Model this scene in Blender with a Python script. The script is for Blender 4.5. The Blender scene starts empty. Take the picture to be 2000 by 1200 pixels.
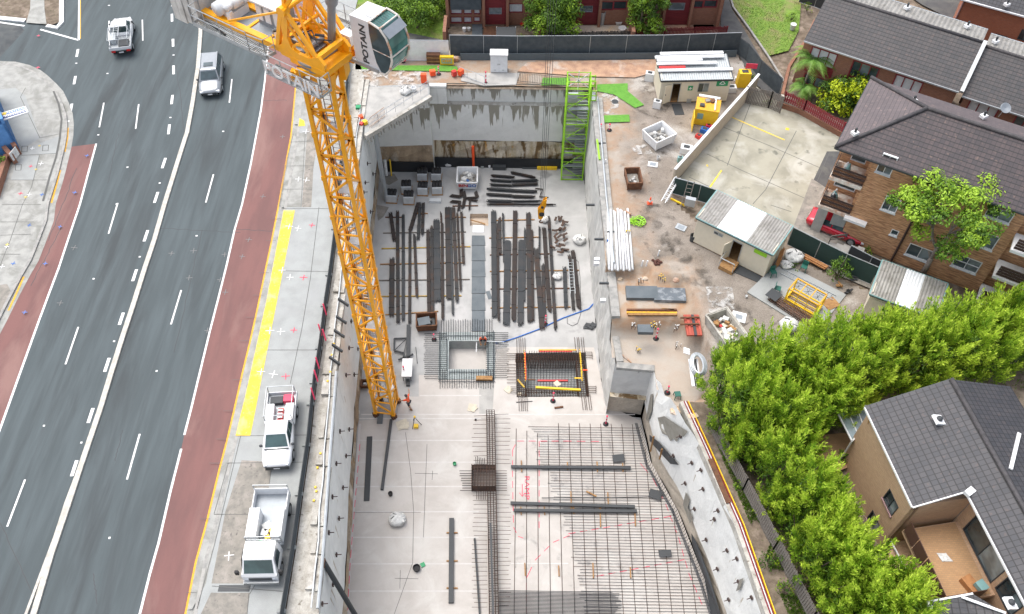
import bpy,math,random
from math import radians,sin,cos,pi,atan2,sqrt
from mathutils import Vector,Matrix
from mathutils.geometry import tessellate_polygon
S=bpy.context.scene
COL=S.collection
# ---------------- camera (drone, 50 m above the street, looking 52 degrees down) ----------------
CAMH=50.0;TH=radians(52.0);NX,NY=980 -1000,1940 -600
FPX=math.hypot(NX,NY) *math.tan(TH);ROLL=atan2(NX,NY)
cam_d=bpy.data.cameras.new('camera');cam=bpy.data.objects.new('camera',cam_d);COL.objects.link(cam)
cam_d.sensor_width=36.0;cam_d.lens=FPX /2000 *36.0;cam_d.clip_start=.5;cam_d.clip_end=3000
cam.matrix_world=Matrix.Translation((0,0,CAMH)) @ Matrix.Rotation(radians(90) -TH,4,'X') @ Matrix.Rotation(-ROLL,4,'Z')
S.camera=cam
S.render.resolution_x=1024;S.render.resolution_y=614
# ---------------- light: bright overcast ----------------
SUN_EL=radians(66);SUN_AZ=radians(-52)          # azimuth of the sun, clockwise from +Y
w=bpy.data.worlds.new('World');S.world=w;w.use_nodes=True
nt=w.node_tree;bg=nt.nodes['Background'];sk=nt.nodes.new('ShaderNodeTexSky')
sk.sky_type='NISHITA';sk.sun_disc=False;sk.sun_elevation=SUN_EL;sk.sun_rotation=SUN_AZ
sk.air_density=1.0;sk.dust_density=4.0;sk.ozone_density=1.0
hs=nt.nodes.new('ShaderNodeHueSaturation');hs.inputs['Saturation'].default_value=.45      # cloud cover greys the sky
nt.links.new(sk.outputs[0],hs.inputs['Color']);nt.links.new(hs.outputs[0],bg.inputs[0]);bg.inputs[1].default_value=0.15
sd=bpy.data.lights.new('sun','SUN');so=bpy.data.objects.new('sun',sd);COL.objects.link(so)
sd.energy=0.9;sd.angle=radians(45);sd.color=(1,.95,.87)
so.rotation_euler=(Vector((sin(SUN_AZ)*cos(SUN_EL),cos(SUN_AZ)*cos(SUN_EL),sin(SUN_EL)))).to_track_quat('Z','Y').to_euler()
S.view_settings.view_transform='Standard';S.view_settings.look='None'
S.view_settings.exposure=1.0;S.view_settings.gamma=1.0
# ---------------- helpers ----------------
def G(px,py,z=0.0):
    """point of the photograph -> world point at height z"""
    u=(px-1000)/FPX;v=-(py-600)/FPX
    cr,sr=cos(-ROLL),sin(-ROLL)
    a=u*cr -v*sr;b=u*sr +v*cr
    d=Vector((a,cos(TH)+b*sin(TH),-sin(TH)+b*cos(TH)))
    return Vector((0,0,CAMH)) +d*((z-CAMH)/d.z)
def GL(pts,z=0.0):return [G(x,y,z) for x,y in pts]
def lerp(a,b,t):return a +(b-a)*t
MATS={}
def tag(o,label=None,cat=None,group=None,kind=None):
    for k,v in (('label',label),('category',cat),('group',group),('kind',kind)):
        if v:o[k]=v
    return o
ROOT={}
def T(name,label,cat,loc=(0,0,0),rz=0.0,group=None):
    o=bpy.data.objects.new(name,None);COL.objects.link(o)
    o.location=loc;o.rotation_euler=(0,0,rz);o.empty_display_size=.3
    ROOT[o.name]=Matrix.Translation(loc) @ Matrix.Rotation(rz,4,'Z')
    return tag(o,label,cat,group)
class MB:
    def __init__(s):s.v=[];s.f=[];s.mi=[];s.cm=0;s.M=None;s.sm=[];s.smooth=False
    def add(s,vs,fs):
        n=len(s.v)
        if s.M is not None:vs=[s.M @ Vector(q) for q in vs]
        s.v+=[tuple(q) for q in vs];s.f+=[tuple(i+n for i in f) for f in fs];s.mi+=[s.cm]*len(fs);s.sm+=[s.smooth]*len(fs)
        return s
    def m(s,i):s.cm=i;return s
    def box(s,x,y,z,sx,sy,sz,rz=0.0,tx=1.0,ty=1.0):
        """box centred at x,y with its base at z; tx/ty shrink the top"""
        c,n=cos(rz),sin(rz);vs=[]
        for k in (0,1):
            a=(sx/2)*(tx if k else 1);b=(sy/2)*(ty if k else 1)
            for (i,j) in ((-1,-1),(1,-1),(1,1),(-1,1)):
                vs.append((x+i*a*c-j*b*n,y+i*a*n+j*b*c,z+k*sz))
        return s.add(vs,[(3,2,1,0),(4,5,6,7),(0,1,5,4),(1,2,6,5),(2,3,7,6),(3,0,4,7)])
    def beam(s,A,B,w,h=None,up=(0,0,1)):
        A=Vector(A);B=Vector(B);h=h or w;d=(B-A)
        if d.length<1e-6:return s
        d.normalize();up=Vector(up)
        if abs(d.dot(up))>.98:up=Vector((0,1,0))
        r=d.cross(up).normalized();u=r.cross(d)
        vs=[p +r*i*w/2 +u*j*h/2 for p in (A,B) for (i,j) in ((-1,-1),(1,-1),(1,1),(-1,1))]
        return s.add(vs,[(0,1,2,3),(7,6,5,4),(4,5,1,0),(5,6,2,1),(6,7,3,2),(7,4,0,3)])
    def tube(s,A,B,r,n=6,r2=None,cap=True):
        A=Vector(A);B=Vector(B);r2=r if r2 is None else r2;d=(B-A)
        if d.length<1e-6:return s
        d.normalize();up=Vector((0,0,1)) if abs(d.z)<.95 else Vector((0,1,0))
        a=d.cross(up).normalized();b=a.cross(d)
        vs=[p +(a*cos(2*pi*i/n)+b*sin(2*pi*i/n))*q for p,q in ((A,r),(B,r2)) for i in range(n)]
        fs=[(i,(i+1) % n,n+(i+1) % n,n+i) for i in range(n)]
        if cap:fs+=[tuple(range(n))[::-1],tuple(range(n,2*n))]
        return s.add(vs,fs)
    def path(s,pts,r,n=6):
        for a,b in zip(pts[:-1],pts[1:]):s.tube(a,b,r,n)
        return s
    def lathe(s,x,y,prof,n=12,z0=0.0):
        vs=[];fs=[]
        for (r,z) in prof:vs+=[(x+r*cos(2*pi*i/n),y+r*sin(2*pi*i/n),z0+z) for i in range(n)]
        for k in range(len(prof)-1):
            fs+=[(k*n+i,k*n+(i+1) % n,(k+1)*n+(i+1) % n,(k+1)*n+i) for i in range(n)]
        fs+=[tuple(range(n))[::-1],tuple(range((len(prof)-1)*n,len(prof)*n))]
        return s.add(vs,fs)
    def ball(s,c,rx,ry=None,rz=None,n=10,m=6,jit=0,seed=0):
        ry=ry or rx;rz=rz or rx;R=random.Random(seed);vs=[];fs=[]
        for k in range(1,m):
            t=pi*k/m
            for i in range(n):
                q=1+R.uniform(-jit,jit);p=2*pi*i/n
                vs.append((c[0]+rx*q*sin(t)*cos(p),c[1]+ry*q*sin(t)*sin(p),c[2]+rz*q*cos(t)))
        vs+=[(c[0],c[1],c[2]+rz),(c[0],c[1],c[2]-rz)]
        for k in range(m-2):
            fs+=[(k*n+i,(k+1)*n+i,(k+1)*n+(i+1) % n,k*n+(i+1) % n) for i in range(n)]
        a=len(vs)-2
        fs+=[(a,i,(i+1) % n) for i in range(n)] +[(a+1,(m-2)*n+(i+1) % n,(m-2)*n+i) for i in range(n)]
        return s.add(vs,fs)
    def face(s,*pts):return s.add(list(pts),[tuple(range(len(pts)))])
    def prism(s,poly,z0,z1):
        """poly: (x,y) counter-clockwise or not; convex or concave"""
        P=[Vector((p[0],p[1],0)) for p in poly]
        if sum(P[i].x*P[(i+1) % len(P)].y-P[(i+1) % len(P)].x*P[i].y for i in range(len(P)))<0:P.reverse()
        n=len(P);tri=tessellate_polygon([P])
        vs=[(p.x,p.y,z0) for p in P]+[(p.x,p.y,z1) for p in P]
        fs=[fix(vs,tuple(i+n for i in t),1) for t in tri]+[fix(vs,tuple(t),-1) for t in tri]
        fs+=[(i,(i+1) % n,n+(i+1) % n,n+i) for i in range(n)]
        return s.add(vs,fs)
    def sheet(s,poly,z,holes=()):
        L=[[Vector((p[0],p[1],0)) for p in q] for q in [poly]+list(holes)]
        tri=tessellate_polygon(L);vs=[(p.x,p.y,z) for q in L for p in q]
        return s.add(vs,[fix(vs,tuple(t),1) for t in tri])
    def ribbon(s,pts,w,z=None,zo=0.0):
        """flat strip of width w along a polyline"""
        pts=[Vector(p) for p in pts];vs=[]
        for i,p in enumerate(pts):
            a=pts[max(i-1,0)];b=pts[min(i+1,len(pts)-1)];d=(b-a);d.z=0;d.normalize()
            nrm=Vector((-d.y,d.x,0));zz=(p.z if z is None else z)+zo
            vs+=[(p.x-nrm.x*w/2,p.y-nrm.y*w/2,zz),(p.x+nrm.x*w/2,p.y+nrm.y*w/2,zz)]
        return s.add(vs,[(2*i,2*i+2,2*i+3,2*i+1) for i in range(len(pts)-1)])
    def rail(s,pts,w,z0,z1):
        """solid strip (kerb, wall) of width w along a polyline"""
        pts=[Vector(p) for p in pts];vs=[];n=len(pts)
        for i,p in enumerate(pts):
            a=pts[max(i-1,0)];b=pts[min(i+1,n-1)];d=(b-a);d.z=0;d.normalize()
            q=Vector((-d.y,d.x,0))*w/2
            vs+=[(p.x-q.x,p.y-q.y,z0),(p.x+q.x,p.y+q.y,z0),(p.x+q.x,p.y+q.y,z1),(p.x-q.x,p.y-q.y,z1)]
        fs=[]
        for i in range(n-1):
            a=4*i;b=a+4
            for k in range(4):fs.append((a+k,b+k,b+(k+1) % 4,a+(k+1) % 4))
        fs+=[(0,1,2,3),(4*n-1,4*n-2,4*n-3,4*n-4)]
        return s.add(vs,fs)
    def build(s,name,mats,parent=None,label=None,cat=None,group=None,kind=None,world=True,uv=True):
        if not isinstance(mats,(list,tuple)):mats=[mats]
        V=[Vector(q) for q in s.v];me=bpy.data.meshes.new(name)
        o=bpy.data.objects.new(name,me);COL.objects.link(o)
        if parent is not None:
            M=ROOT[parent.name]
            if world:Mi=M.inverted();L=[Mi @ q for q in V]
            else:L=V
            o.parent=parent;ROOT[o.name]=M
        else:
            xs=[q.x for q in V];ys=[q.y for q in V];zs=[q.z for q in V]
            if kind=='structure':loc=Vector((0,0,0))
            else:loc=Vector(((min(xs)+max(xs))/2,(min(ys)+max(ys))/2,min(zs)))
            L=[q-loc for q in V];o.location=loc;ROOT[o.name]=Matrix.Translation(loc)
        me.from_pydata([tuple(q) for q in L],[],s.f)
        for m in mats:me.materials.append(m)
        if len(mats)>1:me.polygons.foreach_set('material_index',s.mi)
        if any(s.sm):me.polygons.foreach_set('use_smooth',s.sm)
        if uv:boxuv(me)
        me.update()
        return tag(o,label,cat,group,kind)
def fix(vs,t,sgn):
    a,b,c=(vs[i] for i in t[:3])
    k=(b[0]-a[0])*(c[1]-a[1])-(b[1]-a[1])*(c[0]-a[0])
    return t if k*sgn>0 else t[::-1]
def boxuv(me):
    uvl=me.uv_layers.new(name='uv');co=me.vertices;Z=Vector((0,0,1))
    dat=[0.0]*(2*len(me.loops))
    for p in me.polygons:
        n=p.normal
        t=Z.cross(n)
        t=t.normalized() if t.length>.05 else Vector((1,0,0))
        b=n.cross(t)
        for li in p.loop_indices:
            q=co[me.loops[li].vertex_index].co;dat[2*li]=q.dot(t);dat[2*li+1]=q.dot(b)
    uvl.data.foreach_set('uv',dat)
def copy_tree(o,parent=None):
    c=o.copy();COL.objects.link(c);c.parent=parent
    for ch in list(o.children):copy_tree(ch,c)
    return c
def place(proto,first,loc,rz=0.0,label=None,sc=None):
    o=proto if first else copy_tree(proto)
    o.location=loc;o.rotation_euler=(0,0,rz)
    if sc:o.scale=(sc,sc,sc) if not isinstance(sc,tuple) else sc
    if label:o['label']=label
    return o
ORD=['first','second','third','fourth','fifth','sixth','seventh','eighth','ninth','tenth','eleventh','twelfth','thirteenth','fourteenth','fifteenth','sixteenth','seventeenth','eighteenth','nineteenth','twentieth','twenty first','twenty second','twenty third','twenty fourth','twenty fifth','twenty sixth','twenty seventh','twenty eighth','twenty ninth','thirtieth'] +['thirty '+k for k in ('first','second','third','fourth','fifth','sixth','seventh','eighth','ninth')]+['fortieth']
def text_mesh(txt,size,depth=.01,bold=.0,shear=0.0):
    """lettering as mesh data: (verts, faces) in the XY plane, centred"""
    cu=bpy.data.curves.new('lettering','FONT');cu.body=txt;cu.size=size;cu.extrude=depth;cu.offset=bold
    cu.shear=shear;cu.align_x='CENTER';cu.align_y='CENTER';cu.resolution_u=3
    o=bpy.data.objects.new('lettering',cu);COL.objects.link(o)
    dg=bpy.context.evaluated_depsgraph_get();me=o.evaluated_get(dg).to_mesh()
    vs=[v.co.copy() for v in me.vertices];fs=[tuple(p.vertices) for p in me.polygons]
    o.evaluated_get(dg).to_mesh_clear();bpy.data.objects.remove(o);bpy.data.curves.remove(cu)
    return vs,fs
def letters(txt,size,origin,xdir,ydir,mat,parent,depth=.008,bold=0.0,sx=1.0,name='lettering',world=True,shear=0.0):
    vs,fs=text_mesh(txt,size,depth,bold,shear);X=Vector(xdir).normalized();Y=Vector(ydir).normalized();N=X.cross(Y)
    mb=MB();mb.add([Vector(origin)+X*v.x*sx+Y*v.y+N*v.z for v in vs],fs)
    if parent is None:return mb
    return mb.build(name,mat,parent,world=world,uv=False)
# ---------------- materials ----------------
def newmat(name):
    m=bpy.data.materials.new(name);m.use_nodes=True;nt=m.node_tree
    return m,nt,nt.nodes['Principled BSDF']
def N(nt,t,**k):
    n=nt.nodes.new('ShaderNode'+t)
    for a,b in k.items():setattr(n,a,b)
    return n
def noise(nt,src,scale,detail=4,rough=.55,dist=0.0):
    n=N(nt,'TexNoise');n.inputs['Scale'].default_value=scale;n.inputs['Detail'].default_value=detail
    n.inputs['Roughness'].default_value=rough;n.inputs['Distortion'].default_value=dist
    if src is not None:nt.links.new(src,n.inputs['Vector'])
    return n.outputs['Fac']
def ramp(nt,src,lo,hi):
    r=N(nt,'MapRange');r.inputs[1].default_value=lo;r.inputs[2].default_value=hi
    nt.links.new(src,r.inputs[0]);return r.outputs[0]
def mixc(nt,fac,a,b,mode='MIX'):
    x=N(nt,'MixRGB',blend_type=mode)
    for i,q in ((0,fac),(1,a),(2,b)):
        if hasattr(q,'links'):nt.links.new(q,x.inputs[i])
        elif i==0:x.inputs[0].default_value=q
        else:x.inputs[i].default_value=(*q[:3],1)
    return x.outputs[0]
def math_(nt,op,a,b=0.0,c=0.0):
    x=N(nt,'Math',operation=op)
    for i,q in enumerate((a,b,c)):
        if hasattr(q,'links'):nt.links.new(q,x.inputs[i])
        else:x.inputs[i].default_value=q
    return x.outputs[0]
def pos(nt,sc=(1,1,1),rz=0.0):
    g=N(nt,'NewGeometry');mp=N(nt,'Mapping');mp.inputs['Scale'].default_value=sc;mp.inputs['Rotation'].default_value=(0,0,rz)
    nt.links.new(g.outputs['Position'],mp.inputs['Vector']);return mp.outputs[0]
def sep(nt,v):
    s=N(nt,'SeparateXYZ');nt.links.new(v,s.inputs[0]);return s.outputs
def bump(nt,b,h,strength,dist=.02):
    n=N(nt,'Bump');n.inputs['Strength'].default_value=strength;n.inputs['Distance'].default_value=dist
    nt.links.new(h,n.inputs['Height']);nt.links.new(n.outputs[0],b.inputs['Normal'])
def mat(name,c1,c2=None,scale=1.5,c3=None,scale3=.25,rough=.75,metal=0.0,bmp=.25,bscale=25,lo=.4,hi=.65,lo3=.5,hi3=.68,sc=(1,1,1),rz=0.0,c4=None,scale4=6,spec=.35,fine=.12):
    m,nt,b=newmat(name);p=pos(nt,sc,rz)
    c2=c2 or tuple(k*.82 for k in c1)
    col=mixc(nt,ramp(nt,noise(nt,p,scale,6),lo,hi),c1,c2)
    if c3:col=mixc(nt,ramp(nt,noise(nt,p,scale3,5,.6,.6),lo3,hi3),col,c3)
    if c4:col=mixc(nt,ramp(nt,noise(nt,p,scale4,3),.62,.72),col,c4)
    if fine:
        f=ramp(nt,noise(nt,pos(nt),bscale*1.3,2),.3,.7)
        f2=mixc(nt,f,(1-fine,)*3,(1+fine,)*3);col=mixc(nt,1.0,col,f2,'MULTIPLY')
    nt.links.new(col,b.inputs['Base Color']);b.inputs['Roughness'].default_value=rough;b.inputs['Metallic'].default_value=metal
    b.inputs['Specular IOR Level'].default_value=spec
    if bmp:bump(nt,b,noise(nt,pos(nt),bscale,4),bmp)
    return m
def plain(name,c,rough=.5,metal=0.0,spec=.5,coat=0.0,dirt=.12):
    m,nt,b=newmat(name)
    f=ramp(nt,noise(nt,pos(nt),3.0,5,.6),.35,.7)
    nt.links.new(mixc(nt,f,c,tuple(k*(1-dirt) for k in c)),b.inputs['Base Color'])
    b.inputs['Roughness'].default_value=rough;b.inputs['Metallic'].default_value=metal;b.inputs['Specular IOR Level'].default_value=spec
    b.inputs['Coat Weight'].default_value=coat;b.inputs['Coat Roughness'].default_value=.08
    return m
def glass(name,c=(.03,.045,.05),rough=.08):
    m,nt,b=newmat(name)
    f=ramp(nt,noise(nt,pos(nt),.9,2),.4,.6)
    nt.links.new(mixc(nt,f,c,tuple(k*1.9 for k in c)),b.inputs['Base Color'])
    b.inputs['Roughness'].default_value=rough;b.inputs['Specular IOR Level'].default_value=.9
    return m
def uvn(nt):
    u=N(nt,'UVMap',uv_map='uv');return u.outputs[0]
def brick(name,c1,c2,c3,mortar,w=.235,h=.085,var=.5,ms=.008,vlo=.45,vhi=.6,streak=4.0):
    m,nt,b=newmat(name);uv=uvn(nt);t=N(nt,'TexBrick')
    nt.links.new(uv,t.inputs['Vector']);t.inputs['Scale'].default_value=1;t.inputs['Brick Width'].default_value=w
    t.inputs['Row Height'].default_value=h;t.inputs['Mortar Size'].default_value=ms;t.inputs['Color1'].default_value=(*c1,1)
    t.inputs['Color2'].default_value=(*c2,1);t.inputs['Mortar'].default_value=(*mortar,1);t.inputs['Bias'].default_value=-.1
    mp=N(nt,'Mapping');mp.inputs['Scale'].default_value=(streak*.5,streak*3.6,1);nt.links.new(uv,mp.inputs['Vector'])
    n2=ramp(nt,noise(nt,mp.outputs[0],1.6,3,.6),vlo,vhi)
    col=mixc(nt,math_(nt,'MULTIPLY',n2,var),t.outputs['Color'],c3)
    d=ramp(nt,noise(nt,pos(nt),.35,4),.4,.75);col=mixc(nt,math_(nt,'MULTIPLY',d,.3),col,tuple(k*.55 for k in c2))
    nt.links.new(col,b.inputs['Base Color']);b.inputs['Roughness'].default_value=.85
    bump(nt,b,t.outputs['Fac'],-.5,.01);return m
def tiles(name,c1,c2,c3,row=.34,wid=.3,dark=.22,line=.13,vline=.05,vdark=.55):
    """concrete roof tiles: rows run level across the slope"""
    m,nt,b=newmat(name);uv=uvn(nt);t=N(nt,'TexBrick')
    nt.links.new(uv,t.inputs['Vector']);t.inputs['Scale'].default_value=1;t.inputs['Brick Width'].default_value=wid;t.inputs['Row Height'].default_value=row
    t.inputs['Mortar Size'].default_value=0.0;t.inputs['Color1'].default_value=(*c1,1);t.inputs['Color2'].default_value=(*c2,1);t.offset=.0
    s=sep(nt,uv)
    fr=math_(nt,'FRACT',math_(nt,'DIVIDE',s[1],row));fu=math_(nt,'FRACT',math_(nt,'DIVIDE',s[0],wid))
    col=mixc(nt,ramp(nt,noise(nt,uv,3.3,2),.6,.7),t.outputs['Color'],c3)
    col=mixc(nt,math_(nt,'MULTIPLY',ramp(nt,noise(nt,uv,.5,4),.4,.75),.35),col,tuple(k*.6 for k in c1))
    a=math_(nt,'LESS_THAN',fr,line);v=math_(nt,'LESS_THAN',fu,vline/wid)
    col=mixc(nt,math_(nt,'MULTIPLY',v,1-vdark),col,(.01,.01,.012));col=mixc(nt,math_(nt,'MULTIPLY',a,1-dark),col,(.012,.012,.014))
    nt.links.new(col,b.inputs['Base Color']);b.inputs['Roughness'].default_value=.62
    bump(nt,b,fr,-.8,.05);return m
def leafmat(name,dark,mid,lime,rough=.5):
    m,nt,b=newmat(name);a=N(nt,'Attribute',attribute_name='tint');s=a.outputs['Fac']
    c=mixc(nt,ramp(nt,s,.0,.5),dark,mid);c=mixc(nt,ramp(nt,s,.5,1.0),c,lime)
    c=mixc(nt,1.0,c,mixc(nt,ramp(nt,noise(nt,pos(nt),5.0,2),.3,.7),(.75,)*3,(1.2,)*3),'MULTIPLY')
    nt.links.new(c,b.inputs['Base Color']);b.inputs['Roughness'].default_value=rough;b.inputs['Specular IOR Level'].default_value=.3
    tr=N(nt,'BsdfTranslucent');nt.links.new(c,tr.inputs[0]);mx=N(nt,'MixShader');mx.inputs[0].default_value=.3
    nt.links.new(b.outputs[0],mx.inputs[1]);nt.links.new(tr.outputs[0],mx.inputs[2]);nt.links.new(mx.outputs[0],nt.nodes['Material Output'].inputs[0])
    return m
def drip(name,c1,c2,wet,top,ln=2.5,mort=None,amt=.5,hs=2.2):
    """sprayed concrete with dark wet streaks running down from a height 'top'"""
    m,nt,b=newmat(name);p=pos(nt);uv=uvn(nt);s=sep(nt,p)
    mp=N(nt,'Mapping');mp.inputs['Scale'].default_value=(hs,.1,1);nt.links.new(uv,mp.inputs['Vector'])
    n=noise(nt,mp.outputs[0],1.0,4,.65);dpt=math_(nt,'DIVIDE',math_(nt,'SUBTRACT',top,s[2]),ln)
    k=math_(nt,'SUBTRACT',n,math_(nt,'MULTIPLY',dpt,.22));f=ramp(nt,k,amt-.015,amt+.015)
    above=math_(nt,'GREATER_THAN',dpt,-.02)
    f=math_(nt,'MULTIPLY',f,above)
    col=mixc(nt,ramp(nt,noise(nt,p,.8,6,.65,.5),.35,.7),c1,c2)
    col=mixc(nt,ramp(nt,noise(nt,mp.outputs[0],2.0,5),.62,.8),col,tuple(q*.7 for q in c2))
    col=mixc(nt,math_(nt,'MULTIPLY',f,.85),col,wet)
    nt.links.new(col,b.inputs['Base Color']);b.inputs['Roughness'].default_value=.75
    bump(nt,b,noise(nt,p,6,5),.5,.06);return m
M={}
M['asphalt']=mat('asphalt',(.072,.088,.094),(.09,.11,.118),1.2,(.058,.067,.071),.5,rough=.8,bmp=.3,bscale=60,sc=(1.4,.12,1),rz=.05,spec=.3,fine=.1)
M['old_asphalt']=mat('old_asphalt',(.07,.078,.082),(.1,.105,.105),.8,(.05,.055,.06),.5,rough=.85,bscale=50)
M['bus_red']=mat('bus_lane_red',(.2,.1,.092),(.16,.085,.08),1.0,(.24,.14,.125),.4,rough=.85,bscale=50,sc=(1,.2,1))
M['cwt']=mat('pale_counterweight',(.62,.61,.58),(.5,.49,.46),1.5,(.4,.38,.35),.8,rough=.8)
M['carglass']=glass('dark_car_glass',(.03,.055,.055))
M['wet']=mat('wet_concrete',(.27,.26,.23),(.22,.21,.18),2,rough=.6)
M['faint']=plain('faint_spray',(.2,.2,.2),.9)
M['white_paint']=mat('white_road_paint',(.8,.8,.8),(.62,.62,.62),5,rough=.6,bmp=.1)
M['yellow_paint']=mat('yellow_paint',(.8,.6,.06),(.72,.5,.05),2.5,(.6,.5,.2),1.1,rough=.7,bmp=.1,c4=(.5,.45,.32),scale4=9)
M['amber_paint']=mat('amber_paint',(.75,.4,.03),(.55,.3,.05),6,rough=.7,bmp=.1)
M['kerb']=mat('kerb_concrete',(.36,.35,.33),(.25,.25,.24),2.5,rough=.85)
M['median']=mat('median_concrete',(.55,.52,.47),(.42,.4,.36),3,rough=.85)
M['path_new']=mat('new_concrete',(.34,.355,.35),(.295,.305,.3),.9,(.33,.34,.34),.3,rough=.8)
M['path_old']=mat('old_concrete',(.36,.36,.34),(.28,.28,.265),1.6,(.22,.22,.2),.6,rough=.85)
M['path_dirty']=mat('stained_footpath',(.27,.25,.22),(.2,.19,.17),2.5,(.33,.3,.27),1.2,rough=.9,c4=(.14,.13,.12))
M['joint']=plain('joint_grey',(.12,.12,.115),.9)
M['dirt0']=mat('site_dirt',(.25,.205,.17),(.36,.32,.28),.7,(.46,.31,.17),.13,rough=.95,bmp=.7,bscale=9,c4=(.14,.12,.105),scale4=1.1,lo3=.56,hi3=.7,fine=.2)
M['clay']=mat('orange_clay',(.47,.3,.2),(.33,.2,.14),1.4,(.5,.45,.4),.5,rough=.95,bmp=.6,bscale=8)
M['sand']=mat('sandstone_bench',(.56,.46,.36),(.47,.4,.33),.9,(.6,.42,.24),.35,rough=.9,bmp=.6,bscale=7,c4=(.33,.27,.21),scale4=1.6)
M['bark_dirt']=mat('leaf_litter',(.13,.1,.075),(.2,.16,.12),2.5,(.3,.24,.19),.8,rough=.95,bmp=.8,bscale=14,c4=(.08,.1,.03))
M['grass']=mat('lawn',(.13,.23,.035),(.19,.29,.05),3,(.24,.2,.1),.35,rough=.9,bmp=.8,bscale=30,fine=.25)
M['turf']=mat('artificial_turf',(.13,.33,.05),(.1,.27,.04),4,rough=.9,bmp=.6,bscale=60)
M['park']=mat('car_park_concrete',(.36,.345,.28),(.27,.26,.21),.55,(.46,.45,.4),.3,rough=.9,c4=(.17,.17,.14),scale4=.9,fine=.08)
M['drive']=mat('driveway_asphalt',(.1,.1,.1),(.075,.076,.08),1.2,(.13,.13,.12),.6,rough=.9)
M['floor']=mat('pit_floor_concrete',(.48,.455,.43),(.43,.41,.39),.5,(.53,.51,.49),.2,rough=.8,bmp=.15,fine=.06)
M['floor_grey']=mat('pit_floor_grey',(.40,.40,.395),(.34,.34,.335),.6,(.46,.455,.45),.25,rough=.75,bmp=.15,c4=(.26,.26,.26),scale4=.5,fine=.06)
M['blind']=mat('pale_slab',(.5,.47,.44),(.45,.42,.39),.8,(.55,.53,.5),.35,rough=.8,bmp=.1,fine=.05)
M['slab_line']=plain('slab_joint_white',(.58,.56,.54),.8)
M['shot']=drip('sprayed_concrete',(.72,.72,.69),(.62,.62,.59),(.2,.18,.14),.05,2.2,amt=.43,hs=1.1)
M['shot_left']=drip('sprayed_concrete_left',(.82,.83,.81),(.68,.69,.67),(.42,.36,.28),-3.0,5.0,amt=.6)
M['shot_back']=drip('sprayed_concrete_wet',(.72,.72,.69),(.62,.62,.59),(.2,.18,.13),-1.95,3.4,amt=.46,hs=1.25)
M['shot_low']=drip('sprayed_concrete_low',(.62,.62,.6),(.5,.5,.49),(.16,.155,.14),-2.3,2.0,amt=.5)
M['rock']=mat('cut_rock',(.4,.3,.2),(.2,.15,.1),1.2,(.55,.5,.42),.6,rough=.9,bmp=.8,bscale=5,sc=(1,1,.35),c4=(.34,.19,.07),scale4=1.5)
M['membrane']=plain('black_membrane',(.02,.022,.025),.6)
M['cloth']=mat('beige_geotextile',(.52,.46,.38),(.45,.4,.33),1.5,rough=.95,bmp=.6,bscale=5)
M['capping']=mat('capping_concrete',(.46,.44,.4),(.34,.32,.28),2.0,(.55,.54,.5),.8,rough=.9,c4=(.2,.18,.15),scale4=3,bmp=.6,bscale=10)
M['concrete']=mat('concrete',(.42,.41,.39),(.33,.325,.31),1.2,rough=.85)
M['form']=mat('form_concrete',(.33,.35,.34),(.27,.28,.28),1.5,rough=.8)
M['stonewall']=mat('render_wall',(.5,.46,.4),(.36,.33,.29),1.5,(.24,.2,.17),.8,rough=.9)
M['rebar']=mat('rebar_steel',(.06,.045,.04),(.11,.06,.04),5,rough=.7,metal=.3,bmp=0,fine=0)
M['darkbar']=mat('dark_rebar',(.034,.035,.038),(.04,.036,.034),1.5,(.07,.04,.028),.8,rough=.6,metal=.4,bmp=0,fine=0)
M['bluebar']=plain('steel_blue_bar',(.05,.06,.075),.5,.4)
M['rust']=mat('rusty_steel',(.17,.08,.042),(.11,.055,.035),4,rough=.85,bmp=.3)
M['timber']=mat('timber',(.38,.22,.09),(.27,.14,.06),5,rough=.85)
M['ply']=mat('formply',(.42,.2,.08),(.3,.14,.06),3,rough=.7)
M['oldwood']=mat('weathered_wood',(.22,.2,.18),(.14,.125,.11),5,rough=.9,sc=(4,4,1))
M['crane']=plain('crane_yellow',(1.0,.44,.006),.4,0,.5,.3,dirt=.12)
M['galv']=plain('galvanised_steel',(.45,.48,.5),.45,.5)
M['steelgrey']=plain('steel_grey',(.3,.33,.36),.5,.4)
M['white']=plain('white_metal',(.76,.77,.78),.4,0,.5,.2)
M['whiteplastic']=plain('white_plastic',(.78,.78,.78),.5)
M['cream']=plain('cream_panel',(.68,.62,.5),.6,dirt=.08)
M['creamwall']=mat('cream_render',(.56,.49,.38),(.5,.43,.34),1.5,rough=.9,bmp=.1)
M['black']=plain('black_rubber',(.02,.02,.022),.7)
M['dark']=plain('dark_grey',(.045,.05,.055),.6)
M['charcoal']=mat('shade_cloth',(.06,.074,.085),(.08,.095,.105),2,rough=.9,bmp=.3)
M['darkgreen']=plain('dark_green_mesh',(.02,.05,.045),.8)
M['green']=plain('lime_green_steel',(.3,.62,.02),.45,0,.5,.2)
M['signgreen']=plain('sign_green',(.02,.3,.12),.5)
M['red']=plain('red_paint',(.62,.03,.025),.4,0,.5,.3)
M['pink']=plain('pink_red',(.75,.05,.12),.5)
M['orange']=plain('hi_vis_orange',(1,.11,.025),.6)
M['maroon']=plain('maroon_boards',(.23,.022,.035),.5)
M['blue']=plain('blue_plastic',(.03,.15,.5),.45)
M['blueroof']=mat('blue_painted',(.12,.3,.62),(.09,.24,.52),2,rough=.6)
M['yellow']=plain('safety_yellow',(.85,.55,.02),.5)
M['glass']=glass('window_glass');M['glass_l']=glass('window_glass_light',(.12,.15,.16));M['glass_g']=glass('green_tint_glass',(.05,.15,.135))
M['curtain']=plain('white_blind',(.6,.63,.65),.7)
M['silver']=plain('silver_car_paint',(.3,.32,.34),.3,.6,.5,.8)
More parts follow.
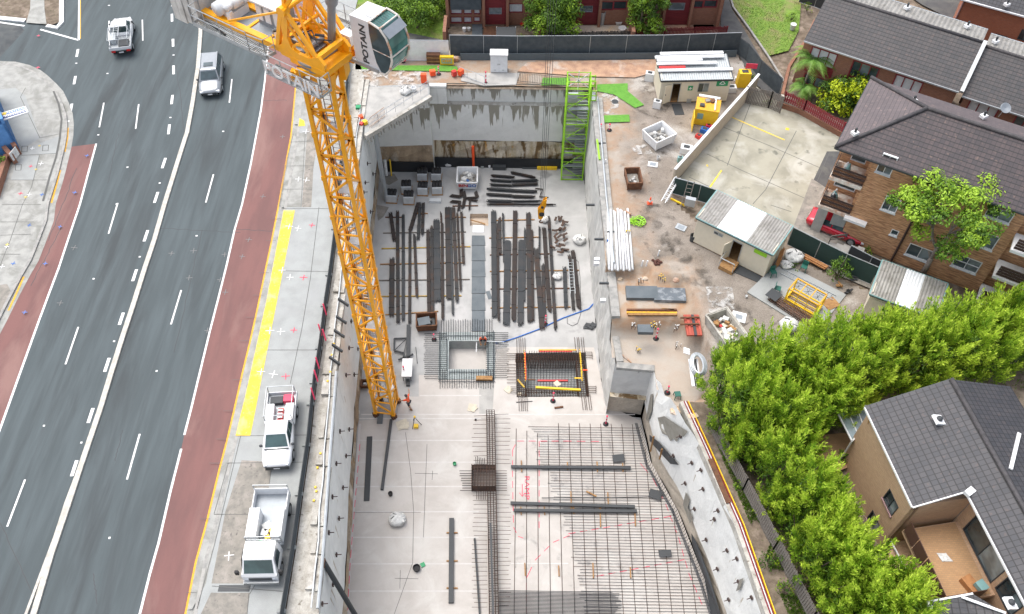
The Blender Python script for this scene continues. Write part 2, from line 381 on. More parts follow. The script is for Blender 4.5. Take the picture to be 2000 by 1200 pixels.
M['carwhite']=plain('white_car_paint',(.8,.81,.82),.25,0,.5,.8,dirt=.03)
M['carred']=plain('red_car_paint',(.5,.01,.03),.25,.2,.5,.9)
M['headlamp']=plain('headlamp_lens',(.7,.72,.75),.15)
M['tail']=plain('tail_lamp_lens',(.6,.02,.02),.2)
M['brick_tan']=brick('tan_multicolour_brick',(.7,.39,.2),(.55,.27,.13),(.22,.1,.055),(.42,.32,.22),streak=1.5,var=.75,vlo=.44,vhi=.62)
M['brick_orange']=brick('orange_brick',(.4,.13,.06),(.32,.1,.05),(.24,.075,.04),(.3,.2,.15),var=.35)
M['brick_brown']=brick('brown_pink_brick',(.58,.38,.24),(.48,.3,.19),(.64,.45,.29),(.3,.24,.18),var=.4)
M['brick_old']=brick('red_brown_brick',(.33,.14,.08),(.25,.1,.06),(.2,.1,.07),(.28,.2,.15))
M['paving']=brick('tan_paving',(.5,.3,.15),(.42,.25,.13),(.36,.22,.12),(.3,.22,.14),w=.22,h=.11,var=.3)
M['tile_a']=tiles('grey_brown_tiles',(.05,.05,.054),(.075,.066,.066),(.11,.08,.075),row=.36,line=.2,dark=.12)
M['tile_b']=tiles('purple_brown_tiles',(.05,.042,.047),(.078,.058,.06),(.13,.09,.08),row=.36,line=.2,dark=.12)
M['tile_c']=tiles('slate_grey_tiles',(.045,.047,.055),(.066,.064,.07),(.085,.07,.07),row=.38,wid=.3,vdark=.2,vline=.04,line=.17,dark=.12)
M['ridge']=mat('ridge_tile',(.075,.07,.075),(.05,.048,.05),4,rough=.7)
M['corr']=mat('corrugated_grey',(.32,.31,.29),(.24,.23,.215),.8,(.2,.19,.17),2.2,rough=.55,metal=.2,bmp=.05)
M['corrw']=plain('corrugated_white',(.78,.8,.82),.5)
M['corrg']=plain('corrugated_pale_grey',(.42,.45,.46),.5,.2)
M['teal']=plain('teal_trim',(.2,.36,.36),.5)
M['leaf_hedge']=leafmat('hedge_leaves',(.05,.11,.014),(.22,.39,.025),(.6,.76,.09))
M['leaf_dark']=leafmat('conifer_leaves',(.04,.09,.015),(.14,.26,.025),(.3,.46,.035))
M['leaf_flat']=leafmat('umbrella_leaves',(.045,.1,.015),(.15,.29,.025),(.42,.62,.06))
M['leaf_lime']=leafmat('lime_shrub_leaves',(.03,.08,.015),(.12,.22,.02),(.5,.6,.02))
M['leaf_palm']=leafmat('palm_leaves',(.06,.13,.03),(.12,.26,.04),(.28,.42,.08))
M['bark']=mat('pale_bark',(.33,.29,.25),(.22,.19,.17),4,rough=.9,bmp=.5)
M['bark_d']=mat('dark_bark',(.12,.09,.07),(.08,.06,.05),4,rough=.9,bmp=.5)
M['skin']=plain('skin',(.4,.22,.14),.6)
M['trouser']=plain('dark_workwear',(.03,.035,.05),.8)
M['bag']=mat('white_bag',(.68,.68,.66),(.5,.5,.49),4,rough=.8,bmp=.8,bscale=8)
M['plasticwrap']=plain('cloudy_wrap',(.56,.58,.59),.25)
M['rustbar']=mat('rusty_rebar',(.045,.034,.03),(.034,.03,.03),3,rough=.7,metal=.3,bmp=0,fine=0)
M['darkbar2']=mat('blue_black_rebar',(.035,.04,.045),(.048,.048,.05),2,rough=.55,metal=.4,bmp=0,fine=0)
M['yellowt']=mat('yellow_timber',(.55,.38,.07),(.3,.17,.08),3,rough=.8)
M['plate']=mat('grey_plate',(.13,.15,.165),(.1,.12,.135),1.2,rough=.6,metal=.2,bmp=.05)
M['plyp']=mat('pale_ply',(.6,.55,.44),(.5,.45,.36),3,rough=.8)
M['ringc']=mat('blue_grey_concrete',(.36,.4,.4),(.28,.32,.32),1.5,rough=.8)
M['plate2']=mat('dusty_plate',(.12,.14,.16),(.24,.26,.28),2.2,rough=.6,bmp=.05,lo=.5,hi=.6)
M['rust2']=plain('red_oxide_steel',(.42,.08,.05),.6);M['rust3']=mat('rusty_cage',(.13,.08,.06),(.2,.1,.06),4,rough=.85,bmp=0)
M['membrane2']=plain('dark_brown_soil',(.09,.035,.025),.9);M['teal2']=plain('dark_green_plastic',(.02,.13,.1),.5)
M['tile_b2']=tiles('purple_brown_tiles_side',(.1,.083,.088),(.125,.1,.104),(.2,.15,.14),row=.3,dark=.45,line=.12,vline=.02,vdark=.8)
M['balc']=mat('stained_white_slab',(.7,.66,.6),(.5,.3,.2),2,rough=.7);M['dark2']=plain('dark_brown_boards',(.06,.035,.03),.7)
M['pinkpipe']=plain('dusty_pink',(.35,.22,.22),.6);M['screen']=plain('brown_glass_screen',(.11,.06,.045),.2);M['navy']=plain('navy_blue',(.02,.05,.18),.5)
M['maroonb']=mat('maroon_boarding',(.2,.03,.035),(.14,.02,.025),3,rough=.6,sc=(.3,.3,6))
M['kick']=plain('blue_grey_board',(.1,.13,.15),.7)
def decal(name,c,lo,hi,sc,amt):
    m,nt,b=newmat(name);b.inputs['Base Color'].default_value=(*c,1);b.inputs['Roughness'].default_value=.85;t=N(nt,'BsdfTransparent');x=N(nt,'MixShader')
    nt.links.new(math_(nt,'MULTIPLY',ramp(nt,noise(nt,pos(nt),sc,6,.65,.3),lo,hi),amt),x.inputs[0]);nt.links.new(t.outputs[0],x.inputs[1]);nt.links.new(b.outputs[0],x.inputs[2]);nt.links.new(x.outputs[0],nt.nodes['Material Output'].inputs[0]);return m
M['damp']=decal('damp_earth',(.07,.06,.05),.5,.68,.8,.6);M['chalk']=decal('chalky_dust',(.55,.54,.52),.47,.6,1.3,.75);M['smudge']=decal('slab_smudge',(.1,.11,.13),.56,.78,1.2,.4)
# ---------------- pit outline (world metres) ----------------
FZ=-9.4
PIT_L=[(-10.2,8),(-10.8,20),(-11.3,26.5),(-11.9,35),(-12.7,52),(-13.1,63.0)]
PIT_B=[(-7.8,63.35),(-7.75,63.95),(6.8,64.0)]
PIT_R=[(6.95,50),(7.3,38),(7.5,35.9)]
PIT_Q=[(10.2,35.6),(10.7,31.5),(12.3,27.7),(13.7,22.5),(14.7,17),(16.2,8)]
PIT=PIT_L+PIT_B+PIT_R+PIT_Q
BZ=-2.4
BENCH=[(7.5,35.9),(7.3,38),(7.3,38.6),(12.6,39.0),(13.9,37.2),(14.3,34.2),(13.0,31.6),(11.2,32.6),(10.2,35.6)]
HOLE=PIT_L+PIT_B+[(6.95,50),(7.1,44.0),(10.3,44.2),(11.4,43.3),(13.9,42.9),(14.5,39.8),(15,38),(15.4,34),(14.3,31.8),(13.0,30.0),(12.4,28.2),(13.7,22.5),(14.7,17),(16.2,8)]
def st(name,mb,m,parent=None,**k):return mb.build(name,m,parent,kind='structure' if parent is None else None,**k)
# base ground to the horizon, with the excavation cut out of it
st('ground',MB().sheet([(-700,-500),(700,-500),(700,1200),(-700,1200)],-.12,[HOLE]),M['bark_dirt'])
# pixel polylines at street level
KR=[(612,-60),(600,0),(590,80),(577,160),(567,267),(557,320),(544,395),(530,467),(516,533),(502,600),(487,667),(471,733),(456,800),(442,860),(426,920),(402,1020),(380,1100),(360,1200),(345,1270)]
WR=[(534,-60),(530,20),(523,100),(517,160),(510,213),(500,267),(490,320),(473,399),(458,450),(443,517),(428,577),(410,647),(393,717),(373,800),(360,850)]
WR2=[(354,877),(333,960),(310,1060),(293,1120),(273,1200),(256,1270)]
MED=[(392,-60),(393,0),(392,67),(387,133),(377,200),(366,260),(353,300),(337,352),(322,400),(303,467),(283,527),(260,600),(240,660),(217,733),(197,799),(157,917),(133,990),(100,1087),(67,1200),(46,1270)]
MED2=[(176,855),(157,910),(130,982),(108,1050),(80,1125),(52,1200),(28,1265)]
WL=[(188,281),(172,340),(156,400),(135,462),(115,523),(95,576),(75,630),(45,713),(15,797),(-12,872),(-60,1010)]
KL=[(-60,122),(0,126),(25,127),(50,133),(70,142),(83,152),(100,168),(113,182),(124,205),(131,225),(133,245),(132,267),(128,290),(123,310),(117,335),(110,360),(97,400),(93,433),(80,467),(63,510),(47,537),(23,582),(0,628),(-60,740)]
FEN=[(684,60),(683,123),(674,250),(666,350),(658,450),(647,540),(638,600),(628,683),(617,750),(612,792),(604,872),(590,968),(576,1072),(556,1196),(545,1270)]
road=GL([(-400,-60)]+[(-60,-60),(612,-60)]+KR[1:]+[(-260,1270),(-400,1000)])
st('road',MB().sheet(road,0.0),M['asphalt'])
# side street patch of older asphalt at the corner
st('side_street',MB().sheet(GL([(-60,20),(40,52),(48,60),(0,112),(-60,118)]),.004),M['old_asphalt'])
# bus lanes
g=GL(WR+WR2);k=GL(KR[1:])
st('bus_lane_kerbside',MB().sheet(GL(WR+WR2)+list(reversed(GL(KR))),.004),M['bus_red'])
st('bus_lane_far',MB().sheet(GL(WL)+list(reversed(GL([(130,288)]+KL[17:]))),.004),M['bus_red'])
# markings
mk=MB()
mk.ribbon(GL(WR),.14,.009);mk.ribbon(GL(WR2),.14,.009);mk.ribbon(GL(WL),.15,.009)
for a in [((213,41),(213,81)),((278,39),(279,80)),((203,201),(194,249)),((271,204),(265,252)),((453,155),(448,201)),((417,341),(402,396)),
          ((230,397),(212,457)),((153,639),(128,712)),((354,567),(334,634)),((49,937),(14,1029)),((273,848),(248,937))]:
    mk.ribbon(GL(a),.12,.009)
for x,y,h in [(336,35,15),(338,84,15),(339,137,17),(336,195,18),(330,253,19),(320,319,20),(305,386,21),(285,461,22),(263,538,23),(237,623,24),(209,713,27),(177,812,29),(145,915,31)]:
    sl=.02 if y<150 else (-.12 if y<260 else -.33)
    mk.ribbon(GL([(x-sl*h/2,y-h/2),(x+sl*h/2,y+h/2)]),.22,.009)
for x,y,h in [(151,104,15),(146,157,16),(139,211,16)]:mk.ribbon(GL([(x+1.5,y-h/2),(x-1.5,y+h/2)]),.22,.009)
mk.ribbon(GL([(157,-40),(155,0),(154,79)]),.2,.009);mk.ribbon(GL([(154,79),(79,58)]),.2,.009)
mk.ribbon(GL([(48,51),(0,44),(-40,40)]),.2,.009)
for x,y in [(213,11),(336,12),(149,124),(210,144),(339,108),(192,264),(134,237),(249,327),(312,358),(228,399),(436,257),(333,230),(183,545),(273,502),(384,461),(223,667),(306,725),(86,832),(159,865),(214,1051)]:
    mk.ribbon(GL([(x-2,y),(x+2,y)]),.13,.012)
st('road_markings',mk,M['white_paint'])
mk=MB();mk.ribbon(GL([(158,-40),(157,0),(157,76)]),.09,.012)
ck=MB();R=random.Random(9)
for a,b_ in (((0,150),(52,96)),((120,445),(60,560)),((300,445),(470,455)),((505,197),(560,196)),((232,260),(210,360)),((395,450),(340,690)),((240,840),(225,900)),((0,1020),(78,1190)),((345,128),(360,260)),((455,448),(540,452)),((150,330),(95,470)),((190,1180),(182,1120))):
    n=14;ck.ribbon([G(lerp(a[0],b_[0],k/n)+R.uniform(-1.5,1.5)*(0<k<n),lerp(a[1],b_[1],k/n)+R.uniform(-1,1),0) for k in range(n+1)],.045,.0062)
st('road_cracks',ck,M['dark'])
st('road_edge_line',mk,M['amber_paint'])
# median: two kerb lines that join
st('median_strip',MB().rail(GL(MED),.34,0,.12),M['median'])
st('median_kerb',MB().rail(GL(MED2),.16,0,.1),M['median'])
# right-hand kerb and gutter, then the footpath
off=lambda pts,d:[(x+d,y) for x,y in pts]
kw=GL(KR)
def offs(pts,d):
    r=[]
    for i,p in enumerate(pts):
        a=pts[max(i-1,0)];b=pts[min(i+1,len(pts)-1)];t=(b-a);t.z=0;t.normalize();r.append(p+Vector((-t.y,t.x,0))*d)
    return r
st('gutter_line',MB().ribbon(offs(kw,.06),.12,.014),M['amber_paint'])
st('gutter',MB().ribbon(offs(kw,.34),.44,.01),M['path_old'])
mb=MB().rail(offs(kw,.66),.2,-.05,.13);st('kerb',mb,M['kerb'])
fp=offs(kw,.76);fe=GL(FEN,.12)
st('footpath',MB().sheet([(p.x,p.y) for p in fp]+[(p.x,p.y) for p in reversed(fe)]+[(-15.6,84)],.12),M['path_new'])
# older and stained patches of that footpath
def patch(name,px,m,z):st(name,MB().sheet(GL(px,z),z),M[m])
patch('footpath_old_slabs',[(572,262),(600,258),(588,405),(549,405),(560,330)],'path_old',.124)
patch('footpath_stained',[(601,245),(625,245),(612,330),(608,405),(589,405),(595,330)],'path_dirty',.124)
patch('footpath_old_slabs',[(597,20),(700,20),(676,243),(574,243)],'path_old',.1245)
patch('footpath_stained',[(472,899),(532,903),(500,1140),(413,1140),(440,1000)],'path_dirty',.124)
patch('footpath_stained',[(412,1158),(488,1158),(482,1205),(380,1225)],'path_dirty',.125)
patch('footpath_old_slabs',[(446,856),(465,852),(402,1140),(375,1190),(366,1190)],'path_old',.1242)
patch('footpath_patch',[(428,1143),(490,1143),(487,1156),(425,1156)],'dark',.127)
jt=MB()
for a in [((623,405),(606,545)),((606,545),(590,640),(567,750)),((549,408),(657,408)),((531,529),(650,531)),((503,684),(624,684)),((461,852),(604,850)),((443,905),(595,903)),((446,905),(418,1005)),((418,1005),(592,1005)),((414,1145),(560,1156)),((532,905),(526,945)),((486,1160),(482,1210)),((500,1140),(488,1160)),((470,852),(420,1060),(385,1190)),((573,262),(556,330),(545,405)),((596,262),(588,405)),((566,278),(608,276)),((556,325),(612,324)),((549,370),(608,370))]:
    jt.ribbon(GL(a,.12),.035,.13)
for x,y in [(543,427),(533,470),(520,533),(508,577),(494,620),(480,666),(468,742),(450,803),(436,858),(423,905),(405,1014),(378,1158)]:
    jt.ribbon(GL([(x-14,y),(x+6,y)],.12),.03,.131)
st('footpath_joints',jt,M['joint'])
patch('yellow_kerb_zone',[(554,411),(576,411),(489,851),(460,851),(480,770),(520,590)],'yellow_paint',.134)
patch('yellow_tactile_pad',[(585,231),(594,236),(596,246),(583,247)],'yellow_paint',.134)
# surveyor's spray marks
def sprays(name,m,pts,z,s=.5):
    s *= .6
    mb=MB();R=random.Random(len(pts))
    for x,y in pts:
        c=G(x,y,z);a=R.uniform(-.15,.15)
        for k in (0,pi/2):mb.ribbon([c-Vector((cos(a+k),sin(a+k),0))*s*R.uniform(.8,1.1),c+Vector((cos(a+k),sin(a+k),0))*s*R.uniform(.8,1.1)],.055,z+.002*(k>0))
    st(name,mb,M[m])
sprays('survey_marks_white','white_paint',[(565,442),(582,446),(551,528),(566,542),(527,646),(548,648),(510,726),(534,731),(598,257),(612,260),(583,350),(598,352),(447,1085)],.14)
sprays('survey_marks_red','pink',[(609,440),(593,542),(574,645),(558,735)],.14,.45)
sprays('survey_marks_lane','faint',[(486,468),(473,501),(440,571),(405,646),(378,490),(369,543),(335,495),(145,484),(118,592),(513,384),(552,267),(430,547),(439,497)],.018,.42)
sprays('survey_marks_corner','pink',[(60,325),(40,378),(75,70),(74,132)],.145,.3)
sprays('survey_marks_blue','blue',[(170,304),(146,376),(82,380),(57,440),(117,443),(88,515),(48,610),(26,515)],.145,.3)
sprays('survey_marks_pale','white_paint',[(80,320),(57,380),(63,290),(13,482),(4,521)],.146,.35)
sprays('survey_marks_yellow','yellow_paint',[(70,331),(50,385),(77,285),(14,478)],.147,.22)
# left-hand footpath on the corner
kl=GL(KL)
st('corner_gutter',MB().ribbon(offs(kl,.22),.5,.01),M['path_old'])
st('corner_kerb',MB().rail(offs(kl,-.12),.2,-.05,.13),M['kerb'])
ki=offs(kl,-.22)
st('corner_footpath',MB().sheet([(p.x,p.y) for p in ki]+[(-90,20),(-90,64)],.12),M['path_old'])
patch('corner_new_slab',[(0,175),(30,172),(50,188),(78,270),(45,290),(20,255),(0,200)],'path_new',.124)
patch('corner_new_slab',[(45,292),(118,265),(110,300),(42,305)],'path_new',.125)
patch('corner_new_slab',[(36,305),(77,304),(66,352),(20,352)],'path_new',.126)
patch('corner_old_slab',[(18,354),(90,354),(72,400),(40,470),(0,520),(-40,560),(-40,470),(0,400)],'path_old',.126)
patch('corner_stain',[(-30,560),(14,555),(24,575),(0,610),(-40,690)],'path_dirty',.127)
jt=MB()
for a in [((42,304),(110,300)),((20,352),(93,352)),((77,304),(62,365),(44,400),(20,470),(0,520)),((4,400),(80,400)),((0,434),(66,434)),((0,460),(60,458)),((0,497),(40,497)),((78,270),(40,190),(50,172)),((78,270),(117,262))]:jt.ribbon(GL(a,.12),.04,.132)
for x,y in [(49,291),(90,289),(37,327)]:
    jt.rail(GL([(x-6,y-5),(x+5,y-5),(x+4,y+6),(x-7,y+6),(x-6,y-5)],.12),.05,.12,.135)
st('corner_joints',jt,M['joint'])
yl=MB()
for a in [((134,250),(133,270),(128,297)),((119,333),(112,360),(102,397)),((82,455),(72,485),(61,510)),((48,541),(33,575),(18,607))]:yl.ribbon(offs(GL(a),-.05),.14,.02)
st('corner_kerb_line',yl,M['amber_paint'])
dr=MB().ribbon(offs(GL([(108,180),(118,205),(124,235),(120,275),(113,310),(100,350),(88,395)]),-.1),.16,.14);st('corner_drain_joint',dr,M['joint'])
# island at top left
st('island_kerb',MB().rail(GL([(-60,30),(0,37),(50,42)]),.5,0,.14),M['white_paint'])
st('island_kerb',MB().rail(GL([(121,-60),(121,0),(121,45),(112,56),(92,52)]),.42,0,.14),M['white_paint'])
st('island_bed',MB().sheet(GL([(-200,-60),(118,-60),(118,44),(100,52),(50,42),(-200,20)]),.1),M['bark_dirt'])
st('island_path',MB().sheet(GL([(62,-60),(86,-60),(88,20),(92,50),(52,47),(60,20)]),.135),M['path_old'])

# ---------------- the site ----------------
def smooth(t):t=max(0,min(1,t));return t*t*(3-2*t)
def inside(x,y,poly):
    c=False;n=len(poly)
    for i in range(n):
        x1,y1=poly[i][0],poly[i][1];x2,y2=poly[i-1][0],poly[i-1][1]
        if (y1>y) != (y2>y) and x<(x2-x1)*(y-y1)/(y2-y1)+x1:c=not c
    return c
def edist(x,y,poly):
    d=1e9;n=len(poly)
    for i in range(n):
        x1,y1=poly[i][0],poly[i][1];x2,y2=poly[i-1][0],poly[i-1][1];L=(x2-x1)**2+(y2-y1)**2
        t=max(0,min(1,((x-x1)*(x2-x1)+(y-y1)*(y2-y1))/L)) if L else 0
        d=min(d,math.hypot(x-x1-t*(x2-x1),y-y1-t*(y2-y1)))
    return d
BENCHZ=[(5,38.8),(7.3,38.8),(12.6,39.0),(13.9,37.2),(14.3,34.2),(13.0,31.9),(10.6,31.2),(9.5,33),(5,33)]
STEP1=[(5,43.2),(10.2,43.4),(11.0,42.4),(13.2,42.2),(13.6,39.8),(13.9,38.0),(14.6,33),(13,30.5),(9,30.5),(5,30.5)]
from mathutils import noise as mn
def yard_z(x,y):
    z=.03*mn.noise(Vector((x*.6,y*.6,0)))+.02*mn.noise(Vector((x*2,y*2,3)))
    j=.35*mn.noise(Vector((x*.9,y*.9,7)))+.18*mn.noise(Vector((x*3,y*3,1)))
    d=edist(x,y,STEP1)*(1 if inside(x,y,STEP1) else -1)+j*.6
    z-=.75*smooth(d/.45)
    d=edist(x,y,BENCHZ)*(1 if inside(x,y,BENCHZ) else -1)+j*.5
    z+=(BZ+.75)*smooth((d+.1)/.8)
    return z
def field(name,poly,step,m,zf,zo=0.0,skip=None):
    xs=[p[0] for p in poly];ys=[p[1] for p in poly];x0,y0=min(xs),min(ys)
    nx=int((max(xs)-x0)/step)+1;ny=int((max(ys)-y0)/step)+1;idx={};vs=[];fs=[]
    def vid(i,j):
        if (i,j) not in idx:
            x=x0+i*step;y=y0+j*step;idx[(i,j)]=len(vs);vs.append((x,y,zf(x,y)+zo))
        return idx[(i,j)]
    for i in range(nx):
        for j in range(ny):
            cx=x0+(i+.5)*step;cy=y0+(j+.5)*step
            if inside(cx,cy,poly) and not (skip and skip(cx,cy)):fs.append((vid(i,j),vid(i+1,j),vid(i+1,j+1),vid(i,j+1)))
    mb=MB();mb.smooth=True;mb.add(vs,fs)
    return mb.build(name,m,kind='structure')
YARD=[(7.0,64.3),(-7.6,64.3),(-12.9,64.0),(-14.9,66.5),(-14.5,68.5),(-6,69.5),(20.6,69.9),(21.7,65.2),(12.3,51.0),(14.4,47.6),(22.5,43.2),(33,37),(30,33),(22,33.2),(14.5,33),(13.2,29.8),(12.0,30.2),(11.3,31.4),(10.55,33.0),(10.2,35.62),(7.5,35.92),(7.3,38),(6.95,50)]
E2=[(p[0],p[1]) for p in YARD]
M['yard']=mat('site_ground',(.2,.172,.145),(.29,.255,.222),.55,(.38,.355,.325),.22,rough=.95,bmp=.7,bscale=9,c4=(.11,.095,.08),scale4=1.3,lo3=.56,hi3=.66,fine=.2)
# clay shows through along the pit edge and on the cut benches
def yardmat():
    m=M['yard'];nt=m.node_tree;b=nt.nodes['Principled BSDF'];link=b.inputs['Base Color'].links[0];src=link.from_socket
    p=pos(nt);s=sep(nt,p);n=noise(nt,p,.45,5,.6)
    near=ramp(nt,math_(nt,'ADD',s[0],math_(nt,'MULTIPLY',n,-6.0)),8.2,5.6)
    lowy=ramp(nt,math_(nt,'ADD',s[1],math_(nt,'MULTIPLY',n,7.0)),47.5,45.5)
    f=math_(nt,'MAXIMUM',math_(nt,'MULTIPLY',near,.55),math_(nt,'MULTIPLY',lowy,math_(nt,'MULTIPLY',ramp(nt,s[0],14.5,12.5),.8)))
    cl=mixc(nt,ramp(nt,noise(nt,p,1.1,6,.65,.4),.38,.62),(.42,.32,.235),(.4,.235,.13))
    cl=mixc(nt,ramp(nt,noise(nt,p,.5,4),.5,.6),cl,(.44,.38,.32))
    sn=mixc(nt,math_(nt,'MULTIPLY',ramp(nt,s[2],-1.2,-2.2),.75),cl,(.47,.43,.38))
    nt.links.new(mixc(nt,f,src,sn),b.inputs['Base Color'])
yardmat()
field('site_ground',YARD,.3,M['yard'],yard_z)
st('yard_top_clay',MB().sheet(GL([(1030,122),(1290,116),(1285,140),(1240,152),(1150,150),(1010,140)],.07),.09),M['clay'])
patch('turf_strip',[(694,122),(720,128),(870,128),(893,130),(894,140),(694,136)],'turf',.1)
patch('turf_strip',[(1060,152),(1113,152),(1112,166),(1057,167)],'turf',.1)
patch('turf_strip',[(1166,165),(1226,163),(1226,178),(1258,205),(1240,211),(1200,185),(1166,178)],'turf',.1)
patch('turf_strip',[(1168,226),(1229,224),(1230,238),(1168,240)],'turf',.1)
patch('yard_apron',[(706,170),(835,170),(836,184),(722,258),(708,200)],'concrete',.11)
# car park
PK=[(1476,168),(1500,192),(1560,212),(1650,268),(1628,330),(1585,452),(1556,444),(1310,370)]
st('car_park',MB().sheet(GL(PK),.06),M['park'])
jt=MB()
for a in [((1408,248),(1500,285),(1605,331)),((1380,302),(1450,335),(1588,396)),((1345,347),(1400,373)),((1465,205),(1420,325)),((1555,257),(1495,372),(1470,400)),((1620,298),(1560,440)),((1505,402),(1545,415))]:jt.ribbon(GL(a),.05,.068)
st('car_park_joints',jt,M['joint'])
patch('car_park_dark_edge',[(1640,296),(1650,300),(1590,450),(1552,441),(1585,360),(1615,296)],'drive',.066)
mk=MB();mk.ribbon(GL([(1423,228),(1532,275)]),.13,.075);mk.ribbon(GL([(1409,334),(1385,369)]),.13,.075);mk.ribbon(GL([(1534,253),(1541,254)]),.3,.075);mk.ribbon(GL([(1380,323),(1382,327)]),.14,.075)
st('car_park_lines',mk,M['yellow_paint'])
# driveway, lawn, land beyond
st('driveway',MB().sheet(GL([(1405,-60),(1430,20),(1460,70),(1500,140),(1532,168),(1520,200),(1478,168),(1440,105),(1440,84),(1408,60)]),.05),M['drive'])
st('driveway_edge',MB().rail(GL([(1410,-60),(1432,15),(1462,55),(1500,110),(1535,166)],.05),.18,0,.14),M['kerb'])
st('lawn',MB().sheet(GL([(1412,-60),(1434,15),(1464,55),(1502,110),(1540,100),(1560,60),(1570,-60)]),.06),M['grass'])
st('top_lawn',MB().sheet(GL([(590,-200),(1100,-200),(875,40),(870,92),(780,86),(690,60),(612,0)]),.05),M['grass'])
st('top_path',MB().sheet(GL([(783,62),(862,78),(862,90),(790,84)],.05),.09),M['drive'])
st('rear_lot',MB().sheet(GL([(1700,-60),(1960,-60),(1860,40),(1800,10)]),.05),M['drive'])
st('house_path',MB().sheet(GL([(1590,445),(1650,460),(1680,490),(1760,545),(1900,600),(1880,640),(1640,540),(1560,470)]),.05),M['path_dirty'])
st('carport_floor',MB().sheet(GL([(1585,350),(1690,420),(1680,500),(1545,455)]),.075),M['path_dirty'])
st('courtyard_paving',MB().sheet(GL([(1575,852),(1660,845),(1690,900),(1600,935),(1560,900)],.3),.3),M['paving'])
# strip between the pit and the paling fence
def strip_z(x,y):return .06+.12*mn.noise(Vector((x*.7,y*.7,0)))+.06*mn.noise(Vector((x*3,y*3,3)))
field('pit_side_soil',[(11.9,31.3),(13.3,31.3),(15.2,25.5),(17.6,17.5),(21.0,6),(16.5,6),(15.0,17),(14.0,22.5),(12.6,27.8)],.3,M['bark_dirt'],strip_z)
# ---------------- pit floor ----------------
# two different concretes: grey ground slab at the back, pale blinding in front
H1=GL([(877,667),(950,667),(951,722),(876,722)],FZ);H2=GL([(1007,690),(1144,689),(1151,775),(1009,776)],FZ);H3=GL([(918,418),(953,418),(954,441),(918,441)],FZ)
st('pit_floor',MB().sheet([(p[0],p[1]) for p in PIT],FZ,[H1,H2,H3]),M['floor_grey'])
def recess(name,h,dep,mw,mf):
    mb=MB();n=len(h)
    for i in range(n):
        a=h[i];b=h[(i+1) % n];mb.face((a.x,a.y,FZ),(b.x,b.y,FZ),(b.x,b.y,FZ-dep),(a.x,a.y,FZ-dep))
    st(name,mb,M[mw]);st(name+'_floor',MB().sheet(h,FZ-dep),M[mf])
recess('lift_pit',H1,1.05,'form','floor');recess('core_pit',H2,1.1,'form','path_new');recess('sump',H3,.5,'sand','sand')
fl=GL([(818,733),(936,733),(936,745),(965,745),(965,733),(970,682),(1000,678),(1160,679),(1184,790),(1250,822),(1270,900),(1325,1000),(1375,1130),(1400,1260),(670,1260),(680,1100),(690,1000),(701,822),(775,818),(780,775),(818,775)],FZ)
st('pale_slab',MB().sheet(fl,FZ+.006,[H2]),M['blind'])
st('slab_channel',MB().sheet(GL([(936,736),(966,736),(962,810),(936,810)],FZ),FZ+.011),M['concrete'])
ln=MB()
for y in (773,818):ln.ribbon(GL([(702 if y>800 else 820,y),(940,y)],FZ),.1,FZ+.014)
for y in (810,860.7,903.3,950.7,1000,1050,1101.7,1155):ln.ribbon(GL([(704-(y-830)*.07,y),(1240 if y<815 else 935,y)],FZ),.1,FZ+.014)
for y in (860,950,998,1101):ln.ribbon(GL([(998,y),(1110,y)],FZ),.08,FZ+.014)
ln.ribbon(GL([(703,828),(692,980),(684,1100),(676,1230)],FZ),.18,FZ+.018)
st('slab_joints',ln,M['slab_line'])
def marks(name,m,lst,w,z=FZ+.02,dash=None):
    mb=MB()
    for a in lst:
        pts=GL(a,FZ)
        if not dash:mb.ribbon(pts,w,z)
        else:
            for p,q in zip(pts[:-1],pts[1:]):
                n=max(1,int((q-p).length/dash))
                for i in range(n):mb.ribbon([p.lerp(q,i/n),p.lerp(q,(i+.62)/n)],w,z)
    st(name,mb,M[m])
marks('red_set_out_lines','pink',[((703,868),(692,1000),(684,1100),(677,1230)),((1001,880),(1001,940),(1003,1030),(1012,1048),(1028,1054)),((1053,862),(1053,1040)),((1110,1043),(1200,1028),(1320,1007)),((1165,1126),(1345,1092)),((1028,1200),(1028,1130),(1045,1095),(1080,1060),(1120,1043)),((1250,905),(1275,935),(1300,985),(1325,1050),(1345,1120),(1375,1190)),((1001,880),(1010,862),(1100,862),(1180,863))],.045,dash=.8)
marks('pencil_lines','joint',[((792,845),(802,920),(808,1000),(806,1100),(770,1200)),((834,868),(827,1050)),((810,925),(855,926)),((845,920),(844,938)),((771,1130),(817,1131)),((782,1114),(781,1150)),((690,1001),(822,1001))],.03)
# faint black timber stains on the slab
stn=M['smudge']
for q in [((1010,850),(1190,850),(1200,905),(1010,890)),((1005,1020),(1100,1020),(1110,1120),(1005,1110)),((1070,905),(1230,905),(1240,960),(1060,950)),((1110,1030),(1290,1030),(1330,1150),(1110,1150))]:
    st('slab_smudge',MB().sheet(GL(q,FZ),FZ+.016),stn)
def stainfloor(nm,pts,m='membrane'):st(nm,MB().sheet(GL(pts,FZ),FZ+.012),M[m])
stainfloor('mud_stain',[(745,345),(770,340),(778,352),(760,362),(742,356)],'path_dirty')
stainfloor('mud_stain',[(735,400),(760,405),(748,425),(738,432)],'path_dirty')
# "RAMP" set-out lettering sprayed on the slab, with its arrow
vs,fs=text_mesh('RAMP',.56,.002)
rp=G(1029,953,FZ)
mb=MB();mb.add([rp+Vector((v.y*.9,-v.x*1.35,.03+v.z)) for v in vs],fs)
a=G(1020,958,FZ+.03);mb.ribbon([a+Vector((0,.5,0)),a-Vector((0,.5,0))],.05);mb.ribbon([a+Vector((-.2,-.2,0)),a-Vector((0,.5,0)),a+Vector((.2,-.2,0))],.05)
st('ramp_lettering',mb,M['pink'])
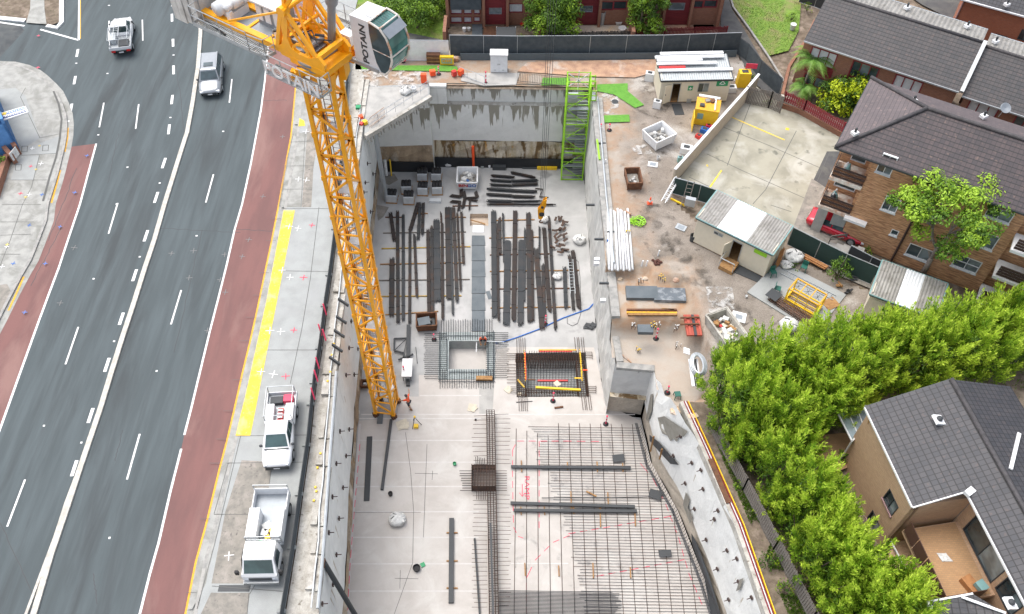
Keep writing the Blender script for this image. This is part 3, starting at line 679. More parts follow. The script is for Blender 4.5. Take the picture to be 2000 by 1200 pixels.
# ---------------- pit walls ----------------
def wallstrip(mb,pts,z0,z1,m,jit=0.0,n=1.2,off=0.0,seed=1):
    """vertical wall along pts between heights z0<z1 (z1 may vary), lightly uneven"""
    R=random.Random(seed)
    def zt(p):return z1(p) if callable(z1) else z1
    mb.m(m);pts=[Vector((p[0],p[1],0)) for p in pts];rows=[];k=5
    fine=[]
    for a,b in zip(pts[:-1],pts[1:]):
        c=max(1,int((b-a).length/n));fine+=[a.lerp(b,i/c) for i in range(c)]
    fine.append(pts[-1])
    vs=[]
    for i,p in enumerate(fine):
        a=fine[max(i-1,0)];b=fine[min(i+1,len(fine)-1)];t=(b-a).normalized();q=Vector((-t.y,t.x,0))
        for r in range(k+1):
            jj=R.uniform(-jit,jit) if 0<i<len(fine)-1 else 0
            vs.append((p.x+q.x*(jj+off),p.y+q.y*(jj+off),lerp(z0,zt(p),r/k)))
    fs=[(i*(k+1)+r,i*(k+1)+r+1,(i+1)*(k+1)+r+1,(i+1)*(k+1)+r) for i in range(len(fine)-1) for r in range(k)]
    mb.add(vs,fs)
L5=PIT_L
mb=MB();mb.smooth=False
wallstrip(mb,PIT_L,-7.6,.1,0,.05,off=0.0);wallstrip(mb,PIT_L,FZ-.1,-7.6,1,.1,seed=3,off=-.0)
tag(mb.build('shoring_wall',[M['shot_left'],M['rock']]),'long pale sprayed concrete pit wall along the footpath beside the tower crane','retaining wall')
# back wall
mb=MB()
wallstrip(mb,[PIT_L[-1],PIT_B[0]],-6.3,.1,0,.03);wallstrip(mb,[PIT_L[-1],PIT_B[0]],FZ-.1,-6.3,1,.12)
wallstrip(mb,PIT_B[0:2],FZ-.1,.1,0,0);wallstrip(mb,PIT_B[1:],-6.2,-1.95,0,.03);wallstrip(mb,PIT_B[1:],FZ-.1,-6.2,2,.16,seed=5)
mb.m(3);wallstrip(mb,[(-7.75,64.45),(7.3,64.5)],-1.95,.1,3,.03)
mb.m(4).box(.2,64.25,-2.05,13.6,.5,.12);mb.m(0).box(-7.0,64.2,-6.2,1.6,.45,6.3)
M['rock2']=mat('weeping_rock',(.56,.5,.4),(.42,.34,.22),1.2,(.16,.1,.045),.9,rough=.85,bmp=.8,bscale=5,sc=(1.6,1,.28),c4=(.45,.24,.06),scale4=1.4,lo3=.48,hi3=.56)
o=tag(mb.build('shoring_wall',[M['shot_back'],M['rock'],M['rock2'],M['shot'],M['capping']]),'stepped concrete pit wall streaked with dark water stains over a weeping rock band','retaining wall')
mb=MB();mb.box(-10.4,62.95,FZ,5.3,.12,1.25);mb.box(-.4,63.72,FZ,14.6,.1,1.2)
mb.build('membrane_strip',M['membrane'],o)
# right wall
mb=MB()
M['shot_right']=drip('sprayed_concrete_right',(.66,.66,.63),(.47,.47,.45),(.25,.24,.22),-.1,9.0,amt=.62)
rt=lambda p:.1 if p.y>43 else (-.6 if p.y>39 else BZ+.1)
wallstrip(mb,[(6.8,64.0)]+PIT_R,FZ-.1,rt,0,.1,.6)
o=tag(mb.build('shoring_wall',[M['shot_right']]),'grooved grey pit wall below the clay yard and green stair tower','retaining wall')
# recessed end wall and long flared wall on the right
mb=MB();wallstrip(mb,[PIT_R[-1],PIT_Q[0]],FZ+3.2,BZ+.1,0,.04,.5)
wallstrip(mb,[PIT_R[-1],PIT_Q[0]],FZ-.1,FZ+3.2,1,.04,.5,off=.35)
mb.m(2).face((7.5,35.9,FZ+3.2),(10.2,35.6,FZ+3.2),(10.15,35.2,FZ+3.2),(7.5,35.5,FZ+3.2))
tag(mb.build('shoring_wall',[M['shot_low'],M['cloth'],M['rock2']]),'short recessed pit wall with drip stains above beige cloth, by the rebar mesh','retaining wall')
mb=MB()
qt=lambda p:BZ+.1 if p.y>34 else (-1.3 if p.y>31.8 else .1)
wallstrip(mb,PIT_Q,FZ+2.3,qt,0,.05,1.0);wallstrip(mb,PIT_Q,FZ-.1,FZ+2.35,1,.05,.8,off=.12,seed=9)
wr=tag(mb.build('shoring_wall',[M['shot_left'],M['cloth']]),'flared pale pit wall with beige cloth foot between rebar mesh and hedge','retaining wall')
# ---------------- tower crane ----------------
CC=Vector((-9.7,36.1,0));MY=radians(-7)
crane=T('tower_crane','tall yellow lattice tower crane rising from the pit, with white cab and grey counterweights','crane',(CC.x,CC.y,FZ))
def mp(a,b,z):return Vector((CC.x+a*cos(MY)-b*sin(MY),CC.y+a*sin(MY)+b*cos(MY),z))
hw=.72;bay=1.566;z=FZ+.35;cnr=[(-hw,-hw),(hw,-hw),(hw,hw),(-hw,hw)];nb=20
for sct in range(nb//2):
    mb=MB();z0=z+sct*2*bay;z1=z0+2*bay-.02
    for a,b in cnr:
        mb.box(*mp(a,b,0)[:2],z0,.2,.2,z1-z0,MY)
        mb.box(*mp(a,b,0)[:2],z1-.14,.27,.27,.14,MY);mb.box(*mp(a,b,0)[:2],z0,.27,.27,.14,MY)
    for k in range(2):
        zz=z0+k*bay
        for i in range(4):
            p=cnr[i];q=cnr[(i+1) % 4];A=mp(*p,zz+.1);B=mp(*q,zz+.1)
            mb.beam(A,B,.09,.11)
            if (k+i) % 2:mb.beam(mp(*p,zz+.15),mp(*q,zz+bay),.1,.12)
            else:mb.beam(mp(*q,zz+.15),mp(*p,zz+bay),.1,.12)
            # gussets
            r=q if (k+i) % 2 else p
            c=mp(r[0]*.93,r[1]*.93,zz+bay-.2);mb.box(c.x,c.y,c.z,.3,.3,.34,MY)
    mb.build('mast_section',M['crane'],crane)
lad=MB();z1=FZ+.4+nb*bay
for x in (-.2,.2):lad.beam(mp(x-.1,.35,FZ+.4),mp(x-.1,.35,z1),.05)
zz=FZ+.6
while zz<z1:lad.beam(mp(-.3,.35,zz),mp(.1,.35,zz),.03);zz+=.3
for k in range(7):
    zz=FZ+2.5+k*4.3;c=mp(.25,.1,0);lad.box(c.x,c.y,zz,.95,1.1,.03,MY);0
lad.build('ladder',M['galv'],crane)
cb=MB();R=random.Random(4)
for k in range(2):
    pts=[mp(-.35+.12*k+R.uniform(-.06,.06),-.1,FZ+1+i*1.9) for i in range(16)];cb.path(pts,.02,5)
cb.build('power_cable',M['dark'],crane)
for a,b in cnr:
    ft=MB();c=mp(a,b,0);ft.box(c.x,c.y,FZ,.34,.34,.36,MY);ft.box(c.x,c.y,FZ+.02,.5,.12,.3,MY);ft.box(c.x,c.y,FZ+.02,.12,.5,.3,MY)
    ft.build('foot',M['rust'],crane)
# slewing part: local axes u (towards counterweight), v (towards the road side), z
HA=radians(147)
CM=Matrix.Translation((CC.x,CC.y,0)) @ Matrix.Rotation(HA,4,'Z')
def lm():m=MB();m.M=CM;return m
ZT=z+nb*bay          # top of the mast, ~21.35
mb=MB()
for a,b in cnr:
    A=mp(a,b,ZT-.1);B=mp(a*1.25,b*1.25,ZT+1.0);mb.beam(A,B,.26,.26)
for i in range(4):
    p=cnr[i];q=cnr[(i+1) % 4]
    mb.add([mp(p[0]*1.1,p[1]*1.1,ZT+.1),mp(q[0]*1.1,q[1]*1.1,ZT+.1),mp(q[0]*1.28,q[1]*1.28,ZT+1.0),mp(p[0]*1.28,p[1]*1.28,ZT+1.0)],[(0,1,2,3)]) if i != 0 else mb.beam(mp(-.9,-.9,ZT+.95),mp(.9,-.9,ZT+.95),.2,.3)
c=mp(-1.05,-.8,0);mb.box(c.x,c.y,ZT+.1,.45,.3,.85,MY,.6,1)
c=mp(1.02,.6,0);mb.box(c.x,c.y,ZT-.2,.3,.8,1.1,MY)
mb.build('mast_head',M['crane'],crane)
mb=MB();mb.lathe(CC.x,CC.y,[(1.02,0),(1.02,.16),(.92,.16),(.92,.3),(1.05,.3),(1.05,.42)],24,ZT+1.0);mb.build('slewing_ring',M['steelgrey'],crane)
DZ=ZT+1.42           # deck level ~22.8
mb=lm()
for v in (-.85,.75):
    mb.box(3.2,v,DZ-.05,8.2,.26,.34);mb.box(3.2,v,DZ+.27,8.2,.34,.04)
for u in (1.3,2.6,4.1,5.6,7.0):mb.box(u,-.05,DZ,.16,1.6,.2)
mb.box(-.2,0,DZ-.3,2.3,1.9,.34)
for v in (-.95,.85):                     # big cheek plates that carry the jib foot
    prof=[(-1.25,-.1),(1.5,-.1),(1.75,.35),(1.35,.55),(1.1,1.1),(1.12,2.6),(.55,2.75),(.6,2.0),(.85,1.1),(.7,.6),(.3,.42),(-.4,.45),(-1.0,.75),(-1.35,.4)]
    vs=[(a,v-.09,DZ+b) for a,b in prof]+[(a,v+.09,DZ+b) for a,b in prof];n=len(prof)
    tri=tessellate_polygon([[Vector((a,b,0)) for a,b in prof]])
    mb.add(vs,[tuple(t) for t in tri]+[tuple(i+n for i in t[::-1]) for t in tri]+[(i,(i+1) % n,n+(i+1) % n,n+i) for i in range(n)])
    mb.beam((1.7,v,DZ+.3),(.9,v,DZ+2.6),.2,.22);mb.beam((-.9,v,DZ+.5),(.75,v,DZ+2.65),.16,.2);mb.beam((-.5,v,DZ+.4),(.75,v,DZ+1.9),.1)
    mb.beam((.85,v,DZ+2.5),(5.0,v,DZ+.4),.09)
    mb.tube((.8,v-.2,DZ+2.55),(.8,v+.2,DZ+2.55),.26,12)
mb.tube((.8,-1.0,DZ+2.55),(.8,.9,DZ+2.55),.13,10);mb.beam((1.5,-.9,DZ+.5),(1.5,.8,DZ+.5),.2);mb.beam((-.9,-.9,DZ+.6),(-.9,.8,DZ+.6),.24)
mb.beam((.45,-.95,DZ+1.5),(.45,.85,DZ+1.5),.14);mb.beam((.2,-.9,DZ+1),(1.1,.8,DZ+2.1),.1)
for v in (-1.15,-1.75):mb.box(-.55,v,DZ-.6,1.3,.1,1.1,0,.7,1)     # cylinder bracket on the cab side
mb.box(-.5,-1.45,DZ-.75,1.5,.7,.2);mb.beam((-1.1,-1.5,DZ-.2),(.3,-1.8,DZ+1.1),.2,.16)
for (a,b_,r_) in (((1.3,-.85,DZ+.5),(.2,.75,DZ+1.6),.06),((-.6,.7,DZ+.6),(.8,.1,DZ+2.4),.07),((1.6,.7,DZ+.4),(2.6,-.7,DZ+.3),.07),((-.2,-.8,DZ+.6),(.7,-.1,DZ+2.3),.06)):mb.tube(a,b_,r_,8)
for v in (-.95,.85):
    for k in range(7):a=pi*k/6;b2=pi*(k+1)/6;mb.beam((.1+.55*cos(a),v,DZ+.45+.5*sin(a)),(.1+.55*cos(b2),v,DZ+.45+.5*sin(b2)),.12,.12)
mb.build('slewing_frame',M['crane'],crane)
mb=lm()
for u,v,z_ in ((.4,.2,1.0),(-.3,-.4,.9),(1.0,-.3,1.3),(1.9,.2,.6)):mb.tube((u,v,DZ+z_),(u+.35,v+.3,DZ+z_+.1),.07,8)
mb.path([(1.8,-.5,DZ+.5),(1.1,-.2,DZ+1.2),(.5,.3,DZ+1.5),(-.2,.2,DZ+1.0),(-.6,-.5,DZ+.7)],.035,6);mb.path([(1.7,.4,DZ+.5),(.9,.5,DZ+.9),(.2,-.1,DZ+1.2),(-.5,.3,DZ+.8)],.03,6);mb.build('hydraulic_line',M['dark'],crane)
mb=lm();mb.box(3.5,-.05,DZ+.1,7.0,1.4,.04)
for u in (1.2,2.4):mb.box(u,-.2,DZ+.2,.5,.9,.25)
mb.tube((.3,-.8,DZ+.3),(.3,.7,DZ+.3),.14,10);mb.tube((-.6,-.7,DZ+.1),(-.5,.8,DZ+.1),.11,10);mb.build('machine_deck',M['steelgrey'],crane)
# jib: four-chord lattice rising steeply out of the picture
A0=Vector((.8,0,DZ+2.6));jd=Vector((-.40,0,.915)).normalized();js=Vector((0,1,0));jn=jd.cross(js)
mb=lm();Lj=26;W=.85
def jp(t,s,q,k=1.0):return A0+jd*t+js*s*k+jn*q*k
for s in (-W,W-.1):
    for q in (-.55,.55):
        mb.beam(jp(0,s,0),jp(2.2,s*.9,q),.17);mb.beam(jp(2.2,s*.9,q),jp(Lj,s*.9,q),.15)
n=16
for i in range(n):
    t0=2.2+i*(Lj-2.2)/n;t1=2.2+(i+1)*(Lj-2.2)/n
    for q in (-.55,.55):mb.beam(jp(t0,-W*.9,q),jp(t1,(W-.1)*.9,q) if i % 2==0 else jp(t1,-W*.9+.01,q),.07);mb.beam(jp(t0,-W*.9,q),jp(t0,(W-.1)*.9,q),.08)
    for s in (-W*.9,(W-.1)*.9):mb.beam(jp(t0,s,-.55 if i % 2 else .55),jp(t1,s,.55 if i % 2 else -.55),.07)
mb.build('jib',M['crane'],crane)
mb=lm();mb.tube((-.25,-.85,DZ+.35),(-1.0,-.55,DZ+2.9),.2,12);mb.tube((-1.0,-.55,DZ+2.9),(-2.1,-.25,DZ+5.6),.3,14);mb.tube((-2.1,-.25,DZ+5.6),(-3.6,0,DZ+9.9),.17,12)
mb.build('luffing_cylinder',M['steelgrey'],crane)
# counterweight slabs
for k,(u,w0,w1,zz,h) in enumerate([(8.5,-2.6,1.3,DZ-.6,3.0),(8.05,-2.6,1.3,DZ-.6,3.0),(7.6,-2.6,1.25,DZ-.5,2.8),(7.15,-2.5,1.2,DZ-.4,2.6)]):
    mb=lm();mb.box(u,(w0+w1)/2,zz,.43,w1-w0,h,0,.96,.98);mb.tube((u,.2,zz+h),(u,.2,zz+h+.12),.05);mb.tube((u,-1.4,zz+h),(u,-1.4,zz+h+.12),.05)
    mb.build('counterweight',M['cwt'],crane)
# winch
mb=lm();mb.smooth=True;mb.tube((5.75,-.7,DZ+.75),(5.75,.85,DZ+.75),.36,16);mb.tube((5.2,-.35,DZ+.95),(5.2,.3,DZ+.95),.28,14);mb.tube((5.2,.3,DZ+.95),(5.2,.72,DZ+.95),.2,14);mb.tube((5.1,-.75,DZ+.9),(5.1,-.35,DZ+.9),.22,12)
mb.smooth=False;mb.box(5.3,0,DZ+.15,.5,1.2,.45);mb.box(5.1,.62,DZ+.2,.3,.2,.6);mb.build('winch',M['white'],crane)
mb=lm();mb.smooth=True;mb.tube((5.95,-1.7,DZ+.8),(5.95,-.75,DZ+.8),.5,18);mb.build('rope_drum',M['steelgrey'],crane)
# electrical cabinets
mb=lm();mb.box(3.1,-.6,DZ+.15,1.7,.9,1.25);eb=mb.build('electrical_cabinet',M['steelgrey'],crane)
mb=lm();mb.box(3.1,-.55,DZ+1.42,2.0,1.2,.1);mb.build('cabinet_roof',M['white'],eb)
mb=lm()
for u in (2.6,3.2,3.75):mb.box(u,-.13,DZ+.4,.38,.04,.8)
mb.box(2.0,-.1,DZ+.35,.35,.5,.7);mb.box(2.1,.35,DZ+.3,.3,.3,.35);mb.build('cabinet_door',M['white'],eb)
# walkways and railings
gr=lm()
def walk(u0,u1,v0,v1,zz,name='walkway',rails=(1,)):
    m=lm();u=u0
    while u<u1:m.box(u,(v0+v1)/2,zz,.035,v1-v0,.03);u+=.12
    for v in (v0,v1):m.box((u0+u1)/2,v,zz-.05,u1-u0,.05,.1)
    m.build(name,M['galv'],crane)
def railing(pts,zz,h=1.05,n=None,m=None):
    m=lm() if m is None else m
    for a,b in zip(pts[:-1],pts[1:]):
        a=Vector(a);b=Vector(b);L=(b-a).length;n=max(1,round(L/1.1))
        for k in range(n+1):
            p=a.lerp(b,k/n);m.tube((p.x,p.y,zz),(p.x,p.y,zz+h),.025,5)
        for q in (.5,1.0):m.tube((a.x,a.y,zz+h*q),(b.x,b.y,zz+h*q),.025,5)
        m.beam((a.x,a.y,zz+.08),(b.x,b.y,zz+.08),.02,.14)
    m.build('railing',M['galv'],crane)
walk(3.0,6.9,.95,1.6,DZ-.1);railing([(6.9,.95),(6.9,1.6),(3.0,1.6)],DZ-.1)
walk(1.9,3.4,.95,1.5,DZ-.2);railing([(3.0,1.6),(2.0,1.5),(1.9,.95)],DZ-.2)
walk(-1.5,2.1,1.0,1.65,DZ-.9);railing([(2.2,1.65),(-1.6,1.65),(-1.6,1.0)],DZ-.9,1.1)
railing([(6.7,-1.1),(6.7,-1.7),(2.0,-1.7)],DZ)
# banner with cut-out letters on the near railing
bn=lm();bn.beam((2.1,1.7,DZ-.98),(-1.5,1.7,DZ-.98),.03,.05);bn.beam((2.1,1.7,DZ-.22),(-1.5,1.7,DZ-.22),.03,.05)
bn=bn.build('name_banner',M['galv'],crane)
vs,fs=text_mesh('POTAIN',.98,.02,.015)
mb=lm();mb.add([(.3-v.x*1.02,1.71+v.z,DZ-.6+v.y) for v in vs],fs);mb.build('lettering',M['whiteplastic'],bn)
# cab side platform
walk(-1.3,1.6,-2.9,-1.9,DZ-.1,'cab_platform');railing([(1.6,-1.9),(1.6,-2.9),(-1.3,-2.9)],DZ-.1)
mb=lm();mb.box(-.7,-1.55,DZ+.05,.7,.5,.55);mb.box(-.75,-2.6,DZ,.5,.4,.35);mb.build('control_box',M['white'],crane)
mb=lm();mb.beam((-1.1,-1.0,DZ-.4),(-3.0,-1.0,DZ-.4),.12,.2);mb.beam((-1.1,-2.3,DZ-.4),(-3.0,-2.3,DZ-.4),.12,.2)
for u in (-1.3,-1.6,-1.9):mb.beam((u,-2.3,DZ-.4),(u,-1.0,DZ-.4),.08)
mb.build('cab_support',M['galv'],crane)
# hoses
mb=lm();mb.path([(-.2,-1.0,DZ+.2),(-.5,-1.3,DZ+.35),(-.9,-1.25,DZ+.1),(-1.1,-1.0,DZ+.25),(-.7,-.9,DZ+.4)],.035,5);mb.path([(6.6,1.3,DZ+.1),(6.0,1.4,DZ+.25),(5.4,1.3,DZ-.02),(4.8,1.45,DZ)],.06,5);mb.build('hose',M['black'],crane)
# cab: axes f = -u, w = -v
cabz=DZ-.35;CU,CV=-1.55,-1.0;CW=1.35
prof=[(0,0),(0,2.55),(1.35,2.6),(1.8,2.5),(2.15,2.1),(2.35,1.5),(2.35,.9),(2.15,.3),(1.85,-.05),(1.4,-.1)]
def cp(f,w,zz):return (CU-f,CV-w,cabz+zz)
mb=lm();body=[(0,0),(0,2.55),(1.15,2.6),(1.12,2.0),(1.2,1.2),(1.35,.4),(1.6,-.08),(1.4,-.1)]
def sideprof(mb,pr,w0,w1,side=True):
    n=len(pr);tri=tessellate_polygon([[Vector((a,b,0)) for a,b in pr]])
    vs=[cp(a,w0,b) for a,b in pr]+[cp(a,w1,b) for a,b in pr]
    mb.add(vs,[tuple(t) for t in tri]+[tuple(i+n for i in t[::-1]) for t in tri]+[(i,(i+1) % n,n+(i+1) % n,n+i) for i in range(n)])
sideprof(mb,body,0,CW);mb.box(CU-.95,CV-.62,cabz+2.6,.42,.55,.03)
cabo=mb.build('cab',M['white'],crane)
mb=lm();gp=[(1.15,2.52),(1.35,2.55),(1.78,2.45),(2.12,2.07),(2.31,1.5),(2.31,.9),(2.12,.33),(1.82,-.02),(1.6,-.05),(1.35,.4),(1.2,1.2),(1.12,2.0)]
sideprof(mb,gp,.03,CW-.03);mb.build('window',M['glass_g'],cabo)
mb=lm();sideprof(mb,[(a*.985+.02,b*.98+.02) for a,b in gp],.0,.028);mb.build('side_window',M['glass'],cabo)
fr=lm()
pr2=[(1.15,2.6),(1.4,2.58),(1.82,2.48),(2.16,2.1),(2.36,1.5),(2.36,.9),(2.16,.3),(1.85,-.08),(1.55,-.1)]
for w in (0,CW):fr.path([cp(a,w,b) for a,b in pr2],.055,6)
for a,b in ((1.82,2.5),(2.36,1.1),(1.85,-.05),(1.2,2.62)):fr.tube(cp(a,0,b),cp(a,CW,b),.04,6)
fr.tube(cp(1.2,0,1.15),cp(2.36,0,1.1),.025,6)
M['rustwhite']=mat('rust_stained_white',(.72,.68,.62),(.6,.33,.2),2.5,rough=.6,lo=.5,hi=.6)
fr.build('window_frame',M['rustwhite'],cabo)
mb=lm()
for k in range(8):w=.15+k*(CW-.3)/7;mb.tube(cp(1.25,w,2.68),cp(1.72,w,2.58),.012,4)
mb.build('roof_grille',M['dark'],cabo)
mb=lm();mb.beam(cp(1.95,CW/2,2.42),cp(2.35,CW/2,2.12),CW*.98,.03,up=(0,0,1));mb.build('sun_visor',M['steelgrey'],cabo)
vs,fs=text_mesh('POTAIN',.52,.006,.014)
mb=lm();mb.add([(CU-.72+v.y*.95-.12*v.x*0,CV+.012+v.z,cabz+1.22+v.x*1.16) for v in vs],fs);mb.build('lettering',M['dark'],cabo)
# hoist ropes and hook hanging over the pit floor
hk=G(1057,428,FZ+.9);R_=T('crane_hook','yellow hook block hanging on four thin ropes above the steel stacks','hook',(hk.x,hk.y,FZ+.9))
mb=MB()
for dx,dy in ((-.32,0),(-.12,.1),(.1,0),(.34,.1)):mb.tube((hk.x+dx*.6,hk.y+dy,FZ+2.6),(hk.x+dx*1.3,hk.y+dy,44),.017,4)
mb.build('rope',M['dark'],R_)
mb=MB();c=(hk.x,hk.y)
pr=[(-.28,.2),(-.36,1.3),(-.1,1.75),(.12,2.5),(.42,2.65),(.36,1.8),(.22,1.2),(.16,.35),(0,.05)]
n=len(pr);tri=tessellate_polygon([[Vector((a,b,0)) for a,b in pr]])
for d in (-.16,.1):
    vs=[(c[0]+a,c[1]+d,FZ+.9+b) for a,b in pr]+[(c[0]+a,c[1]+d+.07,FZ+.9+b) for a,b in pr]
    mb.add(vs,[tuple(t) for t in tri]+[tuple(i+n for i in t[::-1]) for t in tri]+[(i,(i+1) % n,n+(i+1) % n,n+i) for i in range(n)])
mb.build('hook_block',M['crane'],R_)
mb=MB();mb.tube((c[0]+.02,c[1]-.25,FZ+1.7),(c[0]+.02,c[1]+.25,FZ+1.7),.24,14);mb.tube((c[0]+.05,c[1]-.25,FZ+2.6),(c[0]+.05,c[1]+.25,FZ+2.6),.13,12)
mb.build('sheave',M['dark'],R_)
mb=MB();mb.path([(c[0],c[1],FZ+1.0),(c[0]-.02,c[1],FZ+.75),(c[0]-.16,c[1],FZ+.6),(c[0]-.14,c[1],FZ+.45),(c[0]+.04,c[1],FZ+.38),(c[0]+.16,c[1],FZ+.5)],.05,8);mb.build('hook',M['rust'],R_)
# ---------------- walls: anchors, cappings, fence along the footpath ----------------
def anchor(p,nrm,parent):
    mb=MB();p=Vector(p);n=Vector(nrm).normalized();t=Vector((-n.y,n.x,0))
    mb.beam(p+n*.04,p+n*.12,.24,.24);mb.tube(p,p+n*.4+Vector((0,0,.04)),.03,5);mb.build('rock_anchor',M['dark2'],parent)
def wallx(y,line):
    for (x0,y0),(x1,y1) in zip(line[:-1],line[1:]):
        if min(y0,y1)<=y<=max(y0,y1):return lerp(x0,x1,(y-y0)/(y1-y0))
    return line[0][0]
lw=[o for o in COL.objects if o.get('label','').startswith('long pale')][0]
def wall_hit_left(px,py):
    lo,hi=-9.2,.1       # find z where the ray meets the left wall
    for k in range(30):
        m=(lo+hi)/2;q=G(px,py,m)
        if q.x>wallx(q.y,PIT_L):hi=m
        else:lo=m
    return q
for px,py in [(684,628),(680,680),(697,682),(674,733),(690,732),(662,843),(680,839),(655,906),(674,891),(647,971),(668,953),(640,1041),(660,1013),(655,1084),(627,1180),(648,1142),(716,320),(712,357),(709,376),(722,414),(727,340),(705,455),(700,505),(690,560)]:
    q=wall_hit_left(px,py);anchor((q.x,q.y,q.z),(1,.05,0),lw)
def wall_hit_right(px,py,line=PIT_Q):
    lo,hi=-9.3,.1
    for k in range(30):
        m=(lo+hi)/2;q=G(px,py,m)
        if q.x<wallx(q.y,line):hi=m
        else:lo=m
    return q
for px,py in [(1331,852),(1317,890),(1353,904),(1340,944),(1375,955),(1358,994),(1381,1054),(1397,1014),(1403,1111),(1422,1075),(1425,1171),(1444,1136),(1371,918),(1404,997),(1441,1091),(1470,1167)]:
    q=wall_hit_right(px,py);anchor((q.x,q.y,q.z),(-.93,-.35,0),wr)
for pts in [[(1272,848),(1290,862),(1330,907),(1313,905),(1290,880),(1272,860)],[(1354,1040),(1366,1060),(1388,1120),(1412,1200),(1420,1230),(1398,1230),(1380,1130),(1355,1060)]]:
    vs=[];
    for px,py in pts:q=wall_hit_right(px,py);vs.append((q.x-.14,q.y-.06,q.z))
    tri=tessellate_polygon([[Vector(v) for v in vs]]);mb=MB();mb.add(vs,[tuple(t) for t in tri]);mb.build('membrane_patch',M['dark'],wr)
for (a,b) in [((1285,850),(1278,880)),((1301,875),(1296,895))]:
    A=wall_hit_right(*a);B=wall_hit_right(*b);mb=MB().beam((A.x-.3,A.y-.1,A.z),(B.x-.3,B.y-.1,B.z),.12,.06);mb.build('timber_prop',M['timber'],wr)
# concrete sump lip with wet stain at the top of the flared wall
def wpatch(pts,m,nm='wet_stain'):
    vs=[]
    for px,py in pts:q=wall_hit_right(px,py);vs.append((q.x-.1,q.y-.05,q.z))
    tri=tessellate_polygon([[Vector(v) for v in vs]]);mb=MB();mb.add(vs,[tuple(t) for t in tri]);mb.build(nm,M[m],wr)
wpatch([(1287,815),(1300,812),(1330,832),(1346,842),(1338,852),(1330,850),(1324,862),(1318,856),(1312,861),(1306,850),(1296,846),(1292,836)],'wet')
wpatch([(1273,770),(1278,768),(1276,800),(1268,822),(1264,818)],'wet');wpatch([(1342,960),(1350,975),(1346,990),(1356,1010),(1350,1022),(1342,1000),(1336,985)],'wet');wpatch([(1448,1130),(1455,1128),(1448,1150),(1440,1154)],'wet')
# capping strips
def lx(d,z):return [Vector((x+d,y,z)) for x,y in PIT_L]
cap=MB();fw=GL(FEN,0)
st('wall_capping',MB().sheet([(p.x+.1,p.y) for p in fw]+[(p[0]-.02,p[1]) for p in PIT_L][::-1][::-1],.1),M['capping'])
cb_=T('capping_beam','broken pale concrete capping beam with pipes along the left pit edge','capping beam',(-12.6,40,.1))
mb=MB();R=random.Random(3);y=18.0
while y<62:
    L=R.uniform(1.6,4);x=wallx(min(y+L/2,62),PIT_L);w_=R.uniform(.3,.5)
    xf=wallx(y+L/2,[(p.x,p.y) for p in GL(FEN,0)][::-1]) if False else x
    mb.box(x-.2,y+L/2,.1,.34,L-.08,R.uniform(.1,.2),radians(.9));mb.box(x-.62-R.uniform(0,.1),y+L/2,.1,w_,L-.2,R.uniform(.12,.32),radians(1.4));y+=L
mb.build('beam_block',M['capping'],cb_)
mb=MB();mb.path([Vector((wallx(max(8,min(y,62)),PIT_L)-.42+.05*sin(y*1.3),y,.4)) for y in range(17,62,2)],.05,6);mb.build('conduit',M['galv'],cb_)
mb=MB();mb.path([Vector((wallx(max(8,min(y,36)),PIT_L)-.06,y,.34)) for y in range(17,34,2)],.11,8);mb.build('drain_pipe',M['galv'],cb_)
for px,py in [(669,588),(665,622),(661,649),(657,677),(652,702)]:
    q=G(px,py,.5);mb=MB().beam(q+Vector((-.3,.1,.1)),q+Vector((.45,-.35,-.1)),.1,.3);mb.build('bracket',M['dark'],cb_)
for px,py in [(655,648),(652,672),(648,694),(645,727),(626,886),(620,914),(618,960),(613,978),(616,952),(640,745)]:
    q=G(px,py,.4);mb=MB().box(q.x,q.y,.3,.12,.12,.16);mb.build('bar_cap',M['yellow'],cb_)
fence=T('site_fence','long black shade cloth fence between the footpath and the left pit edge','fence',tuple(G(628,683,0)))
fw2=GL(FEN,0);tall=[]
fm=MB()
for a,b in zip(fw2[:-1],fw2[1:]):
    n=max(1,int((b-a).length/2.4))
    for k in range(n):
        p=a.lerp(b,k/n);q=a.lerp(b,(k+1)/n);fm=MB();fm.beam((p.x,p.y,.6),(q.x,q.y,.6),.03,.9,up=(0,0,1));fm.build('fence_panel',M['charcoal'],fence)
        fp_=MB();fp_.tube((p.x,p.y,0),(p.x,p.y,1.12),.03,6);fp_.beam((p.x,p.y,1.06),(q.x,q.y,1.06),.04);fp_.build('fence_post',M['dark'],fence)
        fq=MB().box(p.x-.15,p.y,.12,.5,.22,.14);fq.build('fence_block',M['form'],fence)
for i,(px,py) in enumerate([(634,605),(625,645),(620,710),(617,735),(611,770),(633,655)]):
    q=G(px,py,.9);mb=MB().beam(q+Vector((-.1,.25,.35)),q+Vector((.1,-.2,-.35)),.1);mb.build('warning_flag',M['pink'],fence)
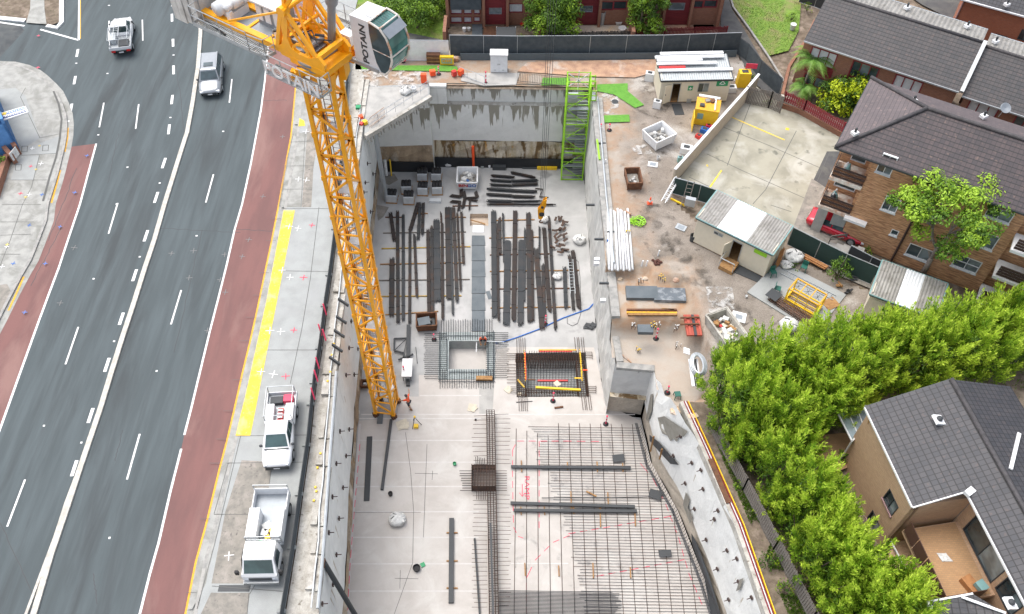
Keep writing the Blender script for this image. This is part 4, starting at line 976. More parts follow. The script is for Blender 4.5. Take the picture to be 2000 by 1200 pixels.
# right-hand capping
cr_=T('capping_beam','grey concrete capping beam with cable duct on the right pit edge below the stair tower','capping beam',(7.2,48,0))
PR=[(6.85,62.6)]+[(6.95,50),(7.15,43.2)]
mb=MB();mb.rail([(x+.28,y,0) for x,y in PR],.62,-.5,.12);mb.rail([(x+.7,y,0) for x,y in PR],.3,-.2,.2);mb.build('beam_block',M['kerb'],cr_)
mb=MB();mb.rail([(7.45,43.1,0),(7.55,38.8,0)],.62,-1.3,-.55);mb.rail([(7.62,38.9,0),(7.85,36.0,0)],.5,BZ-.3,BZ+.15);mb.rail([(7.6,35.75,0),(10.3,35.5,0)],.5,BZ-.2,BZ+.1);mb.build('beam_step',M['kerb'],cr_)
mb=MB();mb.path([Vector((x+.45,y,.26)) for x,y in PR],.08,8);mb.build('cable_duct',M['galv'],cr_)
for px,py in [(1170,467),(1195,453),(1180,553),(1175,280),(1153,400)]:
    q=G(px,py,.2);mb=MB().box(q.x,q.y,.1,.7,.14,.14);mb.build('bracket',M['dark'],cr_)
for px,py in [(1166,506),(1165,514),(1178,586)]:
    q=G(px,py,.4);mb=MB().box(q.x,q.y,.15,.4,.22,.3);mb.build('white_clamp',M['white'],cr_)
qb=T('capping_beam','capping with striped conduits and yellow edge board along the flared pit wall','capping beam',(13.5,24,0))
QL=[(11.3,31.2),(12.3,27.7),(13.7,22.5),(14.7,17),(16.2,8)]
mb=MB();mb.rail([(x+.12,y,0) for x,y in QL],.3,-.6,.12);mb.build('beam_block',M['capping'],qb)
mb=MB();mb.rail([(x+.52,y,0) for x,y in QL[0:]],.06,-.3,.22);mb.build('edge_board',M['yellow'],qb)
for k,mm in enumerate(('maroon','white','maroon')):
    mb=MB()
    for d in (0,):mb.path([Vector((x+.24+.09*k,y,.17)) for x,y in QL],.035,5)
    mb.build('conduit',M[mm],qb)
mb=MB();p0=Vector((12.9,26.3,0));mb.rail([(12.75,26.9,0),(13.5,23.9,0)],.3,.1,.24);mb.build('orange_mat',M['rust'],qb)
# triangular deck in the far left corner
dk=T('corner_deck','triangular concrete deck with notched edge beam across the far left pit corner','deck',(-10.5,61,0))
mb=MB().prism([(-13.5,63.8),(-12.75,57.3),(-7.6,62.7),(-7.7,64.3)],-.45,.1);mb.build('deck_slab',M['path_new'],dk)
A=Vector((-12.75,57.2,0));B=Vector((-7.55,62.6,0));d=(B-A);nn=Vector((d.y,-d.x,0)).normalized()
mb=MB();mb.rail([A+nn*.12,B+nn*.12],.34,-.2,.22);R=random.Random(8)
for i in range(26):
    if R.random()<.6:t=(i+.5)/26;p=A.lerp(B,t)+nn*.3;mb.box(p.x,p.y,-R.uniform(.45,.75),.06,.17,.5,atan2(d.y,d.x),1,1)
mb.build('edge_beam',M['capping'],dk)
mb=MB().tube((-12.1,58.6,.0),(-12.0,58.9,FZ),.22,10);mb.build('drain_pipe',M['galv'],dk)
# ---------------- stacks of reinforcement on the pit floor ----------------
def c3(x,y):return (x/3.428+700,y/3.428+300)
def zf(z):return FZ+z
GB='bundles of reinforcing bar laid out on the pit floor'
def bundle(a,b,w,label,z=.16,m='darkbar',layers=2,group=GB,name='rebar_bundle',cat='steel bars'):
    A=G(*c3(*a),zf(z));B=G(*c3(*b),zf(z));W=w/3.428*.047;d=(B-A).normalized();s=Vector((-d.y,d.x,0));n=max(2,int(W/.045));R=random.Random(int(a[0]*7+b[1]));mb=MB()
    for l in range(layers):
        for i in range(n-l):
            o=s*((i+.5*l)-(n-1)/2)*W/n+Vector((0,0,l*.045+R.uniform(0,.015)))
            mb.beam(A+o-d*R.uniform(-.15,.25),B+o+d*R.uniform(-.15,.25),.05,.05)
    L=(B-A).length
    for t in [q/L for q in (L*.12,L*.37,L*.63,L*.88)]:
        p=A.lerp(B,t);mb.beam(p-s*W*.53+Vector((0,0,.05)),p+s*W*.53+Vector((0,0,.05)),.035,.12)
    return tag(mb.build(name,M[m]),label,cat,group)
LB=[((215,400),(240,580),25),((262,395),(265,1125),22),((300,420),(300,1110),20),((345,530),(343,1130),18),((375,550),(392,960),18),((225,710),(222,1080),32),((398,340),(345,520),25),((412,340),(400,570),20),((435,340),(428,540),20),((465,520),(473,1075),22),((490,495),(497,1065),20),((522,450),(530,980),42),((560,465),(565,1100),18),((553,400),(556,470),12),((595,370),(605,965),33),((617,370),(632,1070),14),((637,370),(660,985),22),((662,400),(685,910),14),((690,395),(703,735),18)]
RB=[((905,390),(912,1085),35),((932,470),(940,1110),14),((945,435),(948,670),20),((968,405),(975,720),14),((1000,590),(990,1140),42),((1050,395),(1040,1110),30),((1090,590),(1085,1140),38),((1115,510),(1110,980),14),((1138,405),(1148,1120),32),((1160,520),(1167,1110),20),((1190,645),(1230,1170),33),((1212,490),(1212,700),12),((1235,750),(1250,1150),20),((1243,505),(1280,1050),26),((1275,430),(1320,1170),20),((1380,770),(1390,1030),24),((1412,690),(1440,1040),20),((1437,660),(1477,1030),28)]
for nm,lst in (('left',LB),('right',RB)):
    lst=sorted(lst,key=lambda q:(q[0][0]+q[1][0]))
    for i,(a,b,w) in enumerate(lst):
        L=abs(b[1]-a[1]);kind='short' if L<260 else ('long' if L>600 else 'mid-length');wd='thick' if w>27 else ('thin' if w<16 else '')
        mm=['darkbar','rustbar','darkbar','darkbar2'][i % 4] if w<34 else 'darkbar2'
        bundle(a,b,w,('%s %s bar bundle, %s from the left in the %s steel field' % (wd,kind,ORD[i],nm)).strip(),m=mm)
HB=[((900,150),(1030,160),20),((895,180),(1022,188),20),((895,210),(1022,216),18),((872,238),(1030,248),26),((866,274),(1028,284),22),((870,318),(1015,322),24),((1030,130),(1172,160),22),((1030,186),(1190,181),20),((1040,212),(1190,206),22),((1037,250),(1180,256),24),((1037,288),(1170,292),22),((1035,322),(1215,320),14),((870,342),(1308,344),12)]
for i,(a,b,w) in enumerate(HB):
    row=('left' if i<6 else 'right') ;k=i if i<6 else i-6
    lab='%s dark bar bundle lying crosswise, %s down the %s column below the yellow panels' % ('short',ORD[k],row) if i<12 else 'long thin dark bar bundle along the bottom of the crosswise stack'
    bundle(a,b,w,lab,m='darkbar2' if i % 2 else 'darkbar',layers=3)
# bent bars
def bent(pts,w,label,i):
    P=[G(*c3(*p),zf(.15)) for p in pts];mb=MB();n=max(2,int(w/3.4*.06/.05))
    for k in range(n):
        o=Vector(((k-n/2)*.045,(k-n/2)*.045,k % 2*.04))
        for a,b in zip(P[:-1],P[1:]):mb.beam(a+o,b+o,.045)
    tag(mb.build('bent_bar_bundle',M['rustbar']),label,'steel bars','bundles of bent bar left of the crosswise stack')
BL=[([(620,280),(690,290),(690,240)],20,'dark bent bar bundle hooked upward, beside the red and blue lettered skip'),([(620,320),(680,325),(672,380)],18,'dark bent bar bundle hooked downward, nearest the wrapped pallets'),([(705,255),(715,300),(700,365)],22,'crooked dark bar bundle in the middle of the bent bars'),([(720,300),(800,295),(785,255)],18,'dark bent bar bundle hooked up at its right end'),([(740,310),(800,318)],14,'short straight dark bar bundle right of the bent bars'),([(748,315),(745,375)],14,'short upright dark bar bundle below the bent bars'),([(1185,235),(1235,240),(1215,290),(1275,295)],6,'thin zigzag bent bars beside the hoist ropes')]
for i,q in enumerate(BL):bent(*q,i)
# timber bearers
k=0
for a,b,mm in [((180,427),(310,428),'rust'),((380,402),(465,402),'timber'),((165,533),(720,525),'oldwood'),((155,637),(750,624),'yellowt'),((145,742),(710,732),'timber'),((140,850),(745,843),'oldwood'),((150,957),(690,953),'yellowt'),((180,1080),(535,1057),'timber'),((600,427),(720,427),'timber'),((630,352),(802,350),'rust'),
                 ((890,450),(1180,443),'timber'),((875,567),(1210,560),'timber'),((880,680),(1290,672),'rust'),((880,790),(1475,782),'timber'),((885,908),(1480,902),'rust'),((885,1035),(1420,1028),'timber')]:
    mb=MB();mb.beam(G(*c3(*a),zf(.06)),G(*c3(*b),zf(.06)),.075,.1)
    side='left' if k<10 else 'right'
    tag(mb.build('bearer',M[mm]),'timber bearer, %s from the top under the %s field of steel stacks' % (ORD[k if k<10 else k-10],side),'timber','timber bearers under the steel stacks');k+=1
# grey cover plates
for i,(y0,y1) in enumerate([(550,615),(618,718),(722,826),(829,936),(940,1050),(1053,1190)]):
    mb=MB();P=[G(*c3(x,y),zf(.06)) for x,y in ((760,y0),(845,y0),(850,y1),(758,y1))];mb.prism([(p.x,p.y) for p in P],zf(.02),zf(.07+.004*(i % 2)))
    if i==3:
        for hx in (785,812):c=G(*c3(hx,910),zf(.08));mb.box(c.x,c.y,zf(.08),.1,.1,.01)
    tag(mb.build('cover_plate',M['plate']),'%s grey cover plate down the walkway between the two steel fields' % ORD[i],'cover plate','grey plates down the middle walkway')
mb=MB();mb.box(*G(934,448,FZ)[:2],FZ+.01,1.0,.9,.04);tag(mb.build('cover_plate',M['white']),'pale plate between the sump and the grey walkway plates','cover plate')
mb=MB();c=G(955,577,FZ);mb.box(c.x,c.y,FZ+.01,.35,.9,.03,.3);tag(mb.build('cover_plate',M['plate']),'small loose grey plate tilted beside the walkway plates','cover plate')
for i,(a,b) in enumerate([((750,445),(845,470)),((800,458),(850,475))]):
    mb=MB().beam(G(*c3(*a),zf(-.1)),G(*c3(*b),zf(-.3)),.1,.05);tag(mb.build('loose_board',M['timber']),['long','short'][i]+' timber board dropped in the open sump','board')
# ---------------- skips ----------------
def skip(name,label,cat,px0,px1,z,h,depth,mat_o,mat_i,fill=None,taper=.86,wt=.07,group=None,rim=True,skid=True):
    """open bin; px0, px1 = left and right ends of its near bottom edge"""
    A=G(*px0,z);B=G(*px1,z);L=(B-A).length;rz=atan2(B.y-A.y,B.x-A.x);t=T(name,label,cat,tuple(A),rz,group)
    def lb():return MB()
    o=[(0,0),(L,0),(L,depth),(0,depth)];cx,cy=L/2,depth/2
    ex=(1/taper)
    def sc(p,k,d):return (cx+(p[0]-cx)*k+(-d if p[0]>cx else d),cy+(p[1]-cy)*k+(-d if p[1]>cy else d))
    mb=lb();z0=.1
    vs=[(*p,z0) for p in o]+[(*sc(p,ex,0),h) for p in o]+[(*sc(p,ex,wt),h) for p in o]+[(*sc(p,1,wt),z0+.06) for p in o]
    fs=[(0,3,2,1)]
    for k in range(4):n=(k+1) % 4;fs+=[(k,n,4+n,4+k),(4+k,4+n,8+n,8+k),(8+k,8+n,12+n,12+k)]
    fs.append((12,13,14,15));mb.add(vs,fs)
    mb.build('bin_body',M[mat_o],t,world=False)
    if rim:
        mb=lb();c=[Vector((*sc(p,ex,0),h)) for p in o]
        for k in range(4):mb.beam(c[k],c[(k+1) % 4],.09,.09)
        for k in range(4):mb.beam(c[k],Vector((*o[k],z0)),.08)
        mb.build('rim',M[mat_o],t,world=False)
    if skid:
        for y in (.25*depth,.75*depth):mb=lb();mb.box(L/2,y,0,L*.96,.12,.1);mb.build('skid',M['dark'],t,world=False)
    mb=lb();mb.box(L/2,depth/2,z0+.08,(L-.2)*1.02,(depth-.2)*1.02,.25*h);mb.build('fill',M[mat_i],t,world=False)
    if fill:
        R=random.Random(int(px0[0]))
        for m_,n_,s_ in fill:
            mb=lb()
            for k in range(n_):mb.box(R.uniform(.25,L-.25),R.uniform(.25,depth-.25),z0+.3*h+R.uniform(0,.3*h),s_*R.uniform(.5,1.3),s_*R.uniform(.4,1),s_*.35,R.uniform(0,3),.8,.8)
            mb.build('waste',M[m_],t,world=False)
    return t,L,h,ex
t,L,h,ex=skip('skip_bin','white skip with red and blue letters, holding pale rubble at the pit back','skip bin',(897,371),(929,371),FZ,1.15,1.7,'white','path_dirty',[('bag',10,.5),('concrete',8,.4),('blue',2,.25)],taper=.8)
e=(ex-1)/2
fx=Vector((L/2,-(e*1.7)*.5-.012,.63));yd=Vector((0,-(e*1.7),1.05)).normalized()
for wd,mm,dx in (('BIN','red',-.39),('GO','blue',.44)):
    letters(wd,.6,fx+Vector((dx,0,0)),(1,0,0),yd,M[mm],t,bold=.02,world=False,sx=.95)
skip('waste_bin','rust brown waste bin under a grey sheet, between the tower crane and the core walls','skip bin',(817,649),(852,647),FZ,.9,1.2,'rust','dark',[('oldwood',6,.4),('timber',3,.3)],taper=.88)
mb=MB();c=G(828,628,FZ+.9);mb.box(c.x,c.y,FZ+.92,1.0,.8,.05,.25);tag(mb.build('sheet',M['plate']),'dark grey sheet laid over the rusty bin','sheet')
skip('waste_bin','small bucket bin of waste at the foot of the left wall beside the crane','skip bin',(707,760),(719,760),FZ,.5,.5,'rust','bag',[('bag',5,.2)],taper=.85,skid=False)
# wrapped pallets
def pallet():
    t=T('wrapped_pallet','x','pallet',(0,0,0),0,'plastic wrapped pallets in the back left of the pit')
    mb=MB()
    for i in range(5):mb.box(-.44+.22*i,0,.1,.14,1.1,.025)
    for y in (-.5,0,.5):mb.box(0,y,0,1.05,.1,.1)
    mb.build('pallet_base',M['timber'],t,world=False)
    mb=MB().box(0,0,.13,.95,1.0,.75,0,.97,.97);mb.build('wrap',M['plasticwrap'],t,world=False)
    mb=MB()
    mb.smooth=True
    for i,x in enumerate((-.3,0,.3)):mb.tube((x,-.3,.93),(x,.38,.95),.17,10)
    mb.build('load',M['black'],t,world=False)
    return t
pp=pallet()
for i,(x,y,lab) in enumerate([(225,335,'wrapped pallet of black rolls standing nearest the crane mast'),(322,275,'wrapped pallet behind the two nearest ones, left of the pair columns'),(338,345,'wrapped pallet in front row, second from the crane mast'),(428,190,'wrapped pallet at back left of the group of four'),(432,285,'wrapped pallet at front left of the group of four'),(522,190,'wrapped pallet at back right of the group of four'),(527,280,'wrapped pallet at front right of the group of four')]):
    c=G(*c3(x,y),FZ);place(pp,i==0,(c.x,c.y+.5,FZ),radians((-3,4,0,2,-2,0,3)[i]),lab)
mb=MB().box(*G(850,394,FZ)[:2],FZ,1.2,.45,.25,0,.9,.9);tag(mb.build('wrapped_pack',M['plasticwrap']),'low flat wrapped pack in front of the group of four pallets','pack')
# bags
def bag(px,py,z,r,label,seed,group=None,h=.6,flat=False):
    c=G(px,py,z);R=random.Random(seed);mb=MB();mb.smooth=True
    mb.ball((c.x,c.y,z+h*r*.8),r,r*.9,r*h,14,9,.12,seed)
    mb.smooth=False
    for k in range(6):
        a=R.uniform(0,6.28);q=Vector((c.x+cos(a)*r*.6,c.y+sin(a)*r*.5,z+h*r*1.35));mb.beam(q,q+Vector((R.uniform(-.4,.4)*r,R.uniform(-.4,.4)*r,.15*r)),.22*r,.05*r)
    o=tag(mb.build('bulk_bag',M['bag']),label,'bag',group)
    for k in range(4):
        s=MB();a=R.uniform(0,6.28);q=Vector((c.x+cos(a)*r*.3,c.y+sin(a)*r*.3,z+h*r*1.78));s.beam(q,q+Vector((cos(a+1),sin(a+1),-.3))*r*.5,.07*r);s.build('strap',M['dark'],o)
GBG='crumpled white bulk bags'
bag(876,322,FZ,.5,'crumpled white bulk bag beside the wheelbarrow at the back wall',1,GBG)
bag(776,1018,FZ,.62,'crumpled white bulk bag alone on the pale slab near the left wall',2,GBG)
bag(1131,472,FZ,.6,'large crumpled white bulk bag by the foot of the right pit wall',3,GBG)
bag(1088,543,FZ,.42,'small white bag on the right field of steel bars',4,GBG)
bag(1063,432,FZ,.42,'white bag beside the yellow crane hook',5,GBG)
bag(1539,641,0,.72,'crumpled white bulk bag on the dirt below the rebar cage slab',6,GBG)
bag(792,182,.1,.5,'white bulk bag on the triangular corner deck',7,GBG)
bag(1549,505,.1,.75,'grey and white bags heaped behind the pale concrete pad by the fence',8,GBG,h=.45)
bag(1535,520,.1,.5,'pale grey bag in front of the heap by the mesh fence',9,GBG,h=.45)
# misc pit objects
def post(px,py,z,label,h=1.15,mm='pink',base=True,lean=0):
    c=G(px,py,z);t=T('delineator_post',label,'post',tuple(c),0,'red and white delineator posts')
    mb=MB();mb.lathe(0,0,[(.22,0),(.22,.06),(.08,.12)],12);mb.build('base',M['black'],t,world=False)
    mb=MB();mb.lathe(lean*.0,0,[(.06,.1),(.05,h),(.07,h+.02),(.07,h+.1)],10);mb.build('pole',M[mm],t,world=False)
    mb=MB()
    for zz in (.45,.8):mb.lathe(0,0,[(.065,zz*h),(.065,zz*h+.13)],10)
    mb.build('white_band',M['white'],t,world=False)
post(1080,784,FZ,'red and white post on a black base in front of the core pit cage');post(1183,829,FZ,'red and white post at the corner of the rebar floor mesh')
post(1065,634,FZ,'red and white post at the lower end of the right steel field');post(1281,662,BZ,'red and white post on the lower clay bench');post(790,733,FZ,'red and white post beside the white table top')
post(848,664,FZ,'short red post among the left starter bars of the lift pit',h=.7);c=G(925,327,FZ);tag(MB().tube(c,c+Vector((0,0,2.7)),.13,10).build('orange_pole',M['orange']),'thick orange red pole standing against the black membrane','pole');post(949,318,FZ,'thin red and white post right of the tall orange one',1.8)
post(1008,0,FZ,'x') if False else None
post(988,190,-1.9,'orange and white post standing on the ledge of the back wall',1.6,'orange');post(949,163,0,'red and white post at the top of the back wall by the cabinet',1.2)
post(857,146,0,'red post on the turf strip left of the corner',.8);post(1173,255,.0,'red capped post by the turf walkway, left one',.6);post(1190,255,.0,'red capped post by the turf walkway, right one',.6)
post(1303,768,BZ,'red post with base beside the green chair',.8)
def cone(px,py,z,label):
    c=G(px,py,z);t=T('traffic_cone',label,'cone',tuple(c));mb=MB().box(0,0,0,.42,.42,.05);mb.build('base',M['orange'],t,world=False)
    mb=MB();mb.lathe(0,0,[(.16,.05),(.03,.72)],14);mb.build('body',M['orange'],t,world=False);mb=MB();mb.lathe(0,0,[(.125,.26),(.085,.45)],14);mb.build('stripe',M['white'],t,world=False)
cone(1269,398,0,'orange and white traffic cone on the dirt yard')
# ladders
def ladder(name,label,A,B,w,m='galv',side=None,rungs=None,n=None):
    A=Vector(A);B=Vector(B);d=(B-A);L=d.length;d.normalize();s=side or Vector((-d.y,d.x,0)).normalized();s=Vector(s);mb=MB()
    for k in (-1,1):mb.beam(A+s*w/2*k,B+s*w/2*k,.05,.07)
    n=n or int(L/.3)
    for i in range(1,n):p=A.lerp(B,i/n);mb.beam(p-s*w/2,p+s*w/2,.035)
    return tag(mb.build(name,M[m]),label,'ladder')
c=G(1000,321,FZ);ladder('ladder','grey aluminium ladder leaning on the back wall behind the pit',(c.x,c.y-.1,FZ),(c.x+.05,c.y+.9,FZ+2.9),.5,side=(1,0,0),n=6)
ladder('ladder','aluminium ladder lying on the bars at the right end of the right steel field',G(*c3(1420,710),FZ+.3),G(*c3(1436,940),FZ+.3),.42,n=11)
# wheelbarrow
c=G(899,315,FZ);t=T('wheelbarrow','grey wheelbarrow with yellow handles by the black membrane','wheelbarrow',tuple(c),radians(170))
mb=MB();mb.box(0,0,.3,.8,.6,.3,0,1.15,1.15);mb.build('tray',M['dark'],t,world=False);mb=MB();mb.tube((.6,-.06,.2),(.6,.06,.2),.2,14);mb.build('wheel',M['black'],t,world=False)
for s_ in (-1,1):mb=MB();mb.tube((.55,.1*s_,.25),(-1.0,.3*s_,.6),.025,6);mb.build('handle',M['yellow'],t,world=False)
# yellow formwork panels and black tubes at the back
for i,y in enumerate((332,324.5,317)):
    A=G(1050,y,FZ);mb=MB()
    for k in range(8):mb.box(A.x+.12+k*.23,A.y+.18,FZ,.2,.4,.33+.16*i)
    mb.box(A.x+.92,A.y+.18,FZ,1.95,.36,.3+.16*i);tag(mb.build('formwork_pack',M['yellow'] if i != 1 else M['timber']),['front yellow','middle pale','rear yellow'][i]+' formwork panel stacked beside the green stair tower','panel','yellow panels beside the stair tower')
mb=MB()
for k in range(7):p=G(1020+k % 3,330-k*2.2,FZ);mb.tube((p.x,p.y,FZ+.12+.1*(k % 2)),(p.x+3.2-.4*(k % 3),p.y+.02,FZ+.12+.1*(k % 2)),.08,8)
tag(mb.build('pipe_bundle',M['dark']),'bundle of black tubes behind the yellow panels against the back wall','pipes')
c=G(975,327,FZ);mb=MB().box(c.x,c.y,FZ,1.3,.9,.45);tag(mb.build('tool_box',M['dark']),'black tool box on the floor against the black membrane','tool box')
c=G(956,327,FZ);mb=MB();mb.lathe(c.x,c.y,[(.12,0),(.14,.3),(.05,.35)],10,FZ);tag(mb.build('bucket',M['white']),'white bucket beside the black tool box','bucket')
c=G(942,328,FZ);mb=MB();mb.lathe(c.x,c.y,[(.13,0),(.16,.2)],10,FZ);tag(mb.build('bucket',M['form']),'dark bucket by the foot of the tall orange post','bucket')
for i,(x0,x1) in enumerate(((755,757),(765,767))):
    A=G(x0,345,FZ+.0);mb=MB().tube((A.x,A.y,FZ+.1),(A.x-.1,A.y+.75,FZ+1.5),.16 if i==0 else .06,8);tag(mb.build('hose_roll' if i==0 else 'prop',M['bag'] if i==0 else M['yellow']),['pale wrapped roll leaning in the back left pit corner','yellow level staff leaning beside the pale roll'][i],['roll','staff'][i])
c=G(1140,470,FZ);
mb=MB();mb.path([Vector((*G(x,y,FZ)[:2],FZ+.05)) for x,y in [(968,671),(985,668),(1010,660),(1050,645),(1100,622),(1150,604),(1161,592)]]+[Vector((7.3,44.5,-4)),Vector((7.25,45.5,.3))],.055,7);tag(mb.build('hose',M['blue']),'long blue hose running from the lift pit up the right wall','hose')
mb=MB();mb.path([G(x,y,FZ+.03) for x,y in [(1108,622),(1108,632),(1118,637),(1128,632),(1135,610),(1133,545),(1130,512),(1122,505)]],.018,5);tag(mb.build('cable',M['dark']),'thin dark cable looping beside the ladder at the right wall','cable')
R=random.Random(5);mb=MB()
for k in range(26):p=G(*c3(1340+R.uniform(-32,36),450+R.uniform(0,220)),FZ+.1+R.uniform(0,.3));a=R.uniform(0,6.28);mb.beam(p,p+Vector((cos(a)*.5,sin(a)*.5,R.uniform(-.05,.2))),.2,.05)
tag(mb.build('scrap_heap',M['rebar']),'heap of rusty brown bent scrap between steel bars and right wall','scrap')
mb=MB()
for k in range(9):p=G(1145+k*2.2,640-k % 3*3,FZ+.1);mb.box(p.x,p.y,FZ+.03*(k % 4),.5,.22,.1,R.uniform(-1,1))
tag(mb.build('block_pile',M['dark']),'small pile of dark blocks at the foot of the right wall','blocks')
# table, frame and tools beside the crane
t=T('work_table','white topped work table on a dark beam beside the crane foot','table',tuple(G(796,738,FZ)),radians(2));mb=MB().box(0,.45,.75,.82,1.75,.06);mb.build('tabletop',M['whiteplastic'],t,world=False)
for x in (-.3,.3):
    for y in (-.3,1.2):mb=MB().tube((x,y,0),(x,y,.76),.03,6);mb.build('leg',M['dark'],t,world=False)
mb=MB().beam(G(798,636,FZ+.15),G(797,697,FZ+.15),.3,.28);tag(mb.build('steel_beam',M['dark']),'thick dark beam lying behind the white work table','beam');mb=MB().beam(G(797,742,FZ+.1),G(797,754,FZ+.1),.28,.2);tag(mb.build('steel_beam',M['dark']),'end of a dark beam poking out below the white work table','beam')
P=[G(x,y,FZ+.2) for x,y in ((795,661),(770,662),(770,685),(789,690),(788,700))];mb=MB()
for a,b in zip(P[:-1],P[1:]):mb.beam(a,b,.12)
mb.beam(G(778,703,FZ+.2),G(807,692,FZ+.2),.12);mb.beam(P[0],P[3],.05);mb.beam(P[2],P[0],.05);tag(mb.build('bent_bar_bracket',M['dark']),'bent dark steel frame lying between the crane mast and the beam','frame')
def stick(px,label,z=FZ,w=.08,m='dark',name='steel_bar',cat='bar',h=None,g=None):
    mb=MB().beam(G(*px[0],z+(h or w)/2+.01),G(*px[1],z+(h or w)/2+.01),w,h or w);return tag(mb.build(name,M[m]),label,cat,g)
stick(((812,678),(815,710)),'thin dark prop lying right of the work table',w=.05)
stick(((764,820),(746,957)),'long black tube lying on the pale slab near the left wall',w=.2);stick(((722,853),(716,979)),'wide flat dark strip lying along the pale slab',w=.42,h=.05,m='dark')
stick(((882,1013),(881,1178)),'long dark beam across three short timber bearers on the pale slab',w=.34,h=.2,m='dark')
for i,y in enumerate((1041,1096,1149)):stick(((872,y),(894,y)),ORD[i]+' short timber bearer under the long dark slab beam',w=.09,m='timber',name='bearer',cat='timber',g='short bearers under the slab beam')
stick(((927,1052),(937,1200)),'black pipe lying along the left of the beam cage',w=.14);stick(((958,1022),(964,1230)),'black pipe lying inside the long beam cage',z=FZ+.5,w=.14)
stick(((737,818),(748,818)),'short dark plate in front of the crane foot',w=.9,h=.05,m='plate')
for i,(a,b) in enumerate([((998,912),(1232,914)),((997,983),(1240,990)),((1003,997),(1244,999))]):stick((a,b),['single dark bar bundle lying across the mesh above the RAMP lettering','upper of two long dark bar bundles across the middle of the mesh','lower of two long dark bar bundles across the middle of the mesh'][i],z=FZ+.16,w=.22,h=.14,m='dark',g='long bar bundles across the floor mesh',name='bar_bundle',cat='steel bars')
stick(((1058,973),(1278,971)),'thin dark bar across the mesh ending under a black sheet',z=FZ+.16,w=.05)
for i,(x,y0,y1) in enumerate([(1018,900,922),(1108,903,918),(1166,902,922),(1216,905,922),(1017,990,1006),(1063,990,1006),(1120,988,1004),(1115,960,1000),(1172,990,1030),(1187,962,985),(1240,1003,1028),(1025,1100,1125),(1091,1105,1126),(1158,1100,1130),(1231,1108,1130)]):
    stick(((x,y0),(x+1,y1)),'short timber spacer on the floor mesh, %s counted from the top left' % ORD[i],z=FZ+.06,w=.08,m='timber',name='spacer',cat='timber',g='timber spacers on the floor mesh')
stick(((1145,960),(1165,970)),'skewed timber offcut above the thin bar on the mesh',z=FZ+.14,w=.1,m='timber',name='offcut',cat='timber')
for i,(x,y,w_,d_,r) in enumerate([(1208,895,.9,.6,.1),(1280,966,.9,.7,-.3),(1299,1081,.9,.5,.06)]):
    c=G(x,y,FZ+.2);mb=MB().box(c.x,c.y,FZ+.2,w_,d_,.03,r);tag(mb.build('rubber_sheet',M['dark']),['black sheet lying on the mesh near its top edge','black sheet by the curved right edge of the mesh','black sheet in the lower right of the mesh'][i],'sheet','black sheets on the floor mesh')
def tub(px,py,label,r=.17,h=.3,m='black',z=FZ):
    c=G(px,py,z);mb=MB();mb.lathe(c.x,c.y,[(r*.85,0),(r,h),(r*.9,h),(r*.8,h*.5),(.01,h*.5)],14,z);return tag(mb.build('bucket',M[m]),label,'bucket')
tub(763,967,'black bucket on the pale slab right of the long black tube');tub(814,1112,'large black tub on the slab near the lower edge',.27,.3);tub(888,908,'green topped bucket right of the pale slab centre',.14,.25,'signgreen')
mb=MB();c=G(826,1104,FZ);mb.box(c.x,c.y,FZ,.3,.3,.1,.5);tag(mb.build('crate',M['signgreen']),'small green crate beside the large black tub','crate')
tub(929,821,'tiny dark pot beside the top of the beam cage',.08,.1)
for i,(x,y,s_) in enumerate([(786,830,.9),(922,797,.7),(993,762,.6),(698,806,.35),(1015,770,.35),(1088,750,.5)]):
    c=G(x,y,FZ);mb=MB().box(c.x,c.y,FZ+.02,s_,s_*.9,.03,.4+i);mb.box(c.x+.15*s_,c.y-.1*s_,FZ+.055,s_*.8,s_*.7,.03,i*.8) if i<2 else None
    tag(mb.build('plywood_sheet',M['plyp']),['pile of pale boards in front of the crane foot','pale square board above the left slab','pale board left of the core pit cage','small pale board left of the crane feet','small pale lump at the corner of the core pit cage','pale folded board inside the core pit'][i],'board')
t=T('tripod','surveyor tripod with yellow case near the crane foot','tripod',tuple(G(812,830,FZ)))
for a in (0,2.1,4.2):mb=MB().tube((.45*cos(a),.45*sin(a),0),(0,0,1.1),.025,5);mb.build('leg',M['dark'],t,world=False)
mb=MB().box(.05,-.2,0,.35,.3,.25);mb.build('case',M['yellow'],t,world=False);mb=MB().lathe(0,0,[(.08,1.1),(.08,1.25)],8);mb.build('head',M['yellow'],t,world=False)
# raking strut at the lower left
mb=MB();q=wall_hit_left(630,1100);e_=G(702,1215,-6.5);mb.tube((q.x+.1,q.y,q.z),(e_.x,e_.y,-6.5),.16,10);o=tag(mb.build('raking_prop',M['dark']),'thick dark raking prop braced off the lower left pit wall','prop')
mb=MB();mb.beam((q.x,q.y,q.z),(q.x+.15,q.y,q.z),.45,.45);mb.build('end_plate',M['rust'],o)
# ---------------- reinforcement cages and floor mesh ----------------
def bar(mb,a,b,r=.02):mb.tube(a,b,r,4,cap=False)
core=T('lift_pit_starters','square ring of blue grey concrete with starter bars radiating from the lift pit','reinforcement',tuple(G(912,741,FZ)))
O=GL([(857,650),(966,649),(967,741),(856,742)],FZ)
mb=MB()
for i in range(4):
    a,b,c,d=O[(i+3) % 4],O[i],H1[(i+1) % 4] if False else None,None
ring=[(O[0],O[1],H1[1],H1[0]),(O[1],O[2],H1[2],H1[1]),(O[2],O[3],H1[3],H1[2]),(O[3],O[0],H1[0],H1[3])]
for q in ring:mb.prism([(p.x,p.y) for p in q],FZ+.012,FZ+.05)
mb.build('ring_slab',M['ringc'],core)
def starter(px0,px1,z,par,m='darkbar2',r=.022):
    mb=MB();A=G(*px0,z);B=G(*px1,z);mb.tube(A,B,r,5);mb.build('starter_bar',M[m],par)
